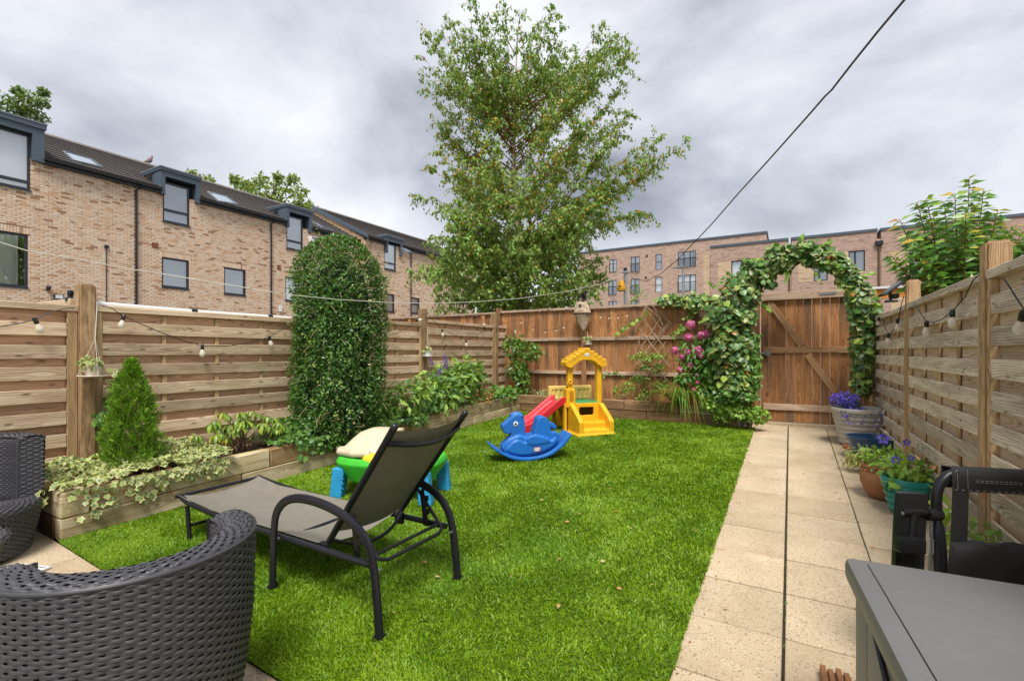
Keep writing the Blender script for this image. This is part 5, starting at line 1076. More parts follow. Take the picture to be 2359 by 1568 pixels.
for c in cvt: b.tube(c, [.005, .004, .003, .002], 3)
tag(b.build('twigs', M['stem_red'], birch), kind='stuff')

# --- bush beyond the right fence
bush = thing('pointed_leaf_bush', 'tall bush with pointed green and reddish leaves above the right fence', 'bush', tuple(pD(2215, 760, 5.0)))
tipsb = [(2232, 411), (2133, 457), (2112, 467), (2071, 505), (2174, 466), (2265, 438), (2298, 484), (2330, 523), (2355, 533), (2051, 586), (2199, 445), (2090, 540), (2150, 500), (2245, 470), (2285, 520), (2310, 560), (2345, 590), (2375, 560), (2120, 560), (2185, 520), (2215, 500), (2260, 540), (2080, 620), (2140, 600), (2200, 570), (2330, 620), (2390, 600), (2240, 600), (2100, 585), (2160, 560), (2270, 590), (2300, 600), (2130, 630), (2180, 620), (2220, 630), (2400, 520), (2420, 560), (2360, 640)]
tipsb += [(random.uniform(2075, 2390), random.uniform(540, 660)) for _ in range(26)] + [(random.uniform(2110, 2330), random.uniform(480, 560)) for _ in range(8)]
Pl, Tl, Nl, tl, cv = [], [], [], [], []
for i, (u, v) in enumerate(tipsb):
    dep = 5.0 + random.uniform(-.45, .45) * (.4 if i < 10 else 1); tip = pD(u, v, dep); base = pD(2215 + (u - 2215) * .35, 770, 5.0 + (dep - 5) * .3); c = bez(base, base.lerp(tip, .55) + Vector((0, 0, .12)), tip, 10); cv.append(c); L = sum((c[k + 1] - c[k]).length for k in range(9)); m = int(L / .017)
    for k in range(m):
        t = (k + .5) / m
        if t < .15: continue
        j = min(int(t * 9), 8); p = c[j].lerp(c[j + 1], t * 9 - j); ax = (c[j + 1] - c[j]).normalized(); a = k * 2.4; s = ax.orthogonal().normalized(); w = ax.cross(s); o_ = s * math.cos(a) + w * math.sin(a); Pl.append(tuple(p)); Tl.append(tuple(o_ + ax * .45 + Vector((0, 0, -.30)))); Nl.append(tuple(ax * .5 + Vector((0, -.5, .3)) + Vector(rnd_dir(1)[0]) * .8)); tl.append(min(.99, max(0, random.gauss(.42, .2))) if t < .97 else random.uniform(.84, 1))
n = len(Pl); leaves(bush, Pl, Tl, Nl, .095 + .05 * rng.random(n), 'point', M['l_bush'], tl, singles=300); stems(bush, cv, .011, .003, M['stem_red'])
# a bare seed stalk or two, and trees behind the terrace
def far_tree(label, cx, cy, r, n, mat, size, dist, lumps, base=0):
    c = pD(cx, cy, dist); t = thing('tree', label, 'tree', (c.x, c.y, -.3), group='trees behind the terrace'); k = dist / F
    b = MB(); b.tube([(c.x, c.y, -.3), (c.x + .2, c.y, c.z - r * k * .6), (c.x, c.y, c.z + r * k * .3)], [.35, .22, .06], 8); b.build('trunk', M['stem'], t, smooth=60); cv = []
    P, Nn = [], []
    for (u, v, rr) in lumps:
        p = pD(u, v, dist + random.uniform(-1.5, 1.5)); d = rnd_dir(n); P.append(vv(*p) + d * vv(rr * k, rr * k, rr * k * .75) * (.35 + .65 * rng.random((n, 1)) ** .5)); Nn.append(d); cv.append(bez((c.x, c.y, c.z - r * k * .6), (c + p) / 2, p))
    P = np.vstack(P); Nn = np.vstack(Nn); m = len(P); leaves(t, P, Nn * .4 + vv(0, 0, -.5) + rng.normal(0, .6, (m, 3)), Nn + vv(0, 0, .3) + rng.normal(0, .5, (m, 3)), size * (.7 + .6 * rng.random(m)), 'oval', mat, name='crown'); stems(t, cv, .10, .03, M['stem'], 'limb')
far_tree('dark leafy tree top above the big dormer at the far left', 40, 250, 60, 130, M['l_tree2'], .34, 40, [(20, 262, 30), (50, 240, 28), (75, 225, 22), (95, 235, 14), (60, 265, 30), (85, 268, 22), (15, 235, 24), (45, 212, 12), (100, 212, 8), (-30, 250, 40)])
far_tree('light olive tree crown above the roof ridge between the two right dormers', 630, 450, 90, 90, M['l_tree'], .42, 46, [(550, 420, 16), (575, 430, 20), (600, 415, 16), (625, 440, 26), (650, 425, 20), (675, 412, 12), (690, 440, 18), (660, 455, 24), (700, 465, 16), (615, 460, 24), (560, 445, 18), (540, 412, 8), (590, 445, 22), (640, 408, 8), (690, 480, 14), (712, 478, 8)])
far_tree('small sparse tree top peeping over the roof ridge left of centre', 460, 410, 30, 32, M['l_tree'], .40, 46, [(440, 396, 7), (455, 406, 9), (475, 410, 10), (488, 412, 6), (448, 414, 10), (470, 420, 12)])
far_tree('small tree top above the roof step near the verge', 740, 490, 30, 40, M['l_tree'], .40, 48, [(728, 486, 9), (742, 492, 9), (722, 494, 10), (760, 500, 6)])
wd = thing('weed', 'feathery yellow-green weed showing above the back fence by the pole', 'plant', tuple(pY(1468, 700, 8.6))); cv = []
for (u, v) in ((1458, 665), (1466, 655), (1474, 668), (1480, 672), (1462, 680), (1452, 684)): cv.append(bez(pY(1467, 710, 8.6), pY(1467, 685, 8.6), pY(u, v, 8.6))); blob_leaves(wd, pY(u, v + 8, 8.6), (.05, .05, .09), 12, .07, 'lance', M['l_lime'], (.1, 1), .3, -.4, .5, 12)
stems(wd, cv, .004, .002, M['stem_green'])

# ================================================================== FURNITURE AND TOYS
def weave(mb, fn, s0, s1, t0, t1, colp=.03, row=.0135, A=.0032, samples=4, stakes=True):
    """real woven strands on the surface fn(s, t) -> (point, outward normal, direction of rising t)"""
    ns = int((s1 - s0) / colp * samples) + 1; nr = max(1, int((t1 - t0) / row)); h = row * .43
    ss = lin(s0, s1, ns)
    for j in range(nr):
        t = t0 + (j + .5) * (t1 - t0) / nr; tint = .35 + .5 * random.random(); a, c, d = [], [], []
        for s in ss:
            p, nn, up = fn(s, t); w = A * math.cos(math.pi * s / colp + math.pi * j); a.append(p + nn * (w - .0012) - up * h); c.append(p + nn * (w + .0012)); d.append(p + nn * (w - .0012) + up * h)
        mb.grid([a, c, d], tint)
    if stakes:
        k = int((s1 - s0) / colp)
        for i in range(k + 1):
            s = s0 + i * colp; rows = []
            for t in lin(t0, t1, max(3, int((t1 - t0) / .03))):
                p, nn, up = fn(s, t); p2, _, _ = fn(s + .001, t); sd = (p2 - p).normalized(); rows.append([p - sd * colp * .24 - nn * .0012, p + nn * .0006, p + sd * colp * .24 - nn * .0012])
            mb.grid(rows, .3)
def polyline_fn(pts):
    P = [Vector(p) for p in pts]; L = [0]
    for a, c in zip(P[:-1], P[1:]): L.append(L[-1] + (c - a).length)
    def f(t):
        t = min(max(t, 0), L[-1] - 1e-6); i = max(k for k in range(len(L) - 1) if L[k] <= t); q = (t - L[i]) / (L[i + 1] - L[i]); return P[i].lerp(P[i + 1], q), (P[i + 1] - P[i]).normalized()
    return f, L[-1]
def tub_chair(label, loc, rz, Rr=.36, h=.71, colp=.03, row=.0135, lean=.02, ext=0):
    t = thing('rattan_armchair', label, 'armchair', loc, rz, 'dark grey rattan tub armchairs')
    wall = .105
    prof_o, Lo = polyline_fn([(Rr - .055, .02), (Rr - .02, .22), (Rr, .42), (Rr + .005, h - .03), (Rr - .005, h - .008), (Rr - .03, h), (Rr - wall + .02, h - .002), (Rr - wall - .002, h - .02), (Rr - wall - .01, h - .05), (Rr - wall - .015, .30)])
    prof_f, Lf = polyline_fn([(Rr - .055, .02), (Rr - .02, .20), (Rr - .005, .29), (Rr - .015, .315), (Rr - .05, .325), (.12, .31)])
    def surf(prof):
        def fn(s, tt):
            a = s / Rr; p, d = prof(tt); c, q = math.cos(a), math.sin(a); return Vector((p.x * c, p.x * q, p.y)), Vector((d.y * c, d.y * q, -d.x)), Vector((d.x * c, d.x * q, d.y))
        return fn
    b = MB(); a0 = math.pi / 2 - ext; weave(b, surf(prof_o), a0 * Rr, math.pi * 1.5 * Rr, 0, Lo, colp, row); weave_ob = b.build('back_weave', M['rattan'], t, smooth=60, local=True); tag(weave_ob, kind='stuff')
    b = MB(); weave(b, surf(prof_f), -math.pi / 2 * Rr, math.pi / 2 * Rr, 0, Lf, colp, row); tag(b.build('seat_weave', M['rattan'], t, smooth=60, local=True), kind='stuff')
    for sg in (1, -1):
        b = MB(); weave(b, lambda s, tt, sg=sg: (Matrix.Rotation(-ext if sg > 0 else 0, 3, 'Z') @ Vector((.004, sg * s, tt)), Matrix.Rotation(-ext if sg > 0 else 0, 3, 'Z') @ Vector((1, 0, 0)), Vector((0, 0, 1))), Rr - wall - .012, Rr - .002, .31, h - .012, colp, row); tag(b.build('arm_weave', M['rattan'], t, smooth=60, local=True), kind='stuff')
    b = MB(); n = 40; ro, ri = [], []
    for i in range(n + 1):
        a = a0 + (math.pi * 1.5 - a0) * i / n; ro.append([Vector((r * math.cos(a), r * math.sin(a), z)) for r, z in ((Rr - .065, .02), (Rr - .03, .22), (Rr - .010, .42), (Rr - .006, h - .03), (Rr - .03, h - .010), (Rr - wall + .02, h - .012), (Rr - wall + .008, h - .05), (Rr - wall - .004, .30))])
    b.grid(ro); b.lathe([(Rr - .065, .02), (Rr - .03, .20), (Rr - .016, .28), (Rr - .05, .312), (0, .30)], n=40)
    for sg in (1, -1): b.add([(-.003, sg * (Rr - .006), .3), (-.003, sg * (Rr - .006), h - .02), (-.003, sg * (Rr - wall), h - .02), (-.003, sg * (Rr - wall), .3)], [(0, 1, 2, 3)])
    b.build('core', M['rattan_dark'], t, smooth=50, local=True)
    # rim braid: two thicker strands either side of the rim
    for rr in (Rr + .004, Rr - wall - .004):
        b = MB(); b.tube([(rr * math.cos(a), rr * math.sin(a), h - .018) for a in lin(a0, math.pi * 1.5, 60)], .0065, 6); b.build('rim_strand', M['rattan'], t, smooth=60, local=True)
    for a in (45, 135, 225, 315): b = MB(); b.lathe([(.016, 0), (.018, .03)], (.26 * math.cos(R(a)), .26 * math.sin(R(a)), -.0), 8); b.build('foot', M['metal_black'], t, local=True)
    return t
nc = Vector((-1.945, .765, g(-1.945, .765) + .002)); tub_chair('dark grey rattan tub armchair seen from behind in the near left corner', nc, R(180), ext=R(12))
lc = Vector((-4.27, .80, g(-4.27, .80) + .002)); tub_chair('dark grey rattan tub armchair with its open front showing beside the left raised bed', lc, R(-14))
tb = thing('rattan_table', 'round dark rattan side table just entering the left edge of the frame', 'table', (-3.29, .53, g(-3.29, .53))); r_ = .25
pf, Lt = polyline_fn([(.17, .02), (.19, .25), (r_ - .03, .40), (r_, .425), (r_ - .012, .44), (.03, .445)])
def tfn(s, tt):
    a = s / r_; p, d = pf(tt); c, q = math.cos(a), math.sin(a); return Vector((p.x * c, p.x * q, p.y)), Vector((d.y * c, d.y * q, -d.x)), Vector((d.x * c, d.x * q, d.y))
b = MB(); weave(b, tfn, 0, 2 * math.pi * r_, 0, Lt, .0292, .0135); tag(b.build('weave', M['rattan'], tb, smooth=60, local=True), kind='stuff'); b = MB(); b.lathe([(.162, .02), (.18, .25), (r_ - .04, .39), (r_ - .012, .424), (r_ - .02, .433), (0, .437)], n=30); b.build('core', M['rattan_dark'], tb, local=True)
pp = gp(45, 1322); nw = thing('floor_tray', 'flat pale grey slotted panel lying on the paving between the rattan chairs', 'panel', (pp.x, pp.y, g(pp.x, pp.y) + .004), R(20)); b = MB(); b.box(-.10, .10, -.09, .09, 0, .012); b.build('panel', M['white'], nw, local=True, bevel=.003)
for i in range(6): b = MB(); b.box(-.085, .085, -.082 + i * .029, -.076 + i * .029, .0125, .0145); b.build('slot', M['box_body'], nw, local=True)

# --- sun lounger (world coordinates)
def cL(x, y): return (589.5 + x * .6377, 921.1 + y * .6377)
Yn, Yf = 1.63, 2.215; zr = .45; Xf_, Xh = -3.57, -1.735
sl_ = thing('sun_lounger', 'charcoal metal sun lounger with brown-grey woven sling, backrest raised, on the lawn', 'sun lounger', (-2.4, 1.9, g(-2.4, 1.9)))
Md = M['metal_dark']
def tubeobj(name, pts, r, n=10, mat=None, **k): b = MB(); b.tube(pts, r, n, **k); return b.build(name, mat or Md, sl_, smooth=50)
for Y in (Yn, Yf): tubeobj('side_rail', [(Xf_, Y + (.03 if Y == Yn else 0), zr + .035), (Xf_ + .12, Y + .02, zr + .01), (Xf_ + .5, Y + .01, zr - .012), (Xh - .5, Y, zr - .01), (Xh, Y, zr - .012)], .017)
tubeobj('cross_rail', [(Xf_ + .01, Yn, zr + .035), (Xf_ + .01, Yf, zr + .035)], .012); tubeobj('cross_rail', [(-2.42, Yn, zr - .03), (-2.42, Yf, zr - .03)], .011)
arm = [pY(*cL(x, y), 1.585) for x, y in ((60, 692), (62, 560), (66, 440), (72, 410), (88, 378), (115, 358), (150, 352), (200, 360), (260, 382), (320, 415), (365, 455), (398, 505), (418, 560), (430, 640), (438, 740), (446, 862))]
for dy_ in (0, .595):
    pts = [Vector((p.x, p.y + dy_, p.z)) for p in arm]; pts[0].z = g(pts[0].x, pts[0].y) + .006; pts[-1].z = g(pts[-1].x, pts[-1].y) + .006
    fine = [pts[0]]
    for i in range(len(pts) - 1):
        a, b0, c, d = pts[max(i - 1, 0)], pts[i], pts[i + 1], pts[min(i + 2, len(pts) - 1)]
        for q in (1, 2, 3): t = q / 3; fine.append(.5 * (2 * b0 + (c - a) * t + (2 * a - 5 * b0 + 4 * c - d) * t * t + (3 * b0 - a - 3 * c + d) * t ** 3))
    for _ in range(6): fine = [fine[0]] + [(fine[i - 1] + fine[i] * 2 + fine[i + 1]) / 4 for i in range(1, len(fine) - 1)] + [fine[-1]]
    b = MB(); b.tube(fine, .0165, 8, flat=1.45, up=(0, 1, 0)); a_ = b.build('arm_leg', Md, sl_, smooth=50)
    q = MB()
    for p in (pts[0], pts[-1]): q.box(p.x - .02, p.x + .02, p.y - .024, p.y + .024, p.z - .004, p.z + .02)
    q.build('foot_cap', M['black_plastic'], a_)
    s_ = -1 if dy_ == 0 else 1
    for i, p in enumerate((pts[2], pts[-3])): tubeobj('bolt', [(p.x, p.y - .012, zr - .012), (p.x, p.y + .04 * -s_, zr - .012)], .006, 6, M['steel'])
for Y in (Yn + .03, Yf - .03): tubeobj('foot_leg', [(Xf_ + .10, Y, zr - .02), (Xf_ + .13, Y, g(Xf_, Y) + .004)], .014)
tubeobj('foot_brace', [(Xf_ + .115, Yn + .03, .30), (Xf_ + .115, Yf - .03, .30)], .010)
bot = pY(*cL(255, 522), Yn + .03); topn = pY(905.5, 988, Yn + .0); topf = Vector((topn.x - .01, Yf - .02, topn.z))
dirb = (topn - bot).normalized(); bots = {Yn: Vector((bot.x, Yn + .035, bot.z)), Yf: Vector((bot.x, Yf - .035, bot.z))}
for Y, tp in ((Yn, topn), (Yf, topf)):
    o_ = tubeobj('back_tube', [bots[Y], bots[Y].lerp(tp, .5), tp], .017, 10); q = MB(); q.lathe([(.0, 0), (.018, .002), (.018, .022), (.012, .03), (0, .031)], n=12, M=Matrix.Translation(tp) @ dirb.to_track_quat('Z', 'Y').to_matrix().to_4x4()); q.build('end_cap', M['black_plastic'], o_, smooth=50)
nb_ = dirb.cross(Vector((0, 1, 0))).normalized(); nb_ = nb_ if nb_.x > 0 else -nb_          # towards the back of the backrest
def sag(p, q, n, d, nv): return [p.lerp(q, t) + nv * (d * 4 * t * (1 - t)) for t in lin(0, 1, n)]
LB = (topn - bots[Yn]).length
rows = []
for t in lin(.12, .985, 20): rows.append(sag(bots[Yn].lerp(topn, t) + Vector((0, .012, 0)), bots[Yf].lerp(topf, t) - Vector((0, .012, 0)), 14, .035, nb_))
b = MB(); b.grid(rows); b.build('back_sling', M['sling'], sl_, smooth=80)
rows = []
for t in lin(0, 1, 24):
    x = Xf_ + .015 + (bot.x - .06 - Xf_) * t; zz = zr + .012 + .035 * max(0, 1 - t * 6); rows.append(sag(Vector((x, Yn + .01, zz)), Vector((x, Yf - .01, zz)), 14, -.045, Vector((0, 0, 1))))
b = MB(); b.grid(rows); b.build('seat_sling', M['sling'], sl_, smooth=80)
tubeobj('head_bar', sag(bots[Yn].lerp(topn, .90) + nb_ * .012, bots[Yf].lerp(topf, .90) + nb_ * .012, 16, .055, nb_), .0125)
tubeobj('lumbar_bar', sag(bots[Yn].lerp(topn, .06) + nb_ * .01, bots[Yf].lerp(topf, .06) + nb_ * .01, 14, .06, nb_ - Vector((0, 0, .6))), .010)
pn = bots[Yn].lerp(topn, .30); pf_ = bots[Yf].lerp(topf, .30); un = pY(*cL(452, 588), Yn + .05); uf = Vector((un.x, Yf - .05, un.z))
mid = lambda a, c, t: a.lerp(c, t)
tubeobj('prop_frame', [pn, mid(pn, un, .5), mid(pn, un, .90), un + Vector((-.008, .01, .012)), un + Vector((.0, .05, 0)), mid(un, uf, .5), uf + Vector((0, -.05, 0)), uf + Vector((-.008, -.01, .012)), mid(pf_, uf, .90), mid(pf_, uf, .5), pf_], .010)
tubeobj('prop_bar', [mid(pn, un, .84), mid(pf_, uf, .84)], .009)
for Y in (Yn + .035, Yf - .035):
    b = MB(); pl = [(0, 0), (.02, .05), (-.012, .06), (-.012, .085), (.03, .08), (.04, .11), (.005, .12), (.005, .145), (.05, .14), (.062, .17), (.09, .17), (.10, .14), (.06, .0)]
    b.prism([(-1.90 + (.10 - x) * .62, zr - .02 + y * 1.25) for x, y in pl], Y - .004, Y + .004, lambda p, q, d: (p, d, q)); b.build('notched_rack', M['metal_black'], sl_)
for Y in (Yn + .02, Yf - .02): b = MB(); b.box(bot.x - .03, bot.x + .03, Y - .012, Y + .012, zr - .05, zr + .02); b.build('pivot_bracket', M['metal_black'], sl_, bevel=.004)

# --- rocking horse
hb = gp(1212, 1058); ho = thing('rocking_horse', 'blue plastic rocking horse with round white eye on the lawn', 'rocking toy', (hb.x, hb.y, g(hb.x, hb.y) + .016), R(30 + 13))
ks = .00108
def hp_(x, y): return ((x - 850) * ks, (1368 - y) * ks)
def cat_(pts, n=4):
    k = len(pts); o_ = []
    for i in range(k):
        a, b0, c, d = [Vector((*pts[(i + j) % k], 0)) for j in (-1, 0, 1, 2)]
        for q in range(n): t = q / n; p = .5 * (2 * b0 + (c - a) * t + (2 * a - 5 * b0 + 4 * c - d) * t * t + (3 * b0 - a - 3 * c + d) * t ** 3); o_.append((p.x, p.y))
    return o_
def slab_(mb, pts, w0, w1, f=hp_):
    pts = cat_(pts); mb.prism([f(*p) for p in pts], -w0, w1, lambda a, c, d: (a, d, c))
b = MB()
slab_(b, [(590, 1250), (604, 1215), (640, 1180), (700, 1150), (760, 1130), (820, 1150), (830, 1190), (900, 1195), (1060, 1185), (1085, 1110), (1150, 1105), (1178, 1150), (1120, 1250), (950, 1320), (750, 1330), (640, 1300)], .085, .085)
slab_(b, [(598, 1240), (616, 1195), (668, 1140), (690, 1100), (690, 960), (750, 925), (800, 940), (826, 1000), (826, 1080), (834, 1200), (760, 1240)], .056, .056); slab_(b, [(640, 1270), (660, 1215), (740, 1170), (830, 1200), (1080, 1190), (1120, 1160), (1140, 1190), (1090, 1245), (940, 1300), (760, 1310)], .105, .105)
slab_(b, [(598, 1060), (590, 1025), (640, 985), (690, 945), (740, 918), (795, 925), (815, 985), (780, 1050), (720, 1085), (660, 1110), (615, 1098)], .058, .058)
slab_(b, [(835, 1150), (910, 1125), (1040, 1160), (1060, 1200), (860, 1215)], .115, .115)                       # seat
slab_(b, [(915, 1130), (935, 1030), (955, 965), (985, 945), (1030, 950), (1065, 985), (1085, 1060), (1090, 1190), (1040, 1190)], .085, .085)   # back of the seat
slab_(b, [(1085, 1010), (1130, 1020), (1165, 1055), (1150, 1085), (1100, 1060)], .03, .03)
slab_(b, [(700, 930), (680, 940), (685, 915), (705, 905), (730, 895), (790, 905), (810, 930), (825, 985), (815, 1000), (790, 940)], .022, .022)    # mane
for sy in (-1, 1): b.lathe([(0, -.03), (.014, -.01), (.016, .02), (0, .045)], n=10, M=Matrix.Translation(Vector((hp_(800, 945)[0], sy * .045, hp_(800, 945)[1]))) @ Matrix.Rotation(sy * -.9, 4, 'X'))
hbody = b.blob('body', M['blue'], ho, .007, 11)
b = MB(); top = [(470, 1197), (520, 1232), (600, 1280), (700, 1318), (800, 1335), (900, 1335), (1000, 1318), (1090, 1280), (1180, 1215), (1240, 1150), (1282, 1112)]; botm = [(1286, 1140), (1240, 1205), (1180, 1260), (1090, 1320), (1000, 1350), (900, 1366), (800, 1368), (690, 1350), (590, 1306), (510, 1254), (466, 1215)]
slab_(b, top + botm, .135, .135); b.blob('rocker', M['blue'], ho, .007, 4)
for dyy in (-1, 1):
    b = MB(); x, z = hp_(728, 1010); Mx = Matrix.Translation(Vector((x, dyy * .0605, z))) @ Matrix.Rotation(dyy * R(-90), 4, 'X'); b.lathe([(0, 0), (.026, 0), (.026, .004), (.022, .006), (0, .006)], n=20, M=Mx); ey = b.build('eye', M['eye_white'], ho, local=True, smooth=40)
    b = MB(); b.lathe([(0, .006), (.015, .006), (.013, .0085), (0, .009)], n=16, M=Mx); b.build('pupil', M['eye_dark'], ey, local=True); b = MB(); b.lathe([(0, .0088), (.005, .0088), (0, .010)], n=10, M=Mx @ Matrix.Translation((.004, .004, 0))); b.build('glint', M['logo_white'], ey, local=True)
def text_mesh(txt, size, mat, name, parent, Mx):
    cu = bpy.data.curves.new('t', 'FONT'); cu.body = txt; cu.size = size; cu.align_x = 'CENTER'; cu.align_y = 'CENTER'; cu.extrude = .0004; to = bpy.data.objects.new('t', cu); C.objects.link(to)
    dg = bpy.context.evaluated_depsgraph_get(); dg.update(); me = bpy.data.meshes.new_from_object(to.evaluated_get(dg)); bpy.data.objects.remove(to); me.materials.clear(); me.materials.append(mat); o = link(name, me, parent); o.matrix_basis = Mx; return o
def badge(parent, Mx, w, h, outer, txt1, txt2):
    def oval(w_, h_, z0, z1): 
        q = MB(); pl = [(w_ * math.copysign(abs(math.cos(a)) ** .6, math.cos(a)), h_ * math.copysign(abs(math.sin(a)) ** .6, math.sin(a))) for a in lin(0, 2 * math.pi, 25)[:-1]]; q.prism(pl, z0, z1, lambda a, c, d: Mx @ Vector((a, c, d))); return q
    o = oval(w, h, 0, .003).build('badge', outer, parent, local=True); oval(w * .86, h * .72, .003, .004).build('badge_face', M['logo_white'], o, local=True)
    if txt1: text_mesh(txt1, h * .95, M['logo_ink'], 'badge_lettering', o, Mx @ Matrix.Translation((0, 0, .0045)))
x, z = hp_(935, 1264); badge(ho, Matrix.Translation((x, -.1065, z)) @ Matrix.Rotation(R(90), 4, 'X') @ Matrix.Rotation(R(5), 4, 'Z'), .040, .024, M['logo_red'], 'little tikes', '')

# --- playset with slide (local: x along the steps' width, y away from the steps)
ps = thing('climbing_playset', 'yellow plastic toddler climbing frame with arched roof, steps and red slide', 'playset', (-2.377, 5.831, .335), R(49.2))
b = MB(); W_ = .515
for x0, x1 in ((0, .065), (W_ - .065, W_)): b.prism([(0, 0), (0, .20), (.03, .235), (.27, .41), (.36, .42), (.36, 0)], x0, x1, lambda p, q, d: (d, p, q))
b.box(.05, W_ - .05, .02, .36, 0, .085); b.box(.05, W_ - .05, .13, .36, .08, .175)
b.box(-.03, W_ + .02, -.02, .05, 0, .04); b.box(-.03, .03, .0, .36, 0, .04)
steps_ = b.blob('steps', M['yellow'], ps, .009, 3)
b = MB(); y1_ = .32; b.box(.05, W_ - .05, y1_, y1_ + .03, .36, .42); b.box(.05, W_ - .05, y1_, y1_ + .03, .17, .25); b.box(.05, .16, y1_, y1_ + .03, .24, .37); b.box(W_ - .19, W_ - .05, y1_, y1_ + .03, .24, .37) if False else b.box(W_ - .13, W_ - .05, y1_, y1_ + .03, .24, .37); b.blob('riser_panel', M['yellow'], ps, .007, 2)
b = MB(); b.box(.0, W_, .33, .80, .405, .432); b.build('deck', M['green_deck'], ps, local=True, bevel=.008)
b = MB(); b.box(-.055, -.02, .34, .42, 0, .42); b.box(-.055, -.02, .72, .80, 0, .42); b.box(-.055, -.02, .34, .80, .33, .42); b.box(W_ - .03, W_ + .01, .34, .80, 0, .42); b.box(-.05, W_, .77, .80, 0, .42); b.blob('base', M['yellow'], ps, .010, 2)
b = MB(); b.box(-.10, W_ + .08, .77, .82, .575, .63); b.box(-.10, W_ + .08, .775, .81, .42, .46); b.box(-.10, -.05, .77, .815, .42, .62); b.box(W_ + .03, W_ + .08, .77, .815, .42, .62); b.box(-.08, W_ + .06, .79, .805, .44, .6)
for i in range(8): b.box(-.03 + i * .075, .0 + i * .075, .775, .80, .45, .58)
b.blob('back_rail', M['yellow_pale'], ps, .008, 2)
b = MB(); yp0, yp1 = .33, .41
for x0, x1 in ((-.005, .072), (W_ - .068, W_ + .005)): b.box(x0, x1, yp0, yp1, .38, .96)
b.blob('arch_post', M['yellow'], ps, .008, 3)
b = MB(); b.box(-.035, .10, .315, .43, .36, .62); b.blob('corner_pillar', M['yellow'], ps, .008, 3)
b = MB(); b.box(.012, .068, .310, .3155, .45, .585); b.build('pillar_niche', plastic('amber_plastic', (.50, .20, .006)), ps, local=True)
b = MB(); b.tube([(.02 + .024 * math.cos(a), .315, .715 + .024 * math.sin(a)) for a in lin(0, 6.283, 14)], .012, 6); b.box(-.02, .05, .32, .37, .66, .70); b.blob('play_phone', M['yellow'], ps, .006, 2)
b = MB(); xm2 = W_ / 2; out_ = [(-.055, .925), (-.06, .99), (xm2, 1.175), (W_ + .06, .99), (W_ + .055, .925), (W_ - .02, .90), (W_ - .06, .935)] + [(xm2 + .165 * math.cos(a), .94 + .075 * math.sin(a)) for a in lin(.15, math.pi - .15, 9)] + [(.06, .935), (.02, .90)]
b.prism(out_, .28, .47, lambda p, q, d: (p, d, q))
for sg in (-1, 1):
    for i in range(5):
        t = (i + .3) / 5; px2 = xm2 + sg * (W_ / 2 + .055) * t; pz2 = 1.175 - .185 * t; b.box(px2 - .03, px2 + .03, .275, .475, pz2 - .025, pz2 + .018)
b.blob('roof', M['yellow'], ps, .008, 3)
badge(ps, Matrix.Translation((xm2, .279, 1.085)) @ Matrix.Rotation(R(90), 4, 'X'), .036, .022, M['logo_white'], 'little tikes', '')
b = MB(); sp_ = [(-.03, .41), (-.10, .40), (-.20, .33), (-.40, .175), (-.55, .075), (-.66, .045), (-.74, .05)]
secs = []
for x, z in sp_:
    w = .185 + .02 * (x < -.5); c = .545; secs.append([Vector((x, c - w - .02, z + .10)), Vector((x, c - w + .015, z + .10)), Vector((x, c - w + .045, z + .015)), Vector((x, c, z)), Vector((x, c + w - .045, z + .015)), Vector((x, c + w - .015, z + .10)), Vector((x, c + w + .02, z + .10)), Vector((x, c + w + .01, z - .02)), Vector((x, c, z - .03)), Vector((x, c - w - .01, z - .02))])
k = 10; vs_ = [p for s in secs for p in s]; b.add(vs_, [(i * k + j, i * k + (j + 1) % k, (i + 1) * k + (j + 1) % k, (i + 1) * k + j) for i in range(len(secs) - 1) for j in range(k)] + [tuple(range(k)), tuple((len(secs) - 1) * k + j for j in range(k))])
b.box(-.75, -.60, .40, .69, 0, .04); b.blob('slide', M['red'], ps, .009, 4)

# --- sand and water table behind the lounger
wt = thing('water_table', 'green and blue plastic sand and water table with beige lid behind the lounger', 'play table', (-2.95, 3.03, g(-2.95, 3.03)), R(17))
def rings(mb, L, n=48):
    k = len(L); vs_ = []
    for a_, b_, z, e in L:
        for j in range(n):
            th = 2 * math.pi * j / n; c, s = math.cos(th), math.sin(th); vs_.append((a_ * math.copysign(abs(c) ** (2 / e), c), b_ * math.copysign(abs(s) ** (2 / e), s), z + (.025 * math.sin(th * 4) if 0 < z < .22 else 0)))
    mb.add(vs_, [(i * n + j, i * n + (j + 1) % n, (i + 1) * n + (j + 1) % n, (i + 1) * n + j) for i in range(k - 1) for j in range(n)] + [tuple(range(n - 1, -1, -1)), tuple((k - 1) * n + j for j in range(n))]); return mb
b = MB(); rings(b, [(.33, .20, .15, 3), (.39, .25, .17, 3), (.45, .295, .27, 3.2), (.46, .305, .30, 3.2), (.445, .285, .345, 3), (.425, .265, .35, 3), (.40, .245, .33, 3), (.37, .21, .22, 3)]); b.blob('basin', M['green_pl'], wt, .010, 3)
b = MB(); rings(b, [(.385, .24, .262, 3), (.385, .24, .268, 3)]); b.build('basin_floor', plastic('blue_basin', (.03, .2, .42)), wt, local=True)
for x, y in ((-.37, -.20), (.37, -.20), (-.37, .20), (.37, .20)):
    b = MB(); b.prism([(x - .055, y - .045), (x + .055, y - .045), (x + .045, y + .05), (x - .045, y + .05)], .0, .26, lambda p, q, d: (p + (.03 if x > 0 else -.03) * (1 - d / .26), q, d)); lg = b.blob('leg', M['cyan'], wt, .009, 3)
    q = MB()
    for z in (.09, .13, .17): q.box(x + .02, x + .058, y - .0485, y - .0445, z, z + .006)
    q.build('step_groove', M['cyan'], lg, local=True)
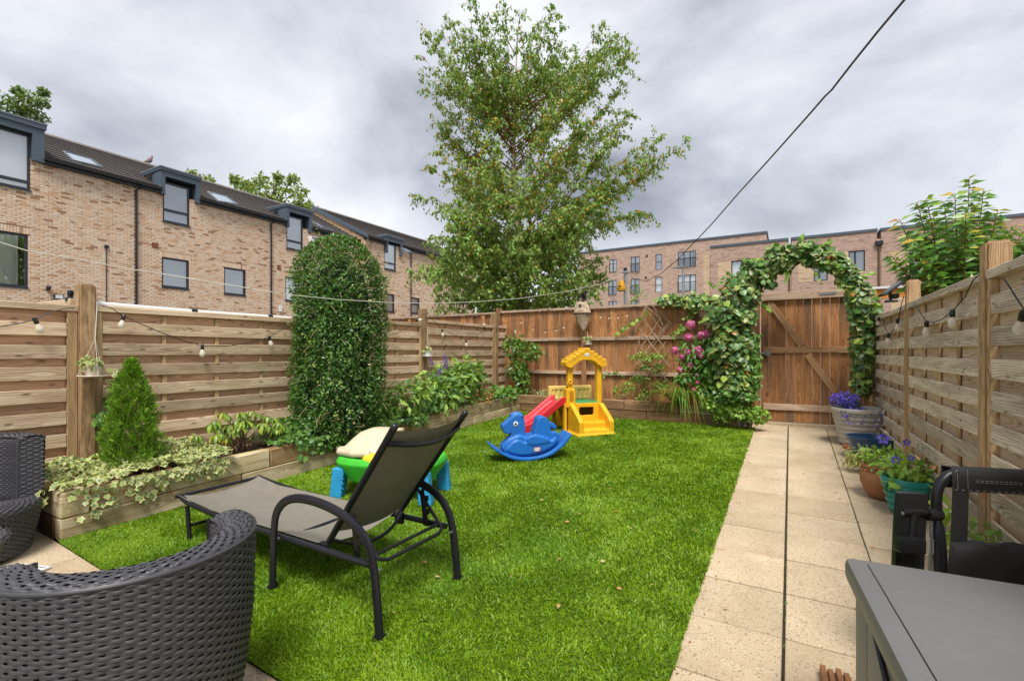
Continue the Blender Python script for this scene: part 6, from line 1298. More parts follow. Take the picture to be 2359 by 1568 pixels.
b = MB(); rings(b, [(.30, .22, .345, 2.6), (.315, .235, .36, 2.6), (.29, .215, .385, 2.6), (.25, .18, .42, 2.2), (.19, .13, .46, 2.2), (.09, .07, .485, 2)])
b.v = [(x * 1.02 - .16, y + .04 + .55 * max(0, z - .36), z + .5 * max(0, z - .36)) for x, y, z in b.v]; b.box(-.13, .02, .02, .18, .40, .545); b.tube([(-.46, -.06, .375), (-.40, -.17, .38), (-.24, -.23, .38), (-.10, -.20, .38)], .034, 8); b.blob('lid', M['beige'], wt, .010, 4)
sc3 = thing('sand_scoop', 'yellow plastic scoop lying in the green water table', 'toy', tuple(Vector((-2.95, 3.03, g(-2.95, 3.03))) + Matrix.Rotation(R(17), 3, 'Z') @ Vector((-.06, -.20, .34)))); b = MB(); b.lathe([(0, -.05), (.075, -.04), (.09, .0), (.07, .035), (0, .05)], n=20, sx=1.3); b.build('bowl', M['yellow_ball'], sc3, local=True, smooth=60); b = MB(); b.tube([(.08, 0, .01), (.2, .06, .03)], .014, 8); b.build('handle', M['yellow_ball'], sc3, local=True, smooth=60)

# --- pots along the right fence
def pot(name, label, u, v, prof, mat, soil_r, soil_z, off=(0, 0), sx=1, sy=1, rz=0, ribs=0, group=None):
    p = gp(u, v) + Vector((*off, 0)); p.z = g(p.x, p.y) + .004; t = thing(name, label, 'plant pot', p, rz, group or 'pots along the right fence')
    b = MB(); b.lathe(prof, n=40, sx=sx, sy=sy, cap=False); b.add([(prof[0][0] * sx * math.cos(a), prof[0][0] * sy * math.sin(a), prof[0][1]) for a in lin(0, 6.2832, 41)[:-1]], [tuple(range(40))]); b.build('pot', M[mat], t, local=True, smooth=50)
    b = MB(); b.lathe([(soil_r, soil_z), (0, soil_z + .012)], n=30, sx=sx, sy=sy); b.build('soil', M['soil'], t, local=True); return t, p
def ribbed(r0, r1, h, n, d, lip=.02, wall=.02, inner=.1):
    pr = [(r0 * .96, 0)]
    for i in range(n * 6 + 1):
        t = i / (n * 6); pr.append((r0 + (r1 - r0) * t + d * abs(math.sin(math.pi * n * t)), .01 + (h - .05) * t))
    return pr + [(r1 + lip, h - .045), (r1 + lip + .006, h - .02), (r1 + lip, h), (r1 - wall + lip, h), (r1 - wall, h - .05), (r1 - wall - .02, h - inner)]
t, p = pot('ribbed_pot', 'large ribbed stone-white pot with purple lobelia beside the gate', 1972, 1027, ribbed(.185, .262, .43, 7, .010), 'pot_white', .235, .36, off=(.03, .08))
wp = p; lo = thing('lobelia', 'purple-blue trailing lobelia flowering in the large white ribbed pot', 'flower', p + Vector((-.06, 0, .37)))
for (u, v, rad, n) in ((1945, 922, (.16, .13, .11), 420), (1965, 940, (.10, .12, .06), 120), (1990, 950, (.06, .1, .05), 40)):
    c = pY(u, v, p.y - .02); d = rnd_dir(n); P = vv(*c) + d * vv(*rad) * rng.random((n, 1)) ** .4; leaves(lo, P, rnd_dir(n), d + vv(0, -.5, .5), .026, 'petal', M['p_blue'], name='blossom'); leaves(lo, vv(*c) - vv(0, 0, .03) + rnd_dir(n) * vv(*rad) * rng.random((n, 1)) ** .5, rnd_dir(n) + vv(0, 0, .5), rnd_dir(n), .03, 'lance', M['l_mid'])
dd = rng.random((60, 3)); leaves(lo, vv(p.x - .2, p.y - .28, p.z + .25) + dd * vv(.4, .06, .16), rnd_dir(60), rnd_dir(60) + vv(0, -1, 0), .022, 'petal', M['p_blue'], name='blossom')
stems(lo, [bez(p + Vector((-.06, 0, .36)), p + Vector((random.uniform(-.2, .1), random.uniform(-.12, .1), .45)), p + Vector((random.uniform(-.26, .1), random.uniform(-.14, .1), random.uniform(.48, .58)))) for _ in range(30)], .002, .0015, M['stem_green'])
t, p = pot('oval_trough', 'glossy dark blue oval planter, nearly empty, between the white and terracotta pots', 2030, 1060, [(.18, 0), (.20, .02), (.225, .17), (.245, .205), (.255, .215), (.255, .235), (.235, .235), (.225, .20), (.215, .12)], 'pot_blue', .215, .13, off=(-.04, .02), sx=1.06, sy=.85)
b = MB(); b.lathe([(.14, 0), (.15, .04), (.14, .04)], (gp(1968, 1035).x + .04, gp(1968, 1035).y + .06, g(.6, 6.4)), 20); rd = thing('pot_saucer', 'small red terracotta saucer half hidden behind the blue oval planter', 'saucer', (gp(1968, 1035).x, gp(1968, 1035).y, g(.6, 6.4))); b.build('dish', M['terra_red'], rd, smooth=50)
t, p = pot('terracotta_pot', 'round-bellied terracotta pot with roped rim holding violet pansies', 2034, 1146, [(.085, 0), (.10, .005), (.13, .05), (.155, .12), (.16, .18), (.148, .225), (.138, .235), (.15, .245), (.152, .262), (.148, .272), (.13, .272), (.125, .24), (.12, .2)], 'pot_terra', .125, .235)
b = MB(); b.tube([(.150 * math.cos(a), .150 * math.sin(a), .225 + .006 * math.sin(a * 30)) for a in lin(0, 6.2832, 180)], .0065, 5); b.build('rope_band', M['pot_terra'], t, local=True, smooth=60)
pn2 = thing('pansies', 'violet pansies with bright green leaves in the terracotta pot', 'flower', p + Vector((0, 0, .26)))
blob_leaves(pn2, p + Vector((.02, -.02, .315)), (.165, .15, .075), 240, .06, 'oval', M['l_lime'], (.3, 1), .6, .1, .5, 150)
def pansy(root, c, r):
    for a in lin(0, 5.03, 5): d = Vector((math.cos(a + .3), -.25, math.sin(a + .3))); leaves(root, [tuple(c + d * r * .45)], [tuple(d)], [(-.1, -1, .35)], r * 1.15, 'heart', M['p_blue'], name='petal', kindtag=None)
    leaves(root, [tuple(c + Vector((0, -.012, 0)))], [(0, 0, 1)], [(0, -1, 0.1)], r * .3, 'petal', M['l_lime'], [.9], name='eye', kindtag=None)
for (u, v) in ((2034, 1010), (2088, 1018)): pansy(pn2, pY(u, v, p.y - .02), .031 if u < 2050 else .019)
stems(pn2, [bez(p + Vector((0, 0, .25)), p + Vector((.02, 0, .42)), pY(2034, 1014, p.y))], .003, .002, M['stem_green'])
t, p2 = pot('small_pot', 'small dark navy pot overflowing with cream-variegated ivy', 1992, 1088, [(.06, 0), (.085, .12), (.09, .13), (.08, .13), (.075, .1)], 'pot_navy', .075, .11, off=(.05, .02))
vg = thing('variegated_trailer', 'cream and green variegated trailing plant spilling from the small navy pot', 'plant', p2 + Vector((0, 0, .12)))
for (u, v, rad, n) in ((1985, 1050, (.13, .1, .10), 170), (1965, 1062, (.09, .08, .06), 70), (1998, 1068, (.08, .08, .05), 60)): blob_leaves(vg, pY(u, v, p2.y - .04), rad, n, .045, 'oval', M['l_varieg2'], (.2, 1), .6, .3, .5, 90)
t, p3 = pot('teal_pot', 'glossy teal ribbed pot with a leafy bright green plant, nearest along the fence', 2092, 1190, ribbed(.095, .145, .27, 4, .014, .012, .015, .06), 'pot_teal', .128, .225, off=(0, .06))
vi = thing('viola', 'bright green viola plant with blue flowers in the teal pot', 'flower', p3 + Vector((0, 0, .23)))
blob_leaves(vi, p3 + Vector((.01, .0, .32)), (.16, .14, .10), 170, .07, 'oval', M['l_lime'], (.3, 1), .6, .2, .5, 120); blob_leaves(vi, p3 + Vector((-.05, -.08, .25)), (.09, .06, .03), 16, .075, 'heart', M['l_lime'], (.4, 1), .8, .3, .4, 16); blob_leaves(vi, p3 + Vector((.17, .0, .36)), (.08, .06, .08), 18, .07, 'heart', M['l_dry'], (.4, 1), .5, .4, .5, 18)
for (u, v, r) in ((2062, 1058, .021), (2098, 1054, .015)): pansy(vi, pY(u, v, p3.y - .06), r)

# --- storage box and pushchair in the near right corner
bz = .755; sb = thing('storage_box', 'large grey plastic garden storage box in the near right corner', 'storage box', (.16, 1.97, .09), R(4.5))
b = MB(); b.box(.0, .72, -1.25, .02, bz - .09 - .075, bz - .09); lid = b.build('lid', M['box_lid'], sb, local=True, bevel=.022)
b = MB(); b.box(.055, .059, -1.22, -.03, bz - .09, bz - .0895); b.build('lid_seam', M['metal_black'], lid, local=True)
b = MB(); b.box(.035, .69, -1.2, -.03, .0, bz - .165); b.build('body', M['box_body'], sb, local=True)
for i in range(7): b = MB(); b.box(.022, .034, -1.19 + i * .165, -1.19 + i * .165 + .155, .02, bz - .175); b.build('side_panel', M['box_body'], sb, local=True, bevel=.004)
for i in range(4): b = MB(); b.box(.05 + i * .16, .05 + i * .16 + .15, -.0295, -.018, .02, bz - .175); b.build('end_panel', M['box_body'], sb, local=True, bevel=.004)
b = MB(); b.tube([(.012, -.35, bz - .16), (.010, -.75, bz - .36)], .008, 8); b.build('strut', M['metal_dark'], sb, local=True, smooth=50)
tp = gp(1917, 1562); rt = thing('ridged_tile', 'orange terracotta ridged tile lying on the path beside the storage box', 'tile', (tp.x + .01, tp.y - .07, g(tp.x, tp.y - .07) + .003), R(3))
for i in range(4): b = MB(); b.box(-.05 + i * .027, -.05 + i * .027 + .020, -.10, .08, 0, .045 - .01 * (i % 2)); b.build('ridge', M['pot_terra'], rt, local=True, bevel=.003)
b = MB(); b.box(-.05, .056, -.1, .08, 0, .022); b.build('base', M['pot_terra'], rt, local=True)
def cP(x, y): return (1915.8 + x / 3.621, 884.2 + y / 3.621)
pc = thing('pushchair', 'folded black pushchair with mesh seat back standing behind the grey storage box', 'pushchair', (.75, 2.35, .12))
PD = 1.90
def pp_(x, y, d=0): return pD(*cP(x, y), PD + d)
fw_ = Vector((-st, ct, 0))
b = MB(); rows = []
for y_, dd in ((700, .02), (715, -.01), (760, -.022), (830, -.02), (892, -.012)): rows.append([pp_(x, y_ + (x - 1005) * .05, dd) for x in (1003, 1150, 1400, 1700, 1960)])
b.grid(rows); q = [[p + fw_ * .05 for p in rows[0]], [p + fw_ * .06 for p in rows[-1]]]; b.grid([rows[0], q[0], q[1]]); b.build('top_band', M['pram_fabric'], pc, smooth=60)
for yy in (795, 810, 880):
    b = MB()
    for i in range(10): x0 = 1200 + i * 40 if yy != 880 else 1020 + i * 60; b.tube([pp_(x0, yy + (x0 - 1005) * .05, -.0235), pp_(x0 + 28, yy + (x0 + 28 - 1005) * .05, -.0235)], .0008, 4)
    b.build('stitching', M['stitch'], pc)
for x0 in (1045, 1130):
    b = MB()
    for i in range(7): b.tube([pp_(x0 + i, 715 + i * 24, -.0235), pp_(x0 + i, 730 + i * 24, -.0235)], .0008, 4)
    b.build('stitching', M['stitch'], pc)
b = MB(); b.grid([[pp_(1003, 890, -.012), pp_(1142, 898, -.014)], [pp_(995, 1100, -.01), pp_(1136, 1105, -.012)], [pp_(985, 1310, -.01), pp_(1130, 1312, -.012)]]); b.build('side_band', M['pram_fabric'], pc, smooth=60)
b = MB(); b.grid([[pp_(1140, 898, -.006), pp_(1500, 915, -.006), pp_(1960, 940, -.006)], [pp_(1128, 1312, -.006), pp_(1500, 1335, -.006), pp_(1960, 1365, -.006)]]); b.build('mesh_panel', M['mesh'], pc)
b = MB(); rows = []
for y_, dd in ((1298, .0), (1318, -.03), (1400, -.045), (1520, -.03), (1700, -.02)): rows.append([pp_(x - (y_ - 1298) * .1, y_ + (x - 1005) * .055 + 10 * math.sin(x * .02), dd + .008 * math.sin(x * .013 + y_ * .01)) for x in lin(985, 1960, 16)])
b.grid(rows); b.build('lower_fabric', M['pram_fabric'], pc, smooth=60)
tb_ = lambda name, pts, r, mat='metal_black', **k: (lambda q: (q.tube([pp_(*p) for p in pts], r, 12, **k), q.build(name, M[mat], pc, smooth=50)))(MB())
tb_('handle_tube', [(1030, 738), (960, 765), (905, 820), (875, 900), (870, 980), (872, 1050)], .0185); tb_('lower_tube', [(885, 1120), (888, 1200), (895, 1380), (905, 1700)], [.012, .020, .024, .022], 'metal_dark')
tb_('thin_rod', [(830, 1150), (825, 1330), (815, 1560)], .006, 'steel'); tb_('hinge_bar', [(590, 1065), (700, 1065), (790, 1070), (885, 1085)], .013, 'black_plastic'); tb_('hinge_bar', [(790, 1085), (900, 1085)], .024, 'black_plastic')
for i in range(7): tb_('cord_wrap', [(800, 1290 + i * 18), (845, 1300 + i * 18)], .0025, 'stitch')
b = MB(); pl = [(565, 912), (590, 905), (795, 918), (812, 935), (790, 1180), (770, 1600), (528, 1600), (545, 1180)]; ip = [pp_(*q) for q in pl]; b.add(ip + [p + fw_ * .025 for p in ip], [tuple(range(8)), tuple(range(15, 7, -1))] + [(i, (i + 1) % 8, 8 + (i + 1) % 8, 8 + i) for i in range(8)]); b.build('side_plate', M['black_plastic'], pc, bevel=.004)
for (x, y, w, h) in ((595, 1335, 55, 60), (690, 1340, 65, 62)): b = MB(); c = pp_(x, y, -.02); ww, hh = w / 3.621 * PD / F, h / 3.621 * PD / F; rt_ = Vector((ct, st, 0)); b.add([c + rt_ * sx2 * ww + Vector((0, 0, 1)) * sz * hh + fw_ * sy2 for sx2 in (-1, 1) for sy2 in (-.02, .02) for sz in (-1, 1)], [(0, 1, 3, 2), (4, 6, 7, 5), (0, 4, 5, 1), (2, 3, 7, 6), (0, 2, 6, 4), (1, 5, 7, 3)]); b.build('clip', M['black_plastic'], pc, bevel=.006)
tb_('post_tube', [(690, 1075), (680, 1170), (665, 1290)], .016); tb_('rivet', [(592, 1060), (592, 1085)], .008, 'steel')
b = MB(); 
for dx_ in (.45, .82): b.tube([(dx_, 2.45 - .2 * dx_, .60), (dx_ + .02, 2.5 - .2 * dx_, .24)], .014, 8)
b.build('frame_leg', M['metal_black'], pc, smooth=50)
for dx_ in (.45, .82): b = MB(); b.lathe([(.0, -.018), (.075, -.02), (.085, 0), (.075, .02), (0, .018)], n=24, M=Matrix.Translation((dx_ + .02, 2.5 - .2 * dx_, .055 * (2.5 - .2 * dx_) + .09)) @ Matrix.Rotation(R(90), 4, 'Y')); b.build('wheel', M['black_plastic'], pc, smooth=50)
fp = thing('potted_weeds', 'leafy green plants growing at the fence foot behind the pushchair mesh', 'plant', (.80, 3.0, .2))
for (c, rad, n) in (((.78, 2.95, .52), (.10, .3, .10), 110), ((.80, 3.3, .5), (.09, .22, .12), 70), ((.80, 2.95, .42), (.08, .2, .12), 80), ((.78, 3.1, .34), (.1, .25, .15), 60)): blob_leaves(fp, c, rad, n, .07, 'oval', M['l_lime'], (.2, 1), .6, .2, .5, 40)
blob_leaves(fp, (.78, 3.55, .55), (.05, .12, .06), 7, .14, 'lance', M['l_strap'], (.2, 1), .5, .2, .4, 7, lambda n: .5 + .3 * rng.random(n)); stems(fp, [bez((.82, 3.0, .15), (.8, 3.0, .4), (.78, 2.9, .6)), bez((.82, 3.3, .17), (.8, 3.4, .4), (.78, 3.55, .58)), bez((.8, 3.1, .17), (.78, 3.1, .3), (.78, 3.1, .5))], .006, .003, M['stem_green'])

# --- string lights
def string(label, paths, bulbs, small=False, r=.0035):
    p0 = paths[0][0]; t = thing('string_light', label, 'string light', p0, 0, 'festoon string lights')
    for pts in paths: b = MB(); b.tube(pts, r, 5); b.build('cable', M['cable'], t, smooth=60)
    for (p, ax) in bulbs:
        k = .45 if small else .88; Mx = Matrix.Translation(p) @ Vector(ax).normalized().to_track_quat('Z', 'Y').to_matrix().to_4x4() @ Matrix.Scale(k, 4)
        b = MB(); b.lathe([(0, -.012), (.012, -.012), (.016, 0), (.016, .035), (.013, .04), (0, .041)], n=12, M=Mx); s = b.build('socket', M['black_plastic'], t, smooth=50)
        b = MB(); b.lathe([(.012, .0415), (.016, .05), (.026, .075), (.028, .09), (.022, .108), (.008, .118), (0, .119)], n=14, M=Mx); b.build('bulb', M['bulb'], s, smooth=60)
        b = MB(); b.lathe([(0, .043), (.006, .045), (.004, .085), (0, .09)], n=6, M=Mx); b.build('filament', M['filament'] if not small else M['white'], s)
    return t
XS = XL + .085
LP = lambda L: [pX(u, v, XS) for u, v in L]
string('black festoon cable with clear bulbs along the left slatted fence',
       [LP([(-60, 770), (0, 752), (45, 745), (80, 735), (120, 718), (150, 710), (172, 709)]), LP([(232, 703), (258, 710), (283, 728), (320, 744), (370, 765), (420, 784), (465, 796), (520, 797), (575, 789), (622, 776), (650, 757), (678, 738)]), LP([(895, 774), (925, 762), (958, 742), (972, 724), (985, 722), (1000, 740), (1018, 758), (1045, 770), (1073, 781), (1098, 774), (1117, 760), (1135, 755), (1150, 748)])],
       [(p, ax) for p, ax in [(LP([(80, 735)])[0], (.1, .35, -1)), (LP([(285, 728)])[0], (.1, -.25, -1)), (LP([(466, 796)])[0], (.1, -.05, -1)), (LP([(620, 776)])[0], (.1, .2, -1)), (LP([(958, 738)])[0], (.2, .9, .15)), (LP([(1018, 760)])[0], (.1, .1, -1)), (LP([(1073, 784)])[0], (.1, 0, -1)), (LP([(1115, 757)])[0], (.2, -.3, .6))]])
def cK(x, y): return (1086.9 + x / 3.547, 644.8 + y / 3.547)
BP = lambda L: [pY(*cK(u, v), YB - .07) for u, v in L]
string('thin cable with tiny bulbs swagged along the brown back fence', [BP([(200, 355), (275, 350), (400, 322), (520, 280), (640, 240)]), BP([(400, 325), (440, 350), (500, 390), (560, 405), (610, 410), (690, 398), (760, 370), (830, 310)]), BP([(970, 268), (1040, 285), (1120, 293), (1200, 290), (1270, 272), (1370, 230)])], [(BP([q])[0], (0, -.1, -1)) for q in ((400, 335), (500, 392), (600, 412), (690, 398), (750, 375), (1050, 288), (1120, 296), (1195, 294), (1265, 278))], True, .0022)
def cM(x, y): return (1879 + x / 3.04, 405.3 + y / 3.04)
RP = lambda L: [pX(*cM(u, v), XR - .07) for u, v in L]
string('black festoon cable with clear pear bulbs along the right slatted fence', [RP([(615, 840), (590, 930), (575, 1000), (540, 1085), (510, 1105), (485, 1060), (465, 1010), (440, 990)]), RP([(690, 885), (730, 960), (775, 1020), (820, 1025), (880, 1005), (955, 945), (1040, 850), (1100, 730), (1140, 695)]), RP([(1310, 715), (1350, 770), (1400, 850), (1450, 925), (1520, 1000)])], [(RP([q])[0], ax) for q, ax in (((572, 1005), (0, .1, -1)), ((505, 1108), (0, 0, -1)), ((440, 995), (0, .6, -.6)), ((775, 1022), (0, .15, -1)), ((955, 948), (0, -.05, -1)), ((1452, 960), (0, .5, -.9)))])

# --- things hung on posts and fences
def cup(label, p, cord_top, r, h, saucer, plant_label=None, mat='cream_cup', leafmat_='l_varieg', trail=0):
    t = thing('hanging_cup_planter', label, 'planter', p, 0, 'hanging cup planters')
    b = MB(); b.lathe([(r * .7, 0), (r * .95, h * .5), (r, h), (r * .92, h), (r * .8, h * .4), (0, h * .35)], (p.x, p.y, p.z), 20); b.build('cup', M[mat], t, smooth=50)
    b = MB(); b.tube([(p.x - r * .95, p.y - .005, p.z + h * .8), (p.x - r * 1.5, p.y - .01, p.z + h * .6), (p.x - r * 1.4, p.y - .01, p.z + h * .25), (p.x - r * .85, p.y - .005, p.z + h * .2)], r * .12, 6); b.build('handle', M[mat], t, smooth=50)
    b = MB(); b.lathe([(0, -.012), (saucer * .6, -.012), (saucer, .002), (saucer * .98, .006), (saucer * .6, -.004), (0, -.004)], (p.x, p.y, p.z), 24); b.build('saucer', M[mat], t, smooth=50)
    b = MB(); k = cord_top.lerp(p, .5); b.tube([cord_top, k], .004, 5)
    for a in (0, 2.1, 4.2): b.tube([k, (p.x + saucer * .95 * math.cos(a), p.y + saucer * .95 * math.sin(a), p.z)], .0022, 4)
    b.build('cord', M['rope'], t)
    v = thing('trailing_ivy', plant_label, 'plant', p + Vector((0, 0, h)))
    blob_leaves(v, p + Vector((0, -.01, h + r * .35)), (r * 1.5, r * 1.3, r * .8), 46, r * .80, 'ivy', M[leafmat_], (.2, 1), .6, .2, .5, 46)
    if trail: n = trail; tt = rng.random(n); leaves(v, np.stack([p.x + r * 1.3 + .02 * rng.normal(size=n), p.y + .10 + .02 * rng.normal(size=n), p.z + h - tt * .42], 1), vv(0, .1, -1) + rng.normal(0, .4, (n, 3)), vv(1, -.3, .4) + rng.normal(0, .4, (n, 3)), r * .6, 'heart', M['l_varieg'], singles=n)
    stems(v, [bez(p + Vector((0, 0, h * .6)), p + Vector((r, .05, h + .05)), p + Vector((r * 1.3, .1, -.3 if trail else h)))], .002, .0015, M['stem_green'])
xc = XL + .13
eye = pX(219, 695, XL + .07); b = MB(); b.tube([(eye.x - .02, eye.y, eye.z), (eye.x + .02, eye.y, eye.z)] + [(eye.x + .03 + .012 * math.cos(a), eye.y, eye.z + .012 * math.sin(a)) for a in lin(math.pi, 3 * math.pi, 12)], .003, 5); ek = thing('screw_eye', 'small steel screw eye near the top of the tall left post', 'hook', eye); b.build('ring', M['steel'], ek)
cup('peach cup and saucer planter hanging from the tall left post', pX(214, 866, xc + .03), eye + Vector((.04, 0, 0)), .055, .075, .095, 'pale green ivy trailing from the cup on the tall left post', trail=26)
cup('small white cup planter hanging from the post right of the clipped shrub', pX(985, 820, xc), pX(985, 752, XL + .07), .05, .075, .08, 'tiny sprig in the white cup right of the clipped shrub', 'white')
cup('small cream pot planter hanging below the wicker bird house', pY(1354, 793, YB - .16), pY(1352, 763, YB - .12), .055, .07, .075, 'grey-green trailing plant in the pot below the wicker bird house', leafmat_='l_varieg')
bh = thing('bird_house', 'woven wicker teardrop bird house hanging on the back fence post', 'bird house', tuple(pY(1342, 730, YB - .16)))
def cN(x, y): return ((1420 + x / 4.975) / 1.0857, (700 + y / 4.975) / 1.0857)
c0 = pY(*cN(178, 410), YB - .17); sc4 = 7.9 / F / 1.0857 / 4.975
lv = [(270, 62), (300, 78), (340, 90), (375, 100), (412, 112)]; lower = [(425, 108), (470, 95), (520, 72), (570, 48), (610, 24), (632, 12)]
def ringx(y, w, n=26): return [(c0.x + w * sc4 * math.cos(a) * 1.0 + (y - 412) * sc4 * .09, c0.y + w * sc4 * .62 * math.sin(a), c0.z - (y - 410) * sc4) for a in lin(0, 2 * math.pi, n)]
b = MB(); y_ = 270
while y_ < 632: w = np.interp(y_, [270, 412, 425, 632], [66, 112, 106, 10]); b.tube(ringx(y_, w), .0095, 5); y_ += 9.5
for k in range(12):
    a = 2 * math.pi * k / 12; b.tube([(c0.x + (w * sc4 + .004) * math.cos(a) + (y - 412) * sc4 * .09, c0.y + (w * sc4 * .62 + .004) * math.sin(a), c0.z - (y - 410) * sc4) for y, w in lv + lower], .006, 5)
b.build('wicker_body', M['wicker'], bh, smooth=60); b = MB(); b.tube(ringx(418, 120), .013, 6); b.build('waist_band', M['stem'], bh, smooth=60)
b = MB(); e = pY(*cN(175, 325), YB - .17); b.lathe([(0, 0), (.022, 0), (.022, .012)], n=14, M=Matrix.Translation((e.x, c0.y - .088, e.z)) @ Matrix.Rotation(R(90), 4, 'X')); b.build('entrance', M['dark_room'], bh); b = MB(); b.box(c0.x - .07, c0.x + .06, c0.y - .06, c0.y + .05, c0.z + 142 * sc4, c0.z + 152 * sc4); b.build('roof_plate', M['stem'], bh)
def solar(label, p, tilt, rz, k=1.0):
    t = thing('solar_lamp', label, 'solar lamp', p, rz, 'black solar lamps'); b = MB(); b.box(-.09 * k, .09 * k, -.055 * k, .055 * k, -.008, .012, M=Matrix.Translation((0, 0, .10 * k)) @ Matrix.Rotation(tilt, 4, 'Y')); b.build('panel', M['black_plastic'], t, local=True, bevel=.006); b = MB(); b.tube([(0, 0, 0), (-.01, 0, .05 * k), (0, 0, .09 * k)], .012 * k, 8); b.box(-.035 * k, .035 * k, -.03 * k, .03 * k, -.01, .01); b.build('stem', M['black_plastic'], t, local=True, smooth=50); b = MB(); b.lathe([(0, 0), (.03, .01), (.04, .05), (.03, .055)], (.02 * k, -.02, .02), 12); b.build('lamp_head', M['black_plastic'], t, local=True, smooth=50)
solar('black solar lamp tilted above the wicker bird house', pY(1344, 691, YB - .05), R(-32), 0); solar('black solar lamp on the right fence top beside the arch', pX(2052, 694, XR - .02), R(-38), R(20), 1.25)
cctv = pX(162, 690, XL - .14); sc5 = thing('security_camera', 'small dark dome camera behind the tall left post', 'camera', cctv); b = MB(); b.lathe([(0, .0), (.034, 0), (.034, .02), (.018, .03), (.018, .045), (.022, .06), (.018, .08), (0, .088)], (0, 0, -.01), 16); b.build('dome', M['black_plastic'], sc5, local=True, smooth=50)
pi = thing('plastic_pipe', 'long white plastic pipe lying along the top of the left fence', 'pipe', LP([(450, 715)])[0]); P0, P1 = pX(224, 700, XL - .03), pX(668, 733, XL - .03); b = MB(); b.tube([P0, P0.lerp(P1, .5) + Vector((0, 0, -.006)), P1], .020, 12); b.build('pipe', M['white'], pi, smooth=60)
for t_ in (.42, .86): q = P0.lerp(P1, t_); d = (P1 - P0).normalized(); b = MB(); b.tube([q - d * .025, q + d * .025], .0225, 12); b.build('clip', M['black_plastic'], pi, smooth=60)
hbk = thing('hanging_basket', 'round wicker wall basket half hidden by ivy on the back fence', 'basket', tuple(pY(1632, 800, YB - .2))); c1 = pY(1632, 718, YB - .18)
b = MB()
for i in range(10): r2 = .135 * (1 - i / 11) ** .6; b.tube([(c1.x + r2 * math.cos(a), c1.y + r2 * .8 * math.sin(a), c1.z - i * .022) for a in lin(0, 6.2832, 24)], .012, 5)
b.build('wicker_bowl', M['wicker'], hbk, smooth=60); b = MB(); b.tube([(c1.x + .145 * math.cos(a), c1.y + .118 * math.sin(a), c1.z + .012) for a in lin(0, 6.2832, 24)], .014, 6); b.build('rim', M['stem'], hbk, smooth=60)

# --- pole, bird house on it, washing lines, lamp post
po = pY(1440, 700, 9.0); pl = thing('pole', 'grey metal pole with cross arm standing behind the back fence', 'pole', (po.x, 9.0, .3)); pt = pY(1441, 617, 9.0)
b = MB(); b.tube([(po.x, 9.0, .3), (po.x, 9.0, pt.z - .06)], .030, 12); b.build('shaft', M['steel'], pl, smooth=50); b = MB(); b.tube([(po.x, 9, pt.z - .06), (po.x, 9, pt.z)], .034, 12); b.build('cap', M['black_plastic'], pl, smooth=50)
b = MB(); za_ = pY(1440, 628, 9.0).z; b.box(po.x - .07, po.x + .07, 8.94, 9.06, za_ - .012, za_ + .012); b.build('cross_arm', M['steel'], pl)
bhv = pY(1431, 658, 8.95); hv = thing('bird_house', 'yellow beehive-shaped bird house hanging on the grey pole', 'bird house', bhv); b = MB(); zz = -.10
for i, r2 in enumerate((.080, .086, .082, .076, .066, .052, .034)): b.lathe([(r2 - .012, i * .03 - .10), (r2, i * .03 - .093), (r2, i * .03 - .078), (r2 - .012, i * .03 - .071)], n=20)
b.lathe([(0, -.10), (.07, -.10), (.07, 0), (.03, .1), (0, .115)], n=20); b.build('hive', M['hive'], hv, local=True, smooth=40); b = MB(); b.lathe([(0, 0), (.018, 0), (.018, .006), (0, .006)], n=12, M=Matrix.Translation((0, -.088, -.02)) @ Matrix.Rotation(R(90), 4, 'X')); b.build('entrance', M['dark_room'], hv, local=True)
b = MB(); b.box(-.012, .10, -.006, .006, .09, .10); b.build('bracket', M['steel'], hv, local=True)
def line_(name, label, A, B, pxs, r, mat):
    A, B = Vector(A), Vector(B); nrm = Vector((-(B - A).y, (B - A).x, 0)); pts = []
    for u, v in pxs:
        d = Vector(ray(u, v)); t = ((A - Vector((0, 0, H))).dot(nrm)) / d.dot(nrm); pts.append(Vector((0, 0, H)) + d * t)
    t = thing(name, label, 'washing line', pts[0]); b = MB(); b.tube([A] + pts + [B], r, 6); b.build('rope', M[mat], t, smooth=60); return pts
line_('washing_line', 'pale washing line sagging from the left, past the clipped shrub, to the pole', (-4.3, .55, 2.25), (po.x, 9.0, za_), [(60, 577), (150, 592), (300, 620), (380, 632), (520, 655), (665, 679), (780, 690), (900, 697), (1000, 699), (1100, 695), (1200, 687), (1300, 672), (1380, 655), (1425, 636)], .0034, 'rope')
line_('washing_line', 'dark line with a kink rising from the pole across the sky to the upper right', pD(2200, -150, 1.4), (po.x, 9.0, za_), [(2083, 0), (2020, 75), (1960, 150), (1925, 195), (1915, 208), (1900, 222), (1860, 268), (1780, 358), (1700, 446), (1640, 515), (1605, 552), (1560, 598), (1520, 632), (1490, 646), (1465, 645), (1450, 634)], .0042, 'cord_grey')
lp = pY(1573, 700, 30.0); ls_ = thing('street_lamp', 'grey street lamp with flat head in front of the apartment block', 'street lamp', (lp.x, 30, -.3)); ltp = pY(1573, 616, 30.0).z
b = MB(); b.tube([(lp.x, 30, -.3), (lp.x, 30, 2), (lp.x, 30, ltp)], [.11, .10, .07], 10); b.build('column', M['steel'], ls_, smooth=50); b = MB(); b.box(lp.x - .62, lp.x + .12, 29.85, 30.15, ltp, ltp + .07); b.build('lamp_head', M['steel'], ls_)
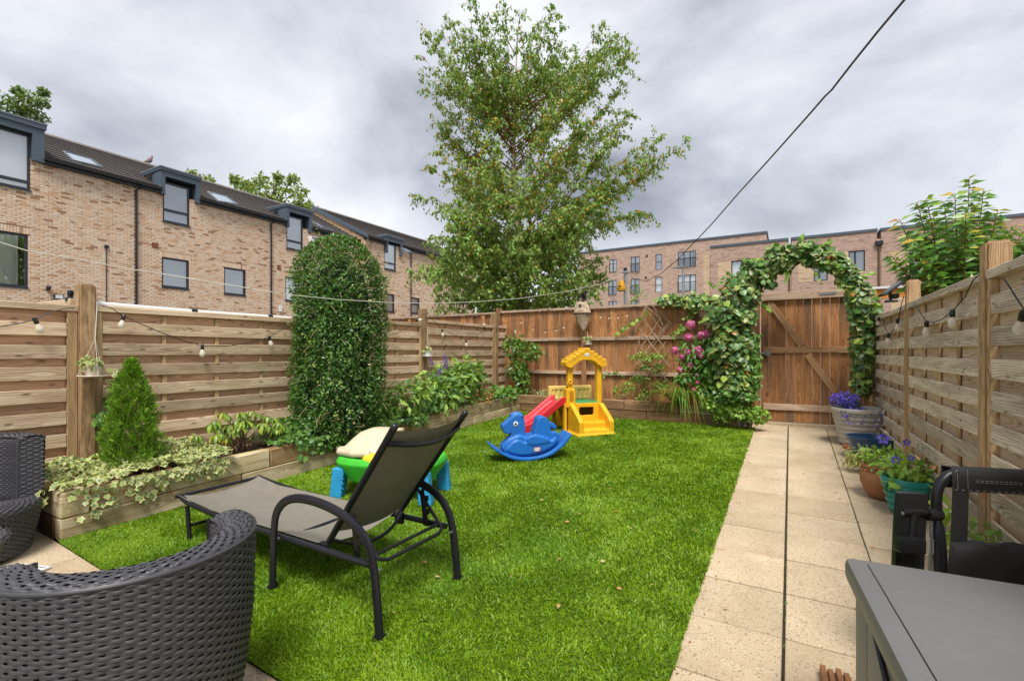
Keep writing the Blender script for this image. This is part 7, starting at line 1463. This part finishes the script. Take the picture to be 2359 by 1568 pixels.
bd = pX(340, 375, HX - 4.5); bi = thing('pigeon', 'small reddish-grey pigeon perched on the terrace roof ridge', 'bird', (bd.x, bd.y, bd.z - .05)); b = MB(); b.lathe([(0, -.17), (.05, -.12), (.10, -.02), (.10, .06), (.06, .14), (.045, .19), (.05, .23), (.03, .27), (0, .28)], (0, 0, 0), 12, M=Matrix.Rotation(R(-25), 4, 'X') @ Matrix.Translation((0, 0, .20))); b.tube([(0, -.02, .12), (0, -.16, .02), (0, -.28, -.05)], [.06, .04, .015], 8); b.build('body', plain('pigeon_feather', (.20, .13, .14), .7), bi, local=True, smooth=60)
b = MB(); b.tube([(0, .14, .43), (0, .19, .42)], [.012, .003], 5); b.build('beak', M['stem'], bi, local=True)
op = pY(2062, 673, 9.3); ob = thing('orange_board', 'bright orange board showing above the fence right of the arch', 'board', (op.x, 9.3, .3)); b = MB(); b.box(op.x - .28, op.x + .28, 9.28, 9.32, pY(2062, 685, 9.3).z, pY(2062, 664, 9.3).z); b.build('panel', M['orange'], ob); b = MB(); b.box(op.x - .27, op.x - .21, 9.33, 9.38, .3, pY(2062, 666, 9.3).z); b.build('leg', M['post'], ob); b = MB(); b.box(op.x + .21, op.x + .27, 9.33, 9.38, .3, pY(2062, 666, 9.3).z); b.build('leg', M['post'], ob); b = MB(); b.box(op.x - .32, op.x + .32, 9.24, 9.36, pY(2062, 664, 9.3).z, pY(2062, 659, 9.3).z); b.build('capping', M['white'], ob)

# --- fallen leaves on the lawn
n = 70; y = 1.5 + 5.7 * rng.random(n); x = -4.0 + 3.5 * rng.random(n); fl_ = leaves(None, np.stack([x, y, np.array([g(a, c) for a, c in zip(x, y)]) + .034], 1), np.stack([rng.normal(size=n), rng.normal(size=n), .1 * rng.normal(size=n)], 1), vv(0, 0, 1) + rng.normal(0, .35, (n, 3)), .016 + .03 * rng.random(n) ** 2, 'oval', M['l_dry'], .3 + .7 * rng.random(n), name='fallen_leaves')
fl_['label'] = 'scattered small dry leaves fallen on the green lawn'; fl_['category'] = 'leaves'; fl_['kind'] = 'stuff'
n = 14; fl2 = leaves(None, np.stack([-.3 + 1.0 * rng.random(n), 2 + 5.6 * rng.random(n), np.zeros(n)], 1) * vv(1, 1, 0) + 0, rnd_dir(n) * vv(1, 1, .1), vv(0, 0, 1) + rng.normal(0, .3, (n, 3)), .03, 'oval', M['l_dry'], name='fallen_leaves')
me = fl2.data; co = np.zeros(len(me.vertices) * 3); me.vertices.foreach_get('co', co); co = co.reshape(-1, 3); co[:, 2] += .055 * co[:, 1] + .012; me.vertices.foreach_set('co', co.reshape(-1)); me.update()
fl2['label'] = 'a few dry brown leaves lying on the paved path'; fl2['category'] = 'leaves'; fl2['kind'] = 'stuff'

# --- moss and tiny weeds in the paving joints
n = 260; k = rng.random(n); jx = np.where(k < .55, -.026, np.where(k < .8, .418, -.44)) + .005 * rng.normal(size=n); jy = 1.6 + 6.1 * rng.random(n) ** 1.2
ms = leaves(None, np.stack([jx, jy, .055 * jy - .004], 1), rnd_dir(n) + vv(0, 0, 1.2), rnd_dir(n), .010 + .016 * rng.random(n) ** 3, 'lance', M['l_mid'], name='joint_moss'); ms['label'] = 'tufts of moss and tiny weeds growing in the joints of the paved path'; ms['category'] = 'moss'; ms['kind'] = 'stuff'
n = 420; cr_ = np.stack([np.where(rng.random(n) < .6, -.44 + .10 * rng.random(n) ** 2, .87 - .25 * rng.random(n) ** 2), 1.7 + 6.0 * rng.random(n), np.zeros(n)], 1); cr_[:, 2] = .055 * cr_[:, 1] + .006
cb_ = leaves(None, cr_, rnd_dir(n), vv(0, 0, 1) + rng.normal(0, .5, (n, 3)), .004 + .012 * rng.random(n) ** 3, 'petal', M['l_dry'], .3 * rng.random(n), name='plant_litter'); cb_['label'] = 'fine brown plant litter along the edges of the paved path'; cb_['category'] = 'litter'; cb_['kind'] = 'stuff'
